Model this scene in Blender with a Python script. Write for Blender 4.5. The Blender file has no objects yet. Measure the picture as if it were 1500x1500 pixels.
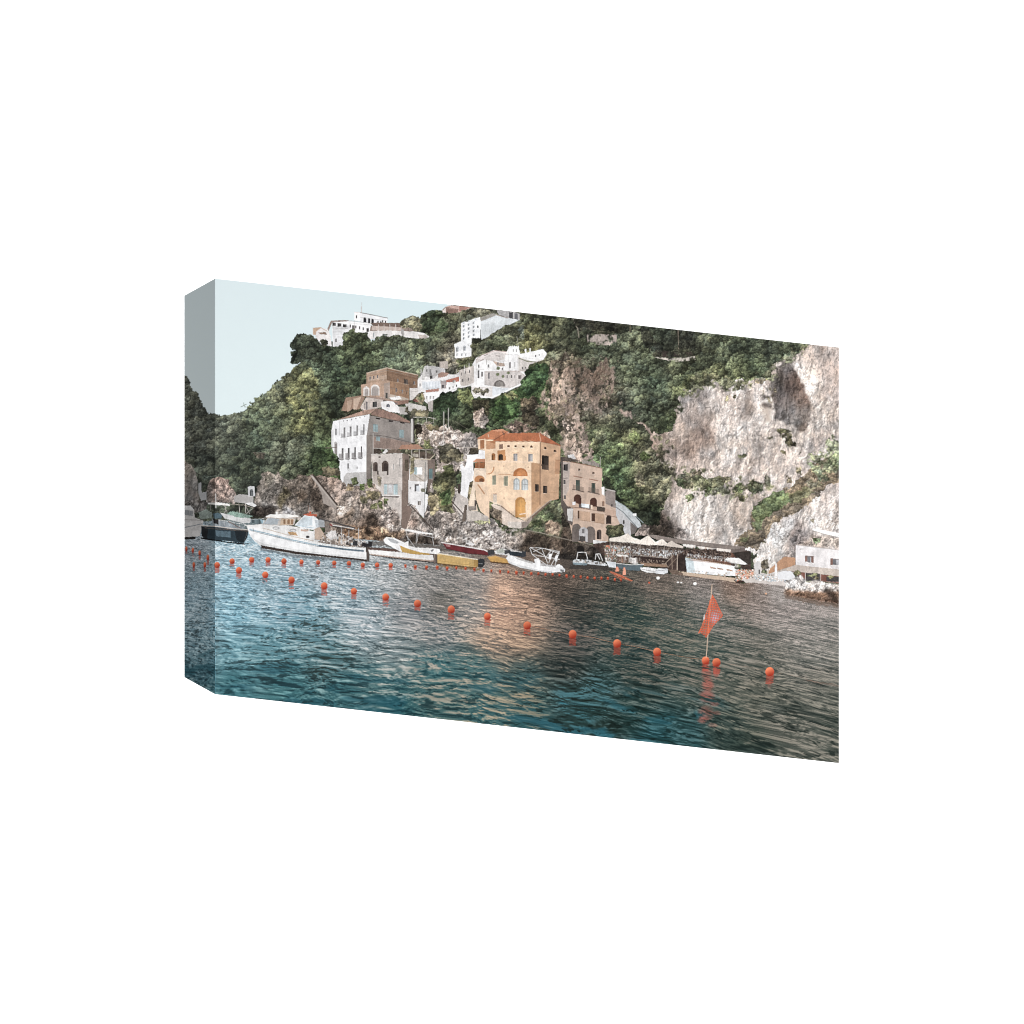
# A gallery-wrapped canvas print of a seaside village, on a white studio backdrop.
# The printed picture is generated here, cell by cell, with numpy: every depicted
# house, boat and buoy of the print is a mesh of its own in the canvas's front plane.
import math
import numpy as np
import bpy

# ----------------------------------------------------------------------------
# 1. THE PRINT  (one unit = one millimetre of the front as the camera sees it)
# ----------------------------------------------------------------------------
S = 2
X0, Y0, X1, Y1 = 262, 400, 1237, 1125
W, H = (X1 - X0) * S, (Y1 - Y0) * S
xs = (np.arange(W, dtype=np.float32) + .5) / S + X0
ys = (np.arange(H, dtype=np.float32) + .5) / S + Y0
PX, PY = np.meshgrid(xs, ys)
PX = PX.astype(np.float32); PY = PY.astype(np.float32)
IMG = np.zeros((H, W, 3), np.float32)
PID = np.zeros((H, W), np.int32)          # part id
SID = np.zeros((H, W), np.int32)          # sub-part id
PARTS = [None]                             # (name, label, kind)
SUBS = [None]                              # (name, label, part id)


def lat(seed):
    return np.random.default_rng(seed).random((256, 256), dtype=np.float32)


def vnoise(u, v, seed):
    T = lat(seed)
    iu = np.floor(u); iv = np.floor(v)
    fu = u - iu; fv = v - iv
    fu = fu * fu * (3 - 2 * fu); fv = fv * fv * (3 - 2 * fv)
    a = iu.astype(np.int32) & 255; b = iv.astype(np.int32) & 255
    a1 = (a + 1) & 255; b1 = (b + 1) & 255
    n0 = T[b, a] * (1 - fu) + T[b, a1] * fu
    n1 = T[b1, a] * (1 - fu) + T[b1, a1] * fu
    return n0 * (1 - fv) + n1 * fv


def fbm(u, v, seed, octv=4, gain=.5):
    s = 0; a = 1.; t = 0.
    for o in range(octv):
        c, d = math.cos(.6 * o), math.sin(.6 * o)
        f = 2.03 ** o
        s = s + a * vnoise((u * c - v * d) * f + 17.3 * o, (u * d + v * c) * f + 9.1 * o, seed + o)
        t += a; a *= gain
    return s / t


def fbm_axis(u, v, seed, octv=4, gain=.5):
    s = 0; a = 1.; t = 0.
    for o in range(octv):
        f = 2.03 ** o
        s = s + a * vnoise(u * f + 17.3 * o, v * f + 9.1 * o, seed + o)
        t += a; a *= gain
    return s / t


def sstep(a, b, x):
    t = np.clip((x - a) / (b - a), 0, 1)
    return t * t * (3 - 2 * t)


def rgb(c):
    return np.array(c, np.float32) / 255.


# warp fields (in mm of the print)
WF = {}
for _n, _sc in (('s', 2.2), ('m', 6.), ('l', 20.)):
    WF[_n] = (fbm(PX / _sc, PY / _sc, 100 + int(_sc), 3) - .5, fbm(PX / _sc, PY / _sc, 200 + int(_sc), 3) - .5)
GR = fbm(PX / 1.1, PY / 1.1, 301, 2) - .5             # fine grain
STAIN = fbm(PX / 3.5, PY / 14., 311, 4) - .5          # vertical stains
BLOT = fbm(PX / 12., PY / 12., 321, 4) - .5
WOBX = fbm(PX / 7., PY / 7., 331, 2) - .5
WOBY = fbm(PX / 7., PY / 7., 341, 2) - .5

cur_part = 0
cur_sub = 0


def part(name, label=None, kind=None):
    global cur_part, cur_sub
    PARTS.append((name, label, kind)); cur_part = len(PARTS) - 1; cur_sub = 0
    return cur_part


def use(pid):
    global cur_part, cur_sub
    cur_part = pid; cur_sub = 0


def sub(name, label=None):
    global cur_sub
    SUBS.append((name, label, cur_part)); cur_sub = len(SUBS) - 1
    return cur_sub


def nosub():
    global cur_sub
    cur_sub = 0


def usesub(s):
    global cur_sub
    cur_sub = s


def clutter(pts, pal, cw=1.3, ch=1.7, seed=0, warp={'s': .8}, a=.9, slope=.11, thr=0.):
    sl, m = pmask(pts, warp)
    x = PX[sl] + .5 * WF['s'][0][sl]; y = PY[sl] - slope * PX[sl] + .5 * WF['s'][1][sl]
    iy = np.floor(y / ch).astype(int); ix = np.floor(x / cw + .37 * (iy % 3)).astype(int)
    r = lat(900 + seed)[iy & 255, ix & 255]; r_2 = lat(950 + seed)[iy & 255, ix & 255]
    p = np.array(pal, np.float32) / 255.
    c = p[np.minimum((r * len(p)).astype(int), len(p) - 1)] * (.88 + .24 * r_2)[..., None]
    put(sl, (m & (r_2 > thr)), c, a)


class Crop:
    def __init__(s, ox, oy, k): s.o = (ox, oy); s.k = k
    def __call__(s, *f):
        return [(s.o[0] + f[i] * s.k, s.o[1] + f[i + 1] * s.k) for i in range(0, len(f), 2)]


K = 260 / 1500.
A = Crop(260, 400, K); B = Crop(460, 430, K); C = Crop(640, 430, K); D = Crop(860, 460, K)
E = Crop(1000, 480, K); F = Crop(260, 640, K); G = Crop(460, 640, K); HH = Crop(660, 620, K)
I = Crop(840, 660, K); J = Crop(1000, 680, K)
L1 = Crop(260, 840, .2); L2 = Crop(500, 840, .2); L3 = Crop(740, 840, .2); L4 = Crop(980, 840, .2)
P = Crop(0, 0, 1)


def bbox(x0, y0, x1, y1, pad=1.5):
    i0 = max(0, int((x0 - pad - X0) * S)); i1 = min(W, int((x1 + pad - X0) * S) + 2)
    j0 = max(0, int((y0 - pad - Y0) * S)); j1 = min(H, int((y1 + pad - Y0) * S) + 2)
    return slice(j0, max(j0, j1)), slice(i0, max(i0, i1))


def warped(sl, warp):
    x = PX[sl]; y = PY[sl]
    if warp:
        for n, a in warp.items():
            x = x + a * 2 * WF[n][0][sl]; y = y + a * 2 * WF[n][1][sl]
    return x, y


def pmask(pts, warp=None):
    p = np.array(pts, np.float32)
    pad = 1.5 + (sum(warp.values()) if warp else 0)
    sl = bbox(p[:, 0].min(), p[:, 1].min(), p[:, 0].max(), p[:, 1].max(), pad)
    x, y = warped(sl, warp)
    m = np.zeros(x.shape, bool)
    n = len(p)
    for i in range(n):
        ax, ay = p[i]; bx, by = p[(i + 1) % n]
        if ay == by: continue
        c = (ay > y) != (by > y)
        m ^= c & (x < (bx - ax) * (y - ay) / (by - ay) + ax)
    return sl, m


def put(sl, m, col, a=1., setid=True):
    """col: (3,) or array matching the slice; m: bool or float coverage."""
    if m.dtype == bool:
        m = m.astype(np.float32)
    al = (m * a)[..., None]
    IMG[sl] = IMG[sl] * (1 - al) + col * al
    if setid:
        w = m > .5
        PID[sl][w] = cur_part; SID[sl][w] = cur_sub


def fill(pts, col, tex=.05, warp=None, a=1., setid=True, stain=None):
    sl, m = pmask(pts, warp)
    st = tex if stain is None else stain
    t = 1 + tex * 2.2 * GR[sl] + st * 1.6 * STAIN[sl] + tex * 1.2 * BLOT[sl]
    put(sl, m, rgb(col) * t[..., None], a, setid)
    return sl, m


def seg(pts, w, col, a=1., setid=True, tex=.05):
    for (ax, ay), (bx, by) in zip(pts[:-1], pts[1:]):
        sl = bbox(min(ax, bx), min(ay, by), max(ax, bx), max(ay, by), w + 1)
        x = PX[sl]; y = PY[sl]
        dx, dy = bx - ax, by - ay
        t = np.clip(((x - ax) * dx + (y - ay) * dy) / (dx * dx + dy * dy + 1e-9), 0, 1)
        d = np.hypot(x - ax - t * dx, y - ay - t * dy)
        m = np.clip((w / 2 + .25 - d) / .5, 0, 1).astype(np.float32)
        put(sl, m, rgb(col) * (1 + tex * 2 * GR[sl])[..., None], a, setid)


def ell(cx, cy, rx, ry, col, warp=None, a=1., setid=True, tex=.03):
    sl = bbox(cx - rx, cy - ry, cx + rx, cy + ry, 1.5 + (sum(warp.values()) if warp else 0))
    x, y = warped(sl, warp)
    d = np.hypot((x - cx) / rx, (y - cy) / ry)
    m = np.clip((1 - d) * min(rx, ry) / .5 + .5, 0, 1).astype(np.float32)
    put(sl, m, rgb(col) * (1 + tex * 2 * GR[sl])[..., None], a, setid)


def rect(cr, x0, y0, x1, y1, s=0., lean=0.):
    d = s * (x1 - x0)
    return cr(x0, y0, x1, y0 + d, x1 + lean, y1 + d, x0 + lean, y1)


def arch(cr, x0, y0, x1, y1, s=0.):
    r = (x1 - x0) / 2.; cx = (x0 + x1) / 2.
    f = [x0, y1, x0, y0 + r]
    for k in range(1, 8):
        t = math.pi * (1 - k / 8.)
        f += [cx + r * math.cos(t), y0 + r - r * math.sin(t) + s * (cx + r * math.cos(t) - x0)]
    f += [x1, y0 + r + s * (x1 - x0), x1, y1 + s * (x1 - x0)]
    return cr(*f)


def win(cr, x0, y0, x1, y1, col, s=0., name='printed_window', ar=False, tex=.08):
    sub(name)
    q = (arch if ar else rect)(cr, x0, y0, x1, y1, s)
    fill(q, col, tex)
    rw = np.random.default_rng(int(x0 * 7 + y0 * 13))
    w_, h_ = (x1 - x0), (y1 - y0)
    t_ = y0 + (w_ * .5 if ar else 0)
    if name == 'printed_window' and w_ > 7:
        k_ = rw.uniform(.62, .8)
        fill(rect(cr, x0, t_, x0 + w_ * rw.uniform(.35, .6), y1, s), tuple(c * k_ for c in col), tex)
        fill(rect(cr, x0, y0 + (h_ * .3 if ar else 0), x1, y0 + h_ * (.42 if ar else .16), s), tuple(c * .7 for c in col), tex, a=.7)
        if rw.random() < .6: seg(cr(x0 + w_ * .55, t_, x0 + w_ * .55, y1 + s * w_ * .5), .35, tuple(min(235, c * 1.5 + 20) for c in col), .6, tex=0)
    elif name == 'printed_shutter':
        seg(cr((x0 + x1) / 2, y0, (x0 + x1) / 2, y1), .4, tuple(c * .72 for c in col), .8, tex=0)
        seg(cr(x0, y0 + 3, x1, y0 + 3), .5, tuple(c * .66 for c in col), .6, tex=0)
    nosub()
    if w_ > 9:
        seg(cr(x0 - 3, y1 + 2, x1 + 3, y1 + 2 + s * w_), .5, (236, 230, 224), .45, tex=0)
        seg(cr(x0, y1 + 5, x0 + w_ * .8, y1 + 5 + rw.uniform(8, 26)), rw.uniform(.5, 1.2), (120, 112, 104), .14, tex=0)


def cfield(ctrl, p=2.2, soft=14.):
    """smooth colour field through control points (x, y, r, g, b ...)"""
    c = np.array(ctrl, np.float32)
    q = 10
    gx = np.arange(X0, X1 + q, q, dtype=np.float32); gy = np.arange(Y0, Y1 + q, q, dtype=np.float32)
    GX, GY = np.meshgrid(gx, gy)
    num = 0; den = 0
    for r in c:
        w = 1. / ((GX - r[0]) ** 2 + (GY - r[1]) ** 2 + soft * soft) ** p
        num = num + w[..., None] * r[2:]; den = den + w
    f = num / den[..., None] / 255.
    # bilinear upsample
    u = (PX[0] - X0) / q; v = (PY[:, 0] - Y0) / q
    iu = u.astype(int); iv = v.astype(int); fu = (u - iu)[None, :, None]; fv = (v - iv)[:, None, None]
    a = f[iv][:, iu] * (1 - fu) + f[iv][:, iu + 1] * fu
    b = f[iv + 1][:, iu] * (1 - fu) + f[iv + 1][:, iu + 1] * fu
    return (a * (1 - fv) + b * fv).astype(np.float32)


def worley(x, y, cell, seed, ry=1.):
    """canopy of overlapping ellipsoid bumps: returns light term, height, random id"""
    u = x / cell; v = y / (cell * ry)
    iu = np.floor(u).astype(np.int32); iv = np.floor(v).astype(np.int32)
    r1, r2, r3 = lat(seed), lat(seed + 1), lat(seed + 2)
    best = np.full(u.shape, -9., np.float32)
    lam = np.zeros(u.shape, np.float32); rid = np.zeros(u.shape, np.float32)
    for dj in (-1, 0, 1):
        for di in (-1, 0, 1):
            a = (iu + di) & 255; b = (iv + dj) & 255
            ox = u - (iu + di + r1[b, a]); oy = v - (iv + dj + r2[b, a])
            rr = r3[b, a]
            h = 1 - (ox * ox + oy * oy) * 1.15 + .45 * rr
            k = h > best
            best = np.where(k, h, best)
            lam = np.where(k, -(ox * .62 + oy * .95), lam)
            rid = np.where(k, rr, rid)
    return lam, best, rid


def soften(m, r):
    m = m.astype(np.float32)
    for ax in (0, 1):
        for _ in range(2):
            c = np.cumsum(np.concatenate([np.zeros_like(np.take(m, [0], ax)), m], ax), ax)
            n_ = m.shape[ax]; i = np.arange(n_)
            hi_ = np.minimum(i + r + 1, n_); lo_ = np.maximum(i - r, 0)
            sh = [1, 1]; sh[ax] = n_
            m = (np.take(c, hi_, ax) - np.take(c, lo_, ax)) / (hi_ - lo_).reshape(sh).astype(np.float32)
    return m


def rockfill(pts, c, det, warp, a=1., r=3, setid=True):
    sl, m = pmask(pts, warp)
    put(sl, soften(m, r), rock(np.broadcast_to(rgb(c), IMG[sl].shape), det, sl), a, setid)


# ---- foliage detail (shared) ----
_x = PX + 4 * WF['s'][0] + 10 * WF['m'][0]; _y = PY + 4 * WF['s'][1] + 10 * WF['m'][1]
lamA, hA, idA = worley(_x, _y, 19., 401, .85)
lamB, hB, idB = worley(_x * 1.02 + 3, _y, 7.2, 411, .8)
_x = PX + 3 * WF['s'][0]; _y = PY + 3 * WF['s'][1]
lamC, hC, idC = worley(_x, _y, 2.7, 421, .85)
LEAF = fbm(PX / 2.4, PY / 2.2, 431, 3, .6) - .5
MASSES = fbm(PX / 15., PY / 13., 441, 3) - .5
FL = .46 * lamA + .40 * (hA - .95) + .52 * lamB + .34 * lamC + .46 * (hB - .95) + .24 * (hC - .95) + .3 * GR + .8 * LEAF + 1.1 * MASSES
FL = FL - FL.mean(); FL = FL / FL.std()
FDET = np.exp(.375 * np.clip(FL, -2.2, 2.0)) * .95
FHUE = (.55 * idB + .45 * idA - .5)
del _x, _y


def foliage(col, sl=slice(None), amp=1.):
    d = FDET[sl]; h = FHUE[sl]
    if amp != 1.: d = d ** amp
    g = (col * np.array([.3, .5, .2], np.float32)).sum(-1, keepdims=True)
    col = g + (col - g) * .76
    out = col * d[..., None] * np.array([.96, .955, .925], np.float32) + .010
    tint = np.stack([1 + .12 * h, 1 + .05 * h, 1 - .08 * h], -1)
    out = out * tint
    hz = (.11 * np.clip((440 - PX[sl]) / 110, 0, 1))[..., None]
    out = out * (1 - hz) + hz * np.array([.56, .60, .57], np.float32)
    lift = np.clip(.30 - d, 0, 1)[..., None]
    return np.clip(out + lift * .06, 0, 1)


# ---- rock detail (shared) ----
_wx = PX + 7 * WF['l'][0] + 4 * WF['m'][0]; _wy = PY + 7 * WF['l'][1] + 4 * WF['m'][1]


def rock_height(sc, seed, ax=1., ay=1.):
    n = fbm(_wx / sc * ax, _wy / sc * ay, seed, 5, .58)
    r = 1 - np.abs(2 * fbm(_wx / (sc * .6) * ax, _wy / (sc * .6) * ay, seed + 20, 4, .55) - 1)
    return n * .6 + r * .4


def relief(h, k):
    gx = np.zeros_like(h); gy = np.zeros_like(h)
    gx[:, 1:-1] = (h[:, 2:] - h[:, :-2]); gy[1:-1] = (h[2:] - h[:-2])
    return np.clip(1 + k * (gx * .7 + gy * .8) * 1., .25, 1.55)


_rx = PX + 5 * WF['s'][0] + 9 * WF['m'][0]; _ry = PY + 5 * WF['s'][1] + 9 * WF['m'][1]
l1, h1, i1 = worley(_rx + .3 * _ry, _ry - .3 * _rx, 9., 511, 1.2)
l2, h2, i2 = worley(_rx + .5 * _ry, _ry - .5 * _rx, 4.2, 521, 1.1)
l3, h3, i3 = worley(_rx, _ry, 2.2, 531)
RH = rock_height(11., 501)
CRACK = sstep(.0, .07, np.abs(fbm(_wx / 8., _wy / 11., 601, 4) - .5))
SPK = fbm(PX / 1.6, PY / 1.8, 605, 3, .6) - .5
RDET = np.exp(.30 * l1 + .26 * l2 + .16 * l3 + .40 * (h2 - .95) + .24 * (i1 - .5) + .30 * (i2 - .5) + .40 * SPK + .8 * (fbm(_wx / 13., _wy / 13., 581, 4) - .5)) * relief(RH, 2.2)
RDET = RDET * (.72 + .28 * CRACK)
STRK = fbm((PX + 5 * WF['m'][0]) / 4.2, PY / 19., 615, 4, .55) - .5
PIT = sstep(.60, .70, fbm(_rx / 4., _ry / 5., 625, 3, .55))
CDET = np.exp(.10 * l1 + .10 * l2 + .09 * l3 + .60 * STRK + .24 * SPK + .55 * (fbm(_wx / 15., _wy / 24., 635, 4) - .5) + .55 * (fbm(_wx / 34., _wy / 60., 645, 3) - .5) + .08 * (i2 - .5)) * relief(RH, 1.2) * relief(rock_height(38., 655, 1.3, .7), 4.5)
VCR = sstep(.0, .022, np.abs(fbm((PX + 14 * WF['l'][0]) / 20., (PY + 8 * WF['l'][1]) / 85., 671, 3, .6) - .5))
CDET = CDET * (.76 + .24 * VCR) * (.92 + .08 * CRACK) * (1 - .20 * PIT)
RDET /= RDET.mean(); CDET /= CDET.mean()
RDET = np.clip(RDET, .25, 1.6); CDET = np.clip(CDET, .5, 1.35)
RDET = RDET * 1.0 / RDET.mean(); CDET = CDET ** .82; CDET = CDET * 1.02 / CDET.mean()
RTINT = fbm(PX / 9., PY / 13., 611, 3) - .5


def rock(col, det, sl=slice(None)):
    t = RTINT[sl]
    tint = np.stack([1 + .07 * t, 1 - .01 * t, 1 - .08 * t], -1)
    return np.clip(col * det[sl][..., None] * tint, 0, .97)


# ======================= SKY =======================
SKY = part('printed_sky', 'pale blue sky in the upper left of the printed picture')
PID[:] = SKY
yy = PY - 408 - .1105 * (PX - 315)
t = np.clip(yy / 190, 0, 1)[..., None]
_h = np.clip((PX - 330) / 300, 0, 1)[..., None]
IMG[:] = (rgb((221, 234, 237)) * (1 - _h) + rgb((214, 230, 234)) * _h) * (1 - t) + rgb((227, 240, 242)) * t
IMG *= (1 + .006 * BLOT)[..., None]

# ======================= WOODED HILL =======================
FC = cfield([
    (280, 590, 92, 96, 84), (275, 640, 96, 98, 86), (300, 640, 92, 97, 84), (300, 690, 78, 86, 74), (335, 625, 92, 98, 82), (340, 650, 68, 76, 62),
    (380, 615, 84, 98, 74), (395, 600, 90, 102, 80), (410, 585, 92, 98, 80), (375, 650, 58, 70, 54),
    (350, 690, 58, 68, 54), (330, 700, 64, 72, 58), (370, 710, 56, 64, 52), (440, 575, 118, 122, 72), (445, 600, 118, 122, 70), (455, 562, 116, 112, 66),
    (430, 560, 108, 112, 72), (437, 620, 112, 116, 72), (412, 605, 80, 90, 66), (467, 595, 56, 64, 48), (420, 560, 88, 92, 72), (465, 545, 82, 100, 78),
    (480, 530, 78, 92, 70), (445, 505, 54, 60, 46), (500, 525, 70, 84, 60), (515, 505, 74, 84, 58), (495, 550, 62, 80, 58),
    (490, 575, 50, 62, 46), (510, 570, 70, 84, 62), (470, 570, 80, 96, 76), (540, 515, 78, 92, 64), (560, 500, 84, 94, 70), (580, 520, 88, 102, 78),
    (600, 530, 94, 106, 84), (590, 505, 92, 100, 76), (610, 500, 84, 96, 72), (630, 475, 66, 80, 54), (645, 490, 80, 90, 62),
    (600, 470, 100, 100, 76), (655, 475, 82, 88, 68), (660, 500, 104, 100, 84), (655, 520, 112, 106, 92), (475, 635, 80, 92, 62), (480, 660, 66, 92, 52), (440, 655, 92, 98, 82),
    (455, 670, 74, 88, 60), (410, 660, 84, 90, 74), (430, 690, 80, 88, 66), (475, 690, 44, 58, 36), (485, 690, 56, 78, 44),
    (690, 465, 92, 96, 76), (700, 455, 96, 92, 78), (735, 500, 74, 80, 60), (752, 482, 88, 96, 78), (775, 490, 112, 110, 66), (790, 505, 104, 102, 62), (770, 460, 74, 78, 54), (800, 470, 72, 76, 56),
    (820, 490, 86, 90, 68), (840, 475, 66, 72, 56), (860, 475, 40, 44, 36), (835, 505, 66, 72, 54), (855, 510, 60, 70, 52), (900, 475, 44, 46, 38), (925, 500, 90, 98, 76), (945, 520, 74, 84, 64),
    (930, 545, 82, 94, 72), (970, 485, 50, 58, 48), (985, 500, 44, 48, 40), (1000, 495, 34, 36, 30), (1015, 505, 38, 40, 34),
    (1030, 500, 86, 94, 72), (1060, 515, 80, 90, 68), (1100, 510, 70, 80, 62), (1130, 510, 68, 76, 60), (1140, 525, 74, 84, 64), (1055, 545, 96, 106, 74), (1080, 548, 98, 108, 74),
    (1100, 535, 70, 84, 60), (1040, 550, 100, 104, 72), (1020, 540, 72, 80, 56), (1000, 560, 92, 102, 66), (985, 545, 92, 100, 76), (960, 560, 60, 76, 60), (940, 580, 80, 90, 70),
    (910, 545, 72, 82, 64), (920, 600, 68, 76, 60), (960, 590, 64, 74, 60), (975, 600, 60, 68, 54), (980, 615, 66, 76, 46), (905, 580, 96, 96, 80),
    (830, 530, 108, 92, 80), (815, 515, 80, 88, 72), (850, 550, 104, 94, 80), (870, 530, 84, 88, 70), (880, 560, 100, 92, 80), (880, 600, 98, 90, 78), (880, 510, 74, 84, 64),
    (895, 520, 76, 86, 66), (870, 580, 90, 84, 70), (885, 640, 94, 104, 72), (895, 660, 88, 104, 66), (910, 680, 60, 76, 50), (925, 645, 96, 100, 70), (910, 620, 90, 92, 70),
    (880, 690, 82, 110, 70), (900, 700, 74, 98, 58), (900, 720, 48, 62, 42), (925, 730, 76, 92, 58), (945, 690, 104, 104, 80), (955, 715, 108, 106, 82), (945, 670, 104, 100, 78), (965, 690, 94, 96, 72),
    (950, 750, 34, 40, 30), (940, 760, 30, 36, 28), (770, 560, 58, 86, 46), (700, 580, 60, 70, 46), (680, 610, 66, 76, 52), (740, 610, 56, 74, 46),
    (760, 630, 70, 68, 54), (655, 590, 46, 62, 42), (640, 660, 96, 94, 76), (660, 660, 78, 80, 62), (845, 650, 66, 74, 44), (830, 640, 60, 66, 44)])
LAND = part('printed_woodland', 'green wooded hillside rising across the printed picture', 'stuff')
land = P(255, 530, 268, 546, 279, 560, 284, 573, 293, 584, 300, 596, 306, 604, 313, 608, 326, 605.5, 338, 607, 347, 604, 357, 598, 367, 591,
         381, 582, 388, 576, 395, 569, 399, 561, 404, 556, 416, 551, 426, 542, 436, 534, 450, 520, 470, 500, 480, 500, 560, 497,
         580, 478, 592, 467, 604, 462, 613, 464, 617, 467, 627, 456, 640, 454, 649, 458, 660, 448, 700, 440, 1240, 480, 1240, 900, 255, 900)
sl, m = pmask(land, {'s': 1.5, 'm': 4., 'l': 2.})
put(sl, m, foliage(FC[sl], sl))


def clump(pts, col=None, warp={'s': 1.3, 'm': 4.}, amp=1., lit=0., a=1.):
    """foliage patch; lit = how much its upper left is the paler side"""
    sl, m = pmask(pts, warp)
    c = FC[sl] if col is None else np.broadcast_to(rgb(col), IMG[sl].shape)
    if col is not None:
        m_ = sum(col) / 3.; c = c * (1. if m_ < 100 else (100 + (m_ - 100) * .45) / m_)
    f = foliage(c, sl, amp)
    put(sl, m, f, a)


def bush(cx, cy, rx, ry, col=None, warp={'s': 1.3, 'm': 4.}, amp=1.):
    n = 14
    pts = [(cx + rx * math.cos(k * 6.2832 / n), cy + ry * math.sin(k * 6.2832 / n)) for k in range(n)]
    clump(pts, col, warp, amp)


part('printed_tree', 'dark broad tree on the skyline beside the topmost white villa in the print')
for q in ((446, 497, 15, 10), (437, 505, 13, 9), (452, 508, 17, 13), (433, 518, 8, 5), (442, 521, 13, 9), (431, 528, 8, 6), (457, 520, 14, 10), (462, 502, 8, 7)):
    bush(*q, (58, 66, 52))
part('printed_tree', 'yellow-green pine standing out on the slope at the left of the print')
for q in ((452, 546, 8, 8), (445, 556, 11, 7), (432, 563, 10, 6), (458, 560, 9, 9), (440, 572, 12, 7), (462, 580, 10, 6), (428, 586, 9, 6), (445, 585, 14, 7),
          (450, 600, 8, 9), (438, 612, 12, 7), (452, 606, 10, 6), (436, 622, 9, 6)):
    bush(*q, (112, 116, 74), amp=1.)
for q in ((450, 572, 7, 3), (446, 596, 8, 3), (440, 605, 7, 2.4), (455, 590, 6, 3), (437, 579, 6, 2)):
    bush(*q, (72, 76, 52))
seg(P(453, 588, 454, 600), .9, (168, 160, 140), .7)
use(LAND)
# sprig on the skyline and thin dead branches
seg(P(353, 596, 361, 592), .7, (110, 122, 104)); seg(P(357, 590, 358, 596), .6, (110, 122, 104))

# ======================= CLIFFS AND ROCK =======================
RC = cfield([
    (1060, 600, 206, 196, 190), (1010, 585, 190, 182, 178), (1010, 610, 196, 184, 178), (960, 650, 174, 156, 146), (1005, 655, 156, 140, 130), (1020, 640, 160, 142, 132), (1000, 630, 184, 170, 160), (985, 640, 178, 164, 154),
    (990, 680, 192, 180, 174), (975, 665, 150, 136, 128), (1040, 680, 208, 198, 192), (1080, 600, 214, 204, 198), (1070, 650, 212, 204, 198), (1100, 640, 210, 202, 197), (1110, 690, 204, 194, 188), (1060, 570, 208, 200, 196), (1030, 575, 204, 198, 194),
    (1200, 600, 206, 197, 190), (1215, 540, 178, 165, 158), (1200, 520, 190, 178, 170), (1220, 570, 190, 178, 172), (1185, 560, 214, 206, 200), (1170, 640, 204, 196, 190), (1190, 660, 208, 200, 196),
    (1050, 740, 210, 204, 200), (1000, 750, 206, 198, 192), (975, 735, 184, 172, 164), (970, 770, 110, 100, 96), (985, 775, 140, 132, 128), (1010, 780, 214, 210, 207), (1060, 780, 208, 202, 198), (1090, 750, 184, 172, 162), (1130, 650, 204, 195, 189), (1140, 670, 196, 186, 180),
    (1190, 760, 206, 201, 198), (1220, 740, 200, 192, 188), (1130, 790, 212, 210, 209), (1120, 830, 208, 204, 200), (1165, 780, 136, 128, 126), (1175, 745, 204, 198, 194),
    (810, 590, 178, 160, 146), (818, 572, 196, 176, 160), (822, 590, 190, 170, 156), (800, 600, 150, 132, 118), (830, 590, 110, 98, 90), (833, 620, 180, 162, 150), (836, 642, 192, 174, 160), (843, 625, 176, 158, 146), (850, 600, 160, 146, 134), (848, 662, 190, 172, 160), (862, 682, 182, 164, 154), (880, 690, 150, 136, 128), (870, 625, 112, 100, 92), (850, 560, 120, 104, 92),
    (420, 740, 134, 122, 110), (400, 755, 160, 155, 152), (390, 720, 132, 126, 118), (440, 730, 104, 92, 80), (440, 750, 138, 130, 122), (470, 750, 112, 98, 86), (490, 720, 150, 130, 118), (500, 745, 166, 148, 134), (520, 750, 170, 152, 138),
    (510, 760, 128, 110, 96), (545, 765, 120, 96, 78), (560, 755, 178, 160, 148), (580, 760, 182, 166, 156), (620, 770, 156, 142, 132), (640, 785, 150, 140, 132), (655, 760, 166, 152, 142), (690, 770, 168, 158, 150), (720, 790, 176, 166, 160), (690, 790, 168, 158, 152), (750, 780, 170, 160, 154),
    (790, 775, 140, 124, 110), (780, 800, 80, 72, 64), (790, 808, 64, 56, 48), (810, 790, 120, 106, 96), (830, 800, 76, 68, 62),
    (640, 630, 172, 158, 148), (655, 650, 168, 158, 152), (690, 640, 160, 152, 148), (700, 650, 176, 170, 166), (670, 610, 160, 144, 130), (620, 640, 172, 158, 146), (740, 640, 150, 132, 122), (770, 630, 128, 110, 100),
    (325, 715, 156, 134, 124), (340, 705, 166, 140, 130), (350, 730, 150, 132, 122), (275, 720, 168, 162, 156), (270, 690, 150, 144, 136), (285, 735, 150, 146, 142)], p=2.4, soft=9.)
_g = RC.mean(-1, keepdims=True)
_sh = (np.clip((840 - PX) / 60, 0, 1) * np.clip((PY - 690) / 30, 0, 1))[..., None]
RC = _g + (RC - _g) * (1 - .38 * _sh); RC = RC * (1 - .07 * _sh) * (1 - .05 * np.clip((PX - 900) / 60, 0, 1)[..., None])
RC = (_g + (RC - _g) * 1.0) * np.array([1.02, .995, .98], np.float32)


def stone(pts, det='r', warp={'s': 1.2, 'm': 3.5, 'l': 4.}, thr=None, a=1.):
    sl, m = pmask(pts, warp)
    if thr is not None:      # scrub keeps growing on part of the rock
        n = .6 * fbm(PX[sl] / 11., PY[sl] / 22., 701, 4) + .4 * fbm(PX[sl] / 4., PY[sl] / 5., 711, 3)
        m = soften(m & (n + .16 * (soften(m, 16) - .85) > thr), 1)
    put(sl, m, rock(RC[sl], RDET if det == 'r' else CDET, sl), a)


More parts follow.
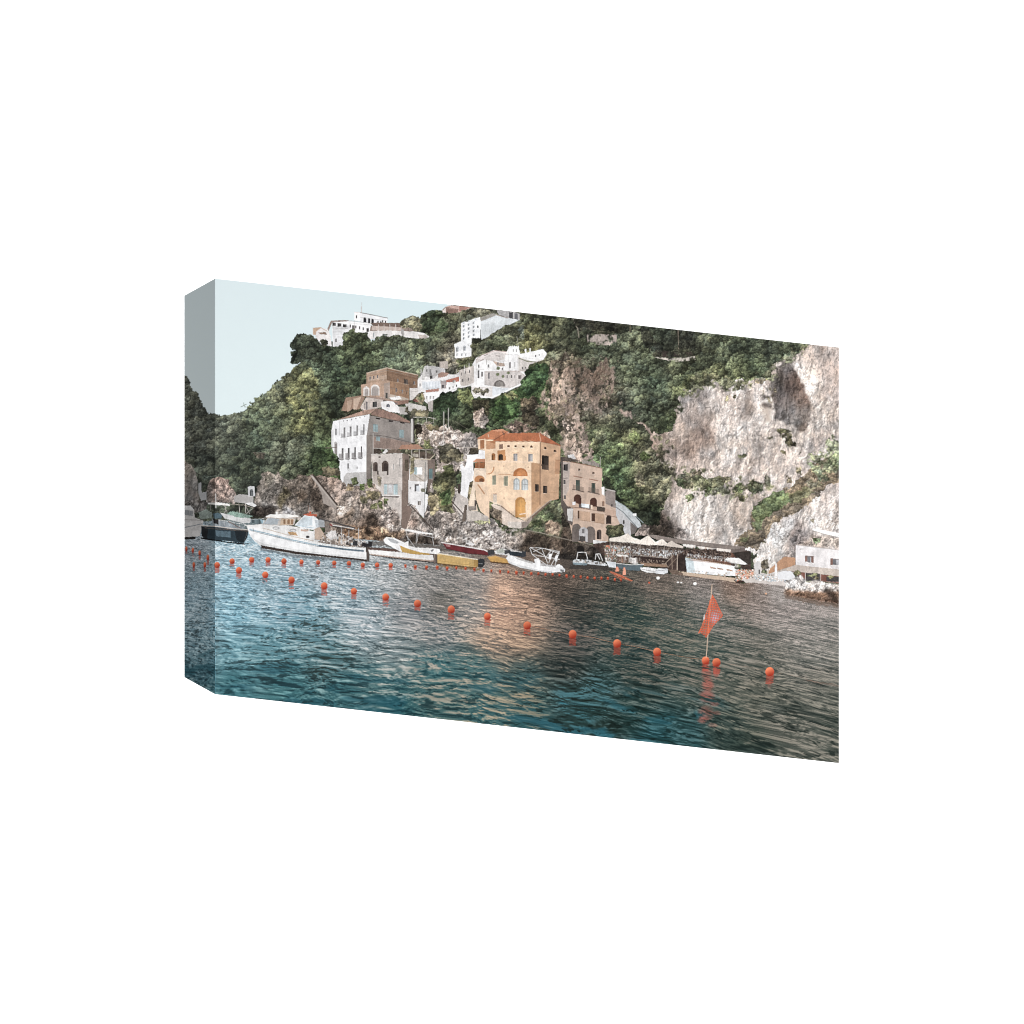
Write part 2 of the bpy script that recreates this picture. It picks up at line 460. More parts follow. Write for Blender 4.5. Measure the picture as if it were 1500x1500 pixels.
CLIFF = part('printed_cliff', 'pale bare limestone cliff on the right of the print')
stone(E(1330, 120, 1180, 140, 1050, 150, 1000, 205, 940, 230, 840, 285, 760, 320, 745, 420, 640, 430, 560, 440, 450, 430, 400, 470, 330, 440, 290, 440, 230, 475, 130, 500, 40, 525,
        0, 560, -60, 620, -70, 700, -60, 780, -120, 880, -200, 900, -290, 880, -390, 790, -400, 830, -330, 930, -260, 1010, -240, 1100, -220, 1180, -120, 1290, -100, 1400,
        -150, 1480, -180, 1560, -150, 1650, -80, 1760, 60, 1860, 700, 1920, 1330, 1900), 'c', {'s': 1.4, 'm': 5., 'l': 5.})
MID = part('printed_cliff', 'brownish scrub-covered rock slope behind the orange house in the print')
stone(C(960, 570, 1010, 640, 1100, 620, 1200, 560, 1300, 620, 1420, 560, 1500, 640, 1500, 900, 1450, 1000, 1300, 1010, 1260, 1100, 1300, 1230, 1340, 1330, 1400, 1420, 1380, 1480, 1100, 1420, 1060, 1290, 1000, 1100, 930, 1010, 880, 960, 860, 900, 940, 760), 'c', {'s': 2, 'm': 6, 'l': 6}, .43)
stone(C(960, 690, 1020, 700, 1040, 790, 1030, 860, 1080, 920, 1150, 860, 1190, 900, 1250, 1000, 1270, 1080, 1200, 1130, 1240, 1200, 1330, 1330, 1390, 1450, 1250, 1410, 1130, 1370, 1090, 1240, 1040, 1060, 950, 1000, 890, 930, 920, 820), 'c', {'s': 2, 'm': 5, 'l': 5}, .40)
stone(C(1030, 900, 1120, 870, 1150, 960, 1080, 990), 'c', {'s': 1, 'm': 3}, .35)
stone(D(-10, 400, 150, 420, 260, 460, 190, 620, 140, 800, 0, 870), 'c', {'s': 2, 'm': 6, 'l': 6}, .46)
stone(D(120, 480, 240, 470, 230, 640, 300, 780, 420, 820, 500, 930, 560, 1050, 500, 1000, 400, 900, 250, 860, 120, 820), 'c', {'s': 2, 'm': 6, 'l': 6}, .50)
stone(D(280, 1100, 400, 1000, 500, 1080, 560, 1200, 520, 1400, 420, 1480, 380, 1300), 'c', {'s': 2, 'm': 6, 'l': 6}, .56)
use(LAND)
sl, m = pmask(C(960, 560, 1080, 500, 1250, 540, 1400, 520, 1520, 560, 1520, 900, 1450, 1000, 1330, 1030, 1290, 1130, 1330, 1260, 1380, 1400, 1100, 1340, 1050, 1240, 1000, 1080, 900, 980, 880, 880), {'s': 2, 'm': 6})
_n = .5 * fbm(PX[sl] / 9., PY[sl] / 13., 721, 4) + .5 * fbm(PX[sl] / 3.2, PY[sl] / 3.6, 731, 3)
_c = cfield([(830, 540, 92, 78, 68), (860, 570, 88, 78, 68), (890, 590, 84, 78, 66), (820, 620, 92, 82, 70), (850, 660, 88, 80, 68), (880, 640, 90, 90, 70), (815, 590, 104, 92, 80)])
put(sl, m & (_n > .55), foliage(_c[sl], sl, .9), .8)
use(MID)
part('printed_wall', 'rough stone retaining wall among the trees at the top of the print')
fill(C(1270, 330, 1520, 345, 1520, 400, 1440, 430, 1300, 425), (168, 150, 140), .14, {'s': .8, 'm': 1.5})    # retaining wall
fill(D(0, 165, 60, 160, 150, 180, 250, 190, 240, 250, 130, 265, 0, 240), (172, 156, 146), .16, {'s': .8, 'm': 1.5})
part('printed_wall', 'thin pale road parapet among dark trees at the top right of the print')
fill(D(560, 360, 700, 375, 910, 355, 920, 385, 830, 395, 760, 400, 640, 385), (196, 184, 172), .12, {'s': .6, 'm': 1.})
fill(D(580, 300, 700, 320, 880, 320, 900, 350, 700, 370, 570, 355), (66, 56, 50), .12, {'s': .6, 'm': 1.})
part('printed_pole', 'thin pole standing on the road parapet at the top of the print')
seg(D(770, 140, 775, 345), .9, (150, 132, 118), .9)
use(LAND)
seg(D(50, 50, 55, 140), 1.6, (120, 106, 96), .9); seg(D(365, 90, 362, 150), 1.2, (116, 104, 86), .8)
seg(C(1150, 215, 1190, 300, 1200, 370), 1.4, (150, 138, 126), .8); seg(C(1280, 230, 1290, 300), 1.1, (130, 116, 106), .8)
fill(C(1310, 300, 1500, 320, 1500, 350, 1320, 340), (60, 58, 46), .2, {'s': 1}); seg(C(1310, 310, 1500, 335), .6, (130, 124, 104), .7)
# the hollow in the cliff
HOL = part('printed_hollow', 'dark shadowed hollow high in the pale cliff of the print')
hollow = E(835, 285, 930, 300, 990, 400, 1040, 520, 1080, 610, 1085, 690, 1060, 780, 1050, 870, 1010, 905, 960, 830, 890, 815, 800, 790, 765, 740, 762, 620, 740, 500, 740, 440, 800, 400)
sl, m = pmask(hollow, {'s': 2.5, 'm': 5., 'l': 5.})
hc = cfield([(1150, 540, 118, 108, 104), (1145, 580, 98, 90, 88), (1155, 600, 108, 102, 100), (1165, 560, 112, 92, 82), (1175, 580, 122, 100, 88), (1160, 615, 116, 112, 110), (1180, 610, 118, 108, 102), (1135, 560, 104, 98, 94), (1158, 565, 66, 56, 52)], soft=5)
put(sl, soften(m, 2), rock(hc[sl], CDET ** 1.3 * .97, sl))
for k in range(34):
    _r = np.random.default_rng(40 + k); x_ = _r.uniform(780, 1040); y_ = _r.uniform(380, 760); seg(E(x_, y_, x_ + _r.uniform(-30, 60), y_ + _r.uniform(40, 130)), _r.uniform(.4, 1.3), (150, 140, 134) if k % 3 else (66, 58, 54), .28, False)
for k in range(26):
    _r = np.random.default_rng(80 + k); t_ = k / 25.; x_ = 940 + 150 * t_ + 25 * math.sin(3 * t_); y_ = 300 + 330 * t_; x_ += _r.uniform(-2, 22); rockfill(E(x_ - 18, y_ - 22, x_ + 18, y_ - 20, x_ + 22, y_ + 20, x_ - 14, y_ + 24), (214, 203, 196), CDET, {'s': 2., 'm': 4.}, .45, 3, False)
for q in (E(960, 830, 1055, 790, 1045, 870, 1010, 905), E(670, 640, 750, 640, 755, 780, 690, 790)):
    rockfill(q, (146, 128, 116), CDET, {'s': 2, 'm': 5}, .8, 4)
for q in (E(660, 580, 740, 570, 745, 605, 680, 615), E(670, 650, 740, 630, 750, 670, 690, 680)):
    rockfill(q, (104, 92, 86), RDET, {'s': 2, 'm': 4}, .75, 3)
use(CLIFF)
for q, c in ((D(870, 1080, 1060, 980, 1080, 1060, 960, 1120, 890, 1200, 830, 1270, 840, 1180), (142, 124, 114)), (D(650, 1130, 740, 1100, 770, 1230, 700, 1220), (134, 120, 112)), (D(800, 660, 900, 620, 1030, 640, 1050, 700, 960, 760, 830, 740), (158, 150, 148)),
             (E(1150, 160, 1280, 190, 1270, 270, 1180, 330, 1130, 250), (142, 130, 124)), (E(1140, 450, 1180, 400, 1160, 600, 1110, 590), (176, 160, 148)), (E(520, 640, 600, 560, 600, 700, 540, 740), (170, 152, 140))):
    rockfill(q, c, CDET, {'s': 1.5, 'm': 4}, .65)
# dark foot of the cliff under the trees, left of it
for q, c in ((I(640, 560, 740, 520, 830, 600, 860, 650, 900, 740, 640, 720, 580, 640), (74, 64, 58)), (I(840, 630, 900, 650, 960, 690, 990, 750, 880, 750), (128, 118, 114))):
    rockfill(q, c, RDET, {'s': 1, 'm': 3}, .9)
# scrub on the cliff
part('printed_bush', 'row of low green bushes along the middle ledge of the cliff in the print', 'stuff')
for q in ((1003, 702, 12, 8, (112, 106, 86)), (1018, 697, 12, 8, (116, 106, 90)), (1024, 705, 10, 9, (96, 100, 74)), (997, 708, 8, 7, (92, 106, 74)), (1010, 711, 9, 5, (104, 100, 80)), (1042, 710, 13, 9, (114, 122, 84)), (1052, 706, 10, 10, (122, 124, 92)),
          (1036, 720, 6, 7, (104, 120, 72)), (1010, 729, 6, 6, (120, 132, 90)), (1065, 703, 6, 6, (140, 134, 108)), (1082, 716, 6, 8, (110, 130, 82)), (1106, 714, 12, 9, (94, 104, 74)), (1108, 712, 9, 6, (82, 96, 66)), (1124, 705, 6, 8, (140, 130, 108)), (1088, 730, 6, 6, (136, 134, 96)),
          (1087, 668, 5, 4, (110, 112, 84)), (1066, 583, 3, 4, (140, 132, 100)), (1076, 580, 2, 3, (130, 124, 90)), (1146, 633, 8, 5, (110, 108, 76)), (1156, 646, 6, 5, (84, 78, 60)), (1162, 650, 5, 4, (72, 66, 54)), (1147, 662, 4, 4, (120, 112, 84)), (1127, 642, 5, 3, (140, 130, 110)), (1065, 560, 9, 9, (104, 106, 80)), (1082, 566, 4, 5, (136, 126, 98)), (1115, 558, 8, 5, (146, 132, 112)), (1125, 553, 4, 4, (130, 124, 70)),
          (1170, 690, 5, 5, (110, 104, 86)), (1155, 703, 4, 5, (124, 114, 98)), (1172, 663, 3, 2, (90, 84, 74)), (985, 655, 4, 3, (140, 126, 104))):
    bush(*q, warp={'s': 2., 'm': 4.})
part('printed_bush', 'brown and green grassy strip climbing beside the large right boulder in the print', 'stuff')
for q, c in ((J(430, 690, 480, 600, 560, 540, 580, 430, 620, 350, 700, 280, 800, 230, 900, 190, 960, 130, 1060, 60, 1100, -10, 1200, -60, 1330, -70, 1330, 165, 1250, 175, 1170, 230, 1090, 330, 1000, 370, 940, 430, 850, 450, 760, 520, 690, 630, 640, 740, 560, 720), (150, 130, 108)),
             (J(760, 230, 900, 230, 930, 300, 830, 350, 760, 420, 680, 470, 620, 540, 600, 440, 640, 350), (106, 124, 80)), (J(600, 360, 690, 300, 740, 340, 700, 440, 620, 480, 590, 430), (88, 102, 68)),
             (J(1050, -20, 1130, 0, 1180, 60, 1230, 130, 1170, 150, 1110, 60), (116, 128, 98)), (J(1200, 0, 1260, -80, 1330, -130, 1330, 60, 1260, 60), (124, 142, 100)), (J(1140, 80, 1220, 80, 1240, 140, 1180, 150), (88, 92, 72)),
             (J(900, 240, 1060, 190, 1120, 230, 980, 330, 900, 330), (128, 126, 92)), (J(580, 500, 650, 480, 660, 550, 600, 560), (118, 128, 86)), (J(500, 610, 560, 600, 550, 640, 500, 650), (140, 144, 98)), (J(1040, 150, 1160, 130, 1190, 180, 1090, 220), (150, 140, 110))):
    clump(q, c, {'s': 1.6, 'm': 4.5, 'l': 3}, amp=.75)
# more scrub hanging over the cliff's left border
use(LAND)
for q in (D(470, 480, 560, 520, 620, 620, 740, 620, 790, 660, 780, 740, 730, 800, 740, 880, 690, 920, 640, 880, 600, 800, 480, 810, 400, 800, 420, 640), D(0, 860, 120, 860, 260, 880, 420, 900, 480, 960, 540, 1040, 560, 1140, 600, 1230, 680, 1310, 700, 1400, 690, 1500, 150, 1500, 100, 1300, 30, 1130),
          I(240, 60, 470, 60, 660, 0, 760, 120, 760, 270, 720, 380, 730, 500, 700, 640, 560, 640, 420, 440, 300, 300)):
    clump(q, warp={'s': 2., 'm': 5., 'l': 4.})
for q, c in (((893, 683, 8, 6), (104, 132, 92)), ((905, 700, 9, 8), (92, 120, 78)), ((888, 700, 6, 6), (88, 112, 74)), ((915, 725, 10, 7), (88, 110, 70)), ((880, 640, 9, 9), (122, 128, 96)), ((870, 650, 6, 6), (116, 122, 88)), ((905, 655, 9, 6), (106, 124, 80)), ((930, 640, 8, 8), (96, 110, 68)), ((945, 668, 7, 6), (80, 94, 52)),
             ((937, 704, 7, 12), (122, 116, 92)), ((957, 700, 8, 10), (116, 114, 86)), ((960, 745, 8, 8), (60, 74, 50))):
    bush(*q, c)
for q in (I(400, 430, 520, 490, 600, 480, 700, 540, 720, 600, 640, 640, 560, 600, 470, 500), I(330, 330, 420, 430, 380, 430, 320, 380), D(130, 1350, 180, 1380, 240, 1500, 140, 1500)):
    clump(q, (34, 40, 30), {'s': 1.5, 'm': 3}, a=.9)
for q in (D(430, 110, 520, 120, 560, 220, 540, 340, 480, 260), D(560, 210, 660, 300, 620, 330, 560, 290), D(780, 140, 900, 150, 880, 260, 840, 310, 780, 280)):
    clump(q, (42, 44, 38), {'s': 1.5, 'm': 3}, a=.85)
clump(C(1150, 215, 1520, 250, 1520, 320, 1300, 300, 1200, 320), (52, 52, 44), {'s': 1.5, 'm': 3}, a=.9)

def scrub(pts, thr, col=None, a=.95, warp={'s': 2., 'm': 6., 'l': 6.}):
    sl, m = pmask(pts, warp)
    n_ = .55 * fbm(PX[sl] / 7., PY[sl] / 8., 741, 4) + .45 * fbm(PX[sl] / 2.6, PY[sl] / 2.6, 751, 3)
    edge = soften(m, 14)
    c = FC[sl] if col is None else np.broadcast_to(rgb(col), IMG[sl].shape)
    put(sl, (soften(m & (n_ + .22 * (edge - .8) > thr), 1)), foliage(c, sl), a)


scrub(E(0, 520, 100, 400, 250, 380, 420, 420, 600, 400, 760, 300, 830, 220, 900, 180, 1010, 130, 1080, 180, 980, 260, 860, 330, 760, 450, 640, 500, 420, 540, 250, 520, 60, 600, -40, 640), .47, (104, 106, 80))
scrub(D(760, 600, 860, 600, 850, 700, 790, 860, 720, 960, 620, 960, 520, 900, 420, 850, 480, 800, 700, 820), .50)
scrub(D(560, 960, 700, 1050, 700, 1200, 760, 1300, 760, 1480, 640, 1480, 560, 1200), .50, (112, 108, 84))
scrub(I(700, 100, 820, 150, 830, 330, 770, 450, 820, 560, 760, 620, 700, 560), .53, (108, 106, 82))
scrub(E(0, 1180, 200, 1180, 420, 1270, 560, 1260, 760, 1260, 800, 1380, 640, 1420, 400, 1440, 100, 1420, -40, 1330), .53, (116, 118, 90))
scrub(E(660, 520, 780, 500, 800, 620, 700, 640), .55, (116, 106, 84)); scrub(E(780, 850, 860, 850, 960, 980, 940, 1030, 820, 950), .47, (92, 88, 66))
scrub(E(1020, 1080, 1180, 1040, 1260, 900, 1330, 900, 1330, 1250, 1150, 1300), .50, (122, 128, 98))
scrub(C(1240, 290, 1540, 300, 1540, 350, 1250, 350), .50); scrub(C(1240, 390, 1540, 390, 1540, 460, 1250, 450), .46); scrub(D(520, 290, 960, 290, 960, 365, 520, 365), .42, (54, 56, 46)); scrub(D(540, 380, 960, 375, 940, 470, 560, 460), .47); scrub(D(-20, 150, 60, 150, 60, 280, -20, 280), .45); scrub(D(180, 160, 290, 160, 290, 280, 180, 280), .45)

# ======================= UPPER HOUSES =======================
WH = (240, 239, 240); WG = (206, 206, 208); DK = (74, 70, 70)
part('printed_house', 'white hilltop villa with a row of arched tower windows at the top of the print')
fill(B(150, 240, 290, 232, 480, 252, 482, 350, 430, 400, 300, 340, 250, 350, 240, 445, 160, 450), WH, .03)
fill(B(160, 300, 260, 300, 255, 340, 240, 440, 165, 446), (222, 222, 224), .03)
for k in range(5): seg(B(165, 320 + 24 * k, 250, 322 + 24 * k), .35, (198, 198, 200), .7)
fill(B(340, 160, 390, 160, 392, 235, 342, 228), (240, 238, 237), .02)
fill(B(390, 160, 620, 206, 620, 246, 480, 254, 388, 236), (226, 226, 229), .03)
fill(B(155, 275, 290, 272, 290, 300, 158, 300), (214, 214, 216), .03)
sub('printed_roof')
fill(B(138, 238, 150, 228, 290, 224, 292, 234, 155, 242, 122, 320, 108, 345, 104, 320), (150, 128, 118), .1)
seg(B(390, 160, 622, 207), .9, (110, 102, 98)); seg(B(290, 228, 480, 250), .6, (150, 144, 142)); nosub()
seg(B(400, 110, 400, 160), .8, (200, 170, 160)); seg(B(402, 75, 402, 130), .4, (190, 180, 178), .7)
seg(B(340, 158, 392, 160), .6, (214, 200, 196))
for x, y in ((155, 246), (200, 251), (244, 258)): win(B, x, y, x + 30, y + 28, DK, .03)
for x, y in ((419, 200), (455, 206), (484, 212)): win(B, x, y, x + 21, y + 44, (56, 56, 62), .08, ar=True)
for x, y in ((534, 230), (556, 234)): win(B, x, y, x + 14, y + 20, (110, 108, 108), .08)
win(B, 324, 268, 346, 306, (122, 112, 110), .05); win(B, 444, 290, 464, 322, (72, 66, 64)); 
part('printed_house', 'tan terrace and low white outbuilding left of the hilltop villa in the print')
fill(B(-10, 292, 60, 286, 112, 320, 112, 350, 60, 345, -10, 350), (206, 168, 138), .08)
fill(B(20, 320, 60, 290, 115, 300, 140, 360, 150, 445, 60, 430, 10, 360), (228, 222, 220), .03)
fill(B(30, 330, 100, 326, 110, 348, 60, 346), (150, 122, 104), .12)
sub('printed_roof'); seg(B(-10, 292, 55, 287, 110, 318), .6, (190, 150, 122)); nosub()
use(LAND); bush(474, 501, 5, 5, (66, 68, 50))
part('printed_pergola', 'brown terrace pergola on posts beside the hilltop villa in the print')
fill(B(480, 270, 740, 270, 850, 300, 850, 320, 740, 320, 470, 320), (150, 132, 122), .15)
fill(B(490, 272, 735, 285, 735, 312, 640, 316, 490, 310), (196, 178, 168), .1)
fill(B(478, 252, 530, 246, 740, 248, 800, 290, 750, 292, 700, 282, 500, 272), (120, 100, 90), .12)
for x in (545, 592, 640, 690, 738): seg(B(x, 262, x + 2, 315), .8, (214, 204, 198))
for x in (770, 800): seg(B(x, 290, x, 318), .5, (110, 92, 82))
part('printed_wall', 'long white terrace wall running right from the hilltop villa in the print')
fill(B(470, 318, 640, 312, 740, 318, 740, 362, 560, 372, 480, 386, 445, 415), (224, 219, 217), .05)
fill(B(735, 300, 762, 306, 762, 360, 738, 358), (160, 156, 154), .08)
fill(B(760, 318, 860, 322, 930, 334, 972, 362, 960, 380, 900, 384, 760, 366), (226, 221, 219), .04)
fill(B(880, 345, 960, 352, 960, 380, 890, 382), (190, 178, 170), .1)
win(B, 498, 330, 512, 372, (196, 208, 212)); win(B, 580, 340, 612, 368, (140, 146, 142))
use(LAND)
for q, c in ((B(440, 420, 520, 380, 640, 350, 700, 340, 760, 370, 850, 380, 940, 385, 1000, 350, 1000, 450, 440, 480), None), (B(250, 330, 320, 300, 440, 330, 480, 390, 440, 470, 240, 460), (84, 96, 66)), (B(130, 450, 260, 440, 260, 500, 120, 500), None)):
    clump(q, c)
part('printed_tree', 'dark round tree on the ridge right of the pergola in the print')
for q in ((634, 466, 13, 11), (628, 478, 13, 10), (644, 478, 12, 10), (640, 462, 8, 7)): bush(*q, (64, 78, 52))
part('printed_bush', 'sandy olive bush on the skyline behind the pergola in the print')
for q in ((603, 470, 10, 7), (610, 476, 9, 9), (592, 474, 7, 5)): bush(*q, (112, 108, 82))
part('printed_house', 'small pink house cut off by the top edge of the print')
fill(B(1082, 140, 1112, 112, 1150, 100, 1330, 118, 1260, 152, 1215, 160, 1110, 168), (204, 164, 150), .05)
fill(B(1085, 145, 1112, 112, 1115, 165, 1088, 160), (230, 214, 206), .03)
fill(B(1115, 120, 1215, 140, 1215, 158, 1115, 168), (150, 112, 98), .08)
fill(B(1225, 108, 1310, 114, 1270, 148, 1225, 150), (176, 124, 110), .08)
sub('printed_roof'); seg(B(1090, 138, 1112, 114, 1220, 136), .9, (128, 98, 86)); nosub()
use(LAND)
clump(B(1100, 175, 1200, 165, 1290, 130, 1420, 120, 1500, 130, 1500, 180, 1380, 200, 1300, 200, 1240, 230, 1100, 230), None)
part('printed_house', 'tall white block house with stepped battlements near the top centre of the print')
fill(C(205, 250, 230, 236, 260, 240, 290, 222, 320, 210, 365, 198, 372, 230, 362, 400, 290, 430, 205, 410), (236, 237, 240), .02)
fill(C(368, 228, 500, 176, 600, 206, 700, 222, 580, 280, 440, 360, 372, 405), (208, 213, 217), .03)
fill(C(368, 236, 500, 200, 500, 250, 370, 260), (216, 220, 224), .03)
fill(C(148, 428, 205, 402, 290, 392, 292, 530, 200, 545, 150, 548), (238, 238, 240), .02)
sub('printed_roof'); fill(C(365, 205, 470, 166, 500, 172, 505, 182, 370, 236), (156, 150, 142), .1); nosub()
fill(C(505, 140, 640, 152, 700, 172, 700, 224, 600, 206, 520, 176), (176, 172, 172), .1)
fill(C(610, 160, 640, 156, 645, 215, 610, 205), (72, 70, 74), .1); fill(C(655, 165, 685, 170, 685, 222, 655, 215), (104, 104, 110), .1)
sub('printed_roof'); seg(C(500, 180, 600, 208), .9, (170, 148, 136)); nosub()
for r_ in range(4):
    for c_ in range(3):
        win(C, 218 + 42 * c_, 270 + 34 * r_ - 14 * c_, 240 + 42 * c_, 288 + 34 * r_ - 14 * c_, (212, 216, 222), -.3)
win(C, 340, 270, 352, 290, (96, 98, 104))
for k in range(3): fill(C(216 + 50 * k, 245 - 16 * k, 234 + 50 * k, 238 - 16 * k, 234 + 50 * k, 254 - 16 * k, 216 + 50 * k, 262 - 16 * k), (206, 210, 216), .02)
for x, y in ((162, 448), (222, 440)): win(C, x, y, x + 24, y + 44, (190, 194, 202), -.1, ar=True)
for x in (165, 205, 240): win(C, x, 508, x + 14, 528, (212, 214, 218))
for k in range(8): seg(C(380 + 16 * k, 280, 382 + 16 * k, 380 - 6 * k), .4, (188, 196, 200), .6)
use(LAND)
clump(C(270, 440, 310, 370, 370, 370, 400, 380, 440, 350, 520, 300, 580, 260, 680, 240, 720, 300, 720, 400, 620, 430, 600, 470, 480, 480, 380, 520, 290, 540, 300, 480), (92, 96, 72))
clump(C(420, 420, 470, 350, 560, 340, 600, 440, 480, 470), (72, 80, 60)); clump(C(690, 280, 740, 260, 740, 400, 690, 380), (122, 132, 114))
clump(C(60, 480, 140, 420, 160, 540, 160, 640, 60, 640, 20, 560), (112, 106, 92))
clump(C(170, 570, 260, 550, 330, 540, 320, 600, 260, 620, 170, 640), (92, 98, 66))
part('printed_house', 'large white villa with terraces and arches in the upper middle of the print')
villa = C(300, 600, 330, 545, 480, 478, 590, 490, 612, 448, 690, 448, 706, 520, 760, 500, 900, 470, 930, 510, 900, 560, 820, 580, 760, 610, 760, 720, 700, 780, 580, 830, 470, 880, 300, 885, 290, 780, 310, 760)
fill(villa, (232, 230, 231), .03)
fill(C(320, 590, 400, 545, 470, 570, 470, 770, 400, 775, 330, 740), (238, 236, 236), .02)
fill(C(400, 655, 690, 655, 750, 690, 690, 790, 560, 800, 400, 770), (204, 194, 190), .06)
fill(C(605, 450, 690, 450, 690, 510, 610, 520), (240, 239, 240), .02)
fill(C(690, 520, 900, 560, 780, 600, 760, 660, 690, 655), (206, 198, 192), .06)
fill(C(705, 510, 760, 500, 890, 470, 925, 500, 890, 560, 810, 575, 700, 540), (236, 234, 233), .03)
fill(C(330, 560, 470, 500, 580, 510, 570, 560, 470, 570, 400, 560, 330, 590), (214, 204, 200), .06)
fill(C(350, 545, 480, 480, 590, 492, 600, 520, 480, 500, 370, 560), (226, 214, 210), .04)
sub('printed_roof'); seg(C(330, 560, 380, 520, 490, 482, 590, 492), .9, (190, 160, 150)); fill(C(470, 570, 570, 590, 575, 615, 510, 615), (196, 168, 150), .08); seg(C(690, 545, 760, 572, 830, 578), 1.2, (106, 110, 78)); nosub()
for a_, b_ in (((400, 525), (430, 512)), ((365, 570), (395, 556)), ((500, 525), (530, 530))): seg(C(*a_, *b_), 1.0, (130, 112, 106), .8)
sub('printed_arch'); fill(arch(C, 480, 730, 578, 785), (120, 112, 108), .1); fill(arch(C, 500, 742, 560, 785), (148, 140, 134), .1); nosub()
for q in ((342, 650, 362, 716), (432, 665, 448, 720), (612, 580, 626, 632), (654, 580, 664, 620)): win(C, *q, (150, 144, 146), .0)
for q in ((690, 690, 714, 720), (740, 696, 756, 730)): win(C, *q, (128, 118, 116), .0)
for x, y in ((515, 682), (558, 700), (518, 632), (604, 672)): ell(*C(x, y)[0], 2.6, 2.2, (112, 122, 84), {'s': 1}, tex=.2)
seg(C(590, 655, 750, 655), .7, (170, 128, 112), .8); seg(C(480, 640, 600, 655), .6, (180, 166, 160), .8); seg(C(680, 520, 682, 790), .7, (216, 208, 206), .9)
for x in range(620, 690, 16): fill(C(x, 440, x + 8, 440, x + 8, 452, x, 452), (238, 237, 238), .02)
fill(C(742, 470, 756, 466, 758, 510, 744, 512), (236, 234, 233), .02); fill(C(780, 465, 792, 462, 794, 500, 782, 505), (236, 234, 233), .02)
seg(C(676, 360, 690, 455), .6, (206, 200, 196), .6)
sub('printed_terrace'); fill(C(290, 780, 470, 782, 470, 870, 290, 880), (222, 214, 210), .05); fill(C(470, 790, 610, 800, 570, 838, 470, 868), (212, 216, 222), .03)
seg(C(270, 856, 460, 880), 1.8, (240, 238, 237)); seg(C(460, 884, 580, 830, 720, 760), 2.0, (240, 238, 238)); seg(C(290, 784, 470, 784, 560, 800), 1.0, (240, 238, 237)); seg(C(470, 890, 720, 785), .6, (130, 110, 100)); nosub()
use(LAND); bush(*C(395, 835)[0], 8, 5, (140, 134, 112)); bush(*C(345, 820)[0], 6, 4, (156, 150, 128)); bush(*C(385, 850)[0], 4, 3, (92, 88, 72))
part('printed_house', 'group of small white houses with a coral-red terrace wall in the upper middle of the print')
fill(B(910, 690, 935, 612, 1000, 610, 1105, 632, 1110, 680, 1200, 685, 1240, 650, 1350, 610, 1360, 770, 1240, 800, 1130, 850, 1060, 870, 960, 930, 880, 870, 810, 800, 880, 720), (224, 220, 219), .04)
fill(B(935, 615, 1000, 610, 1105, 635, 1100, 680, 1040, 690, 1010, 720, 940, 700), (192, 188, 188), .07)
fill(B(975, 640, 990, 640, 1000, 715, 980, 715), (140, 138, 138), .1); fill(B(912, 680, 936, 616, 938, 730, 912, 735), (206, 202, 200), .05)
fill(B(1225, 650, 1350, 610, 1352, 750, 1290, 780, 1240, 780), (202, 190, 182), .08); fill(B(1060, 575, 1130, 570, 1130, 640, 1062, 625), (184, 170, 160), .1)
sub('printed_roof'); fill(B(1045, 680, 1080, 662, 1140, 672, 1120, 700, 1050, 712), (168, 130, 114), .12); nosub()
sub('printed_terrace', 'coral-red terrace wall'); fill(B(1115, 730, 1225, 702, 1225, 745, 1150, 770, 1130, 800, 1108, 800), (198, 116, 94), .08); fill(B(942, 815, 1000, 800, 1055, 803, 1055, 826, 942, 838), (192, 132, 114), .08); nosub()
fill(B(1120, 750, 1225, 745, 1240, 780, 1140, 850, 1110, 850), (238, 236, 236), .03)
fill(B(915, 745, 1070, 738, 1070, 800, 940, 815, 915, 800), (216, 220, 226), .03); fill(B(1070, 740, 1115, 735, 1118, 800, 1075, 805), (168, 156, 154), .1)
for k in range(6): seg(B(930 + 24 * k, 752, 930 + 24 * k, 800), .6, (186, 194, 204), .8)
fill(B(940, 840, 1055, 828, 1060, 870, 970, 915), (238, 236, 236), .02); fill(B(808, 800, 880, 795, 880, 850, 830, 900, 808, 900), (216, 208, 204), .05)
seg(B(905, 735, 1060, 728), .9, (240, 238, 238)); win(B, 980, 695, 1000, 720, (70, 66, 68)); win(B, 1172, 732, 1196, 752, (206, 196, 190)); win(B, 1080, 770, 1100, 800, (110, 104, 106))
for x, y in ((905, 640), (960, 600), (1205, 640), (1270, 610), (1310, 590)): seg(B(x, y, x, y + 60), .7, (228, 224, 222), .9)
for x in (950, 978, 1005): win(B, x, 866, x + 10, 890, (190, 184, 184))
use(LAND); clump(B(830, 900, 870, 850, 930, 840, 945, 900, 900, 940), (118, 108, 86), amp=.9); bush(*B(905, 880)[0], 4, 4, (92, 98, 62))
BUSHV = part('printed_tree', 'large bright green tree right of the white villa in the print')
for q in ((792, 538, 10, 7), (783, 545, 14, 10), (795, 549, 11, 11), (775, 558, 11, 11), (787, 564, 13, 12), (777, 570, 10, 8), (800, 541, 5, 6), (768, 565, 4, 7)): bush(*q, (58, 84, 50))
use(LAND)
clump(C(-20, 1000, 0, 880, 60, 840, 150, 830, 190, 800, 280, 800, 310, 870, 420, 890, 500, 880, 560, 840, 620, 830, 700, 800, 720, 850, 860, 870, 880, 1000, 830, 1130, 760, 1100, 600, 1090, 440, 1120, 300, 1200, 120, 1150, 20, 1120), None)
clump(C(0, 880, 100, 840, 160, 860, 150, 1000, 40, 1050, -30, 1000), (46, 62, 40)); clump(C(190, 820, 280, 800, 320, 900, 280, 960, 180, 900), (96, 104, 60)); clump(C(300, 900, 440, 900, 440, 1010, 360, 1060, 300, 980), (78, 74, 54))
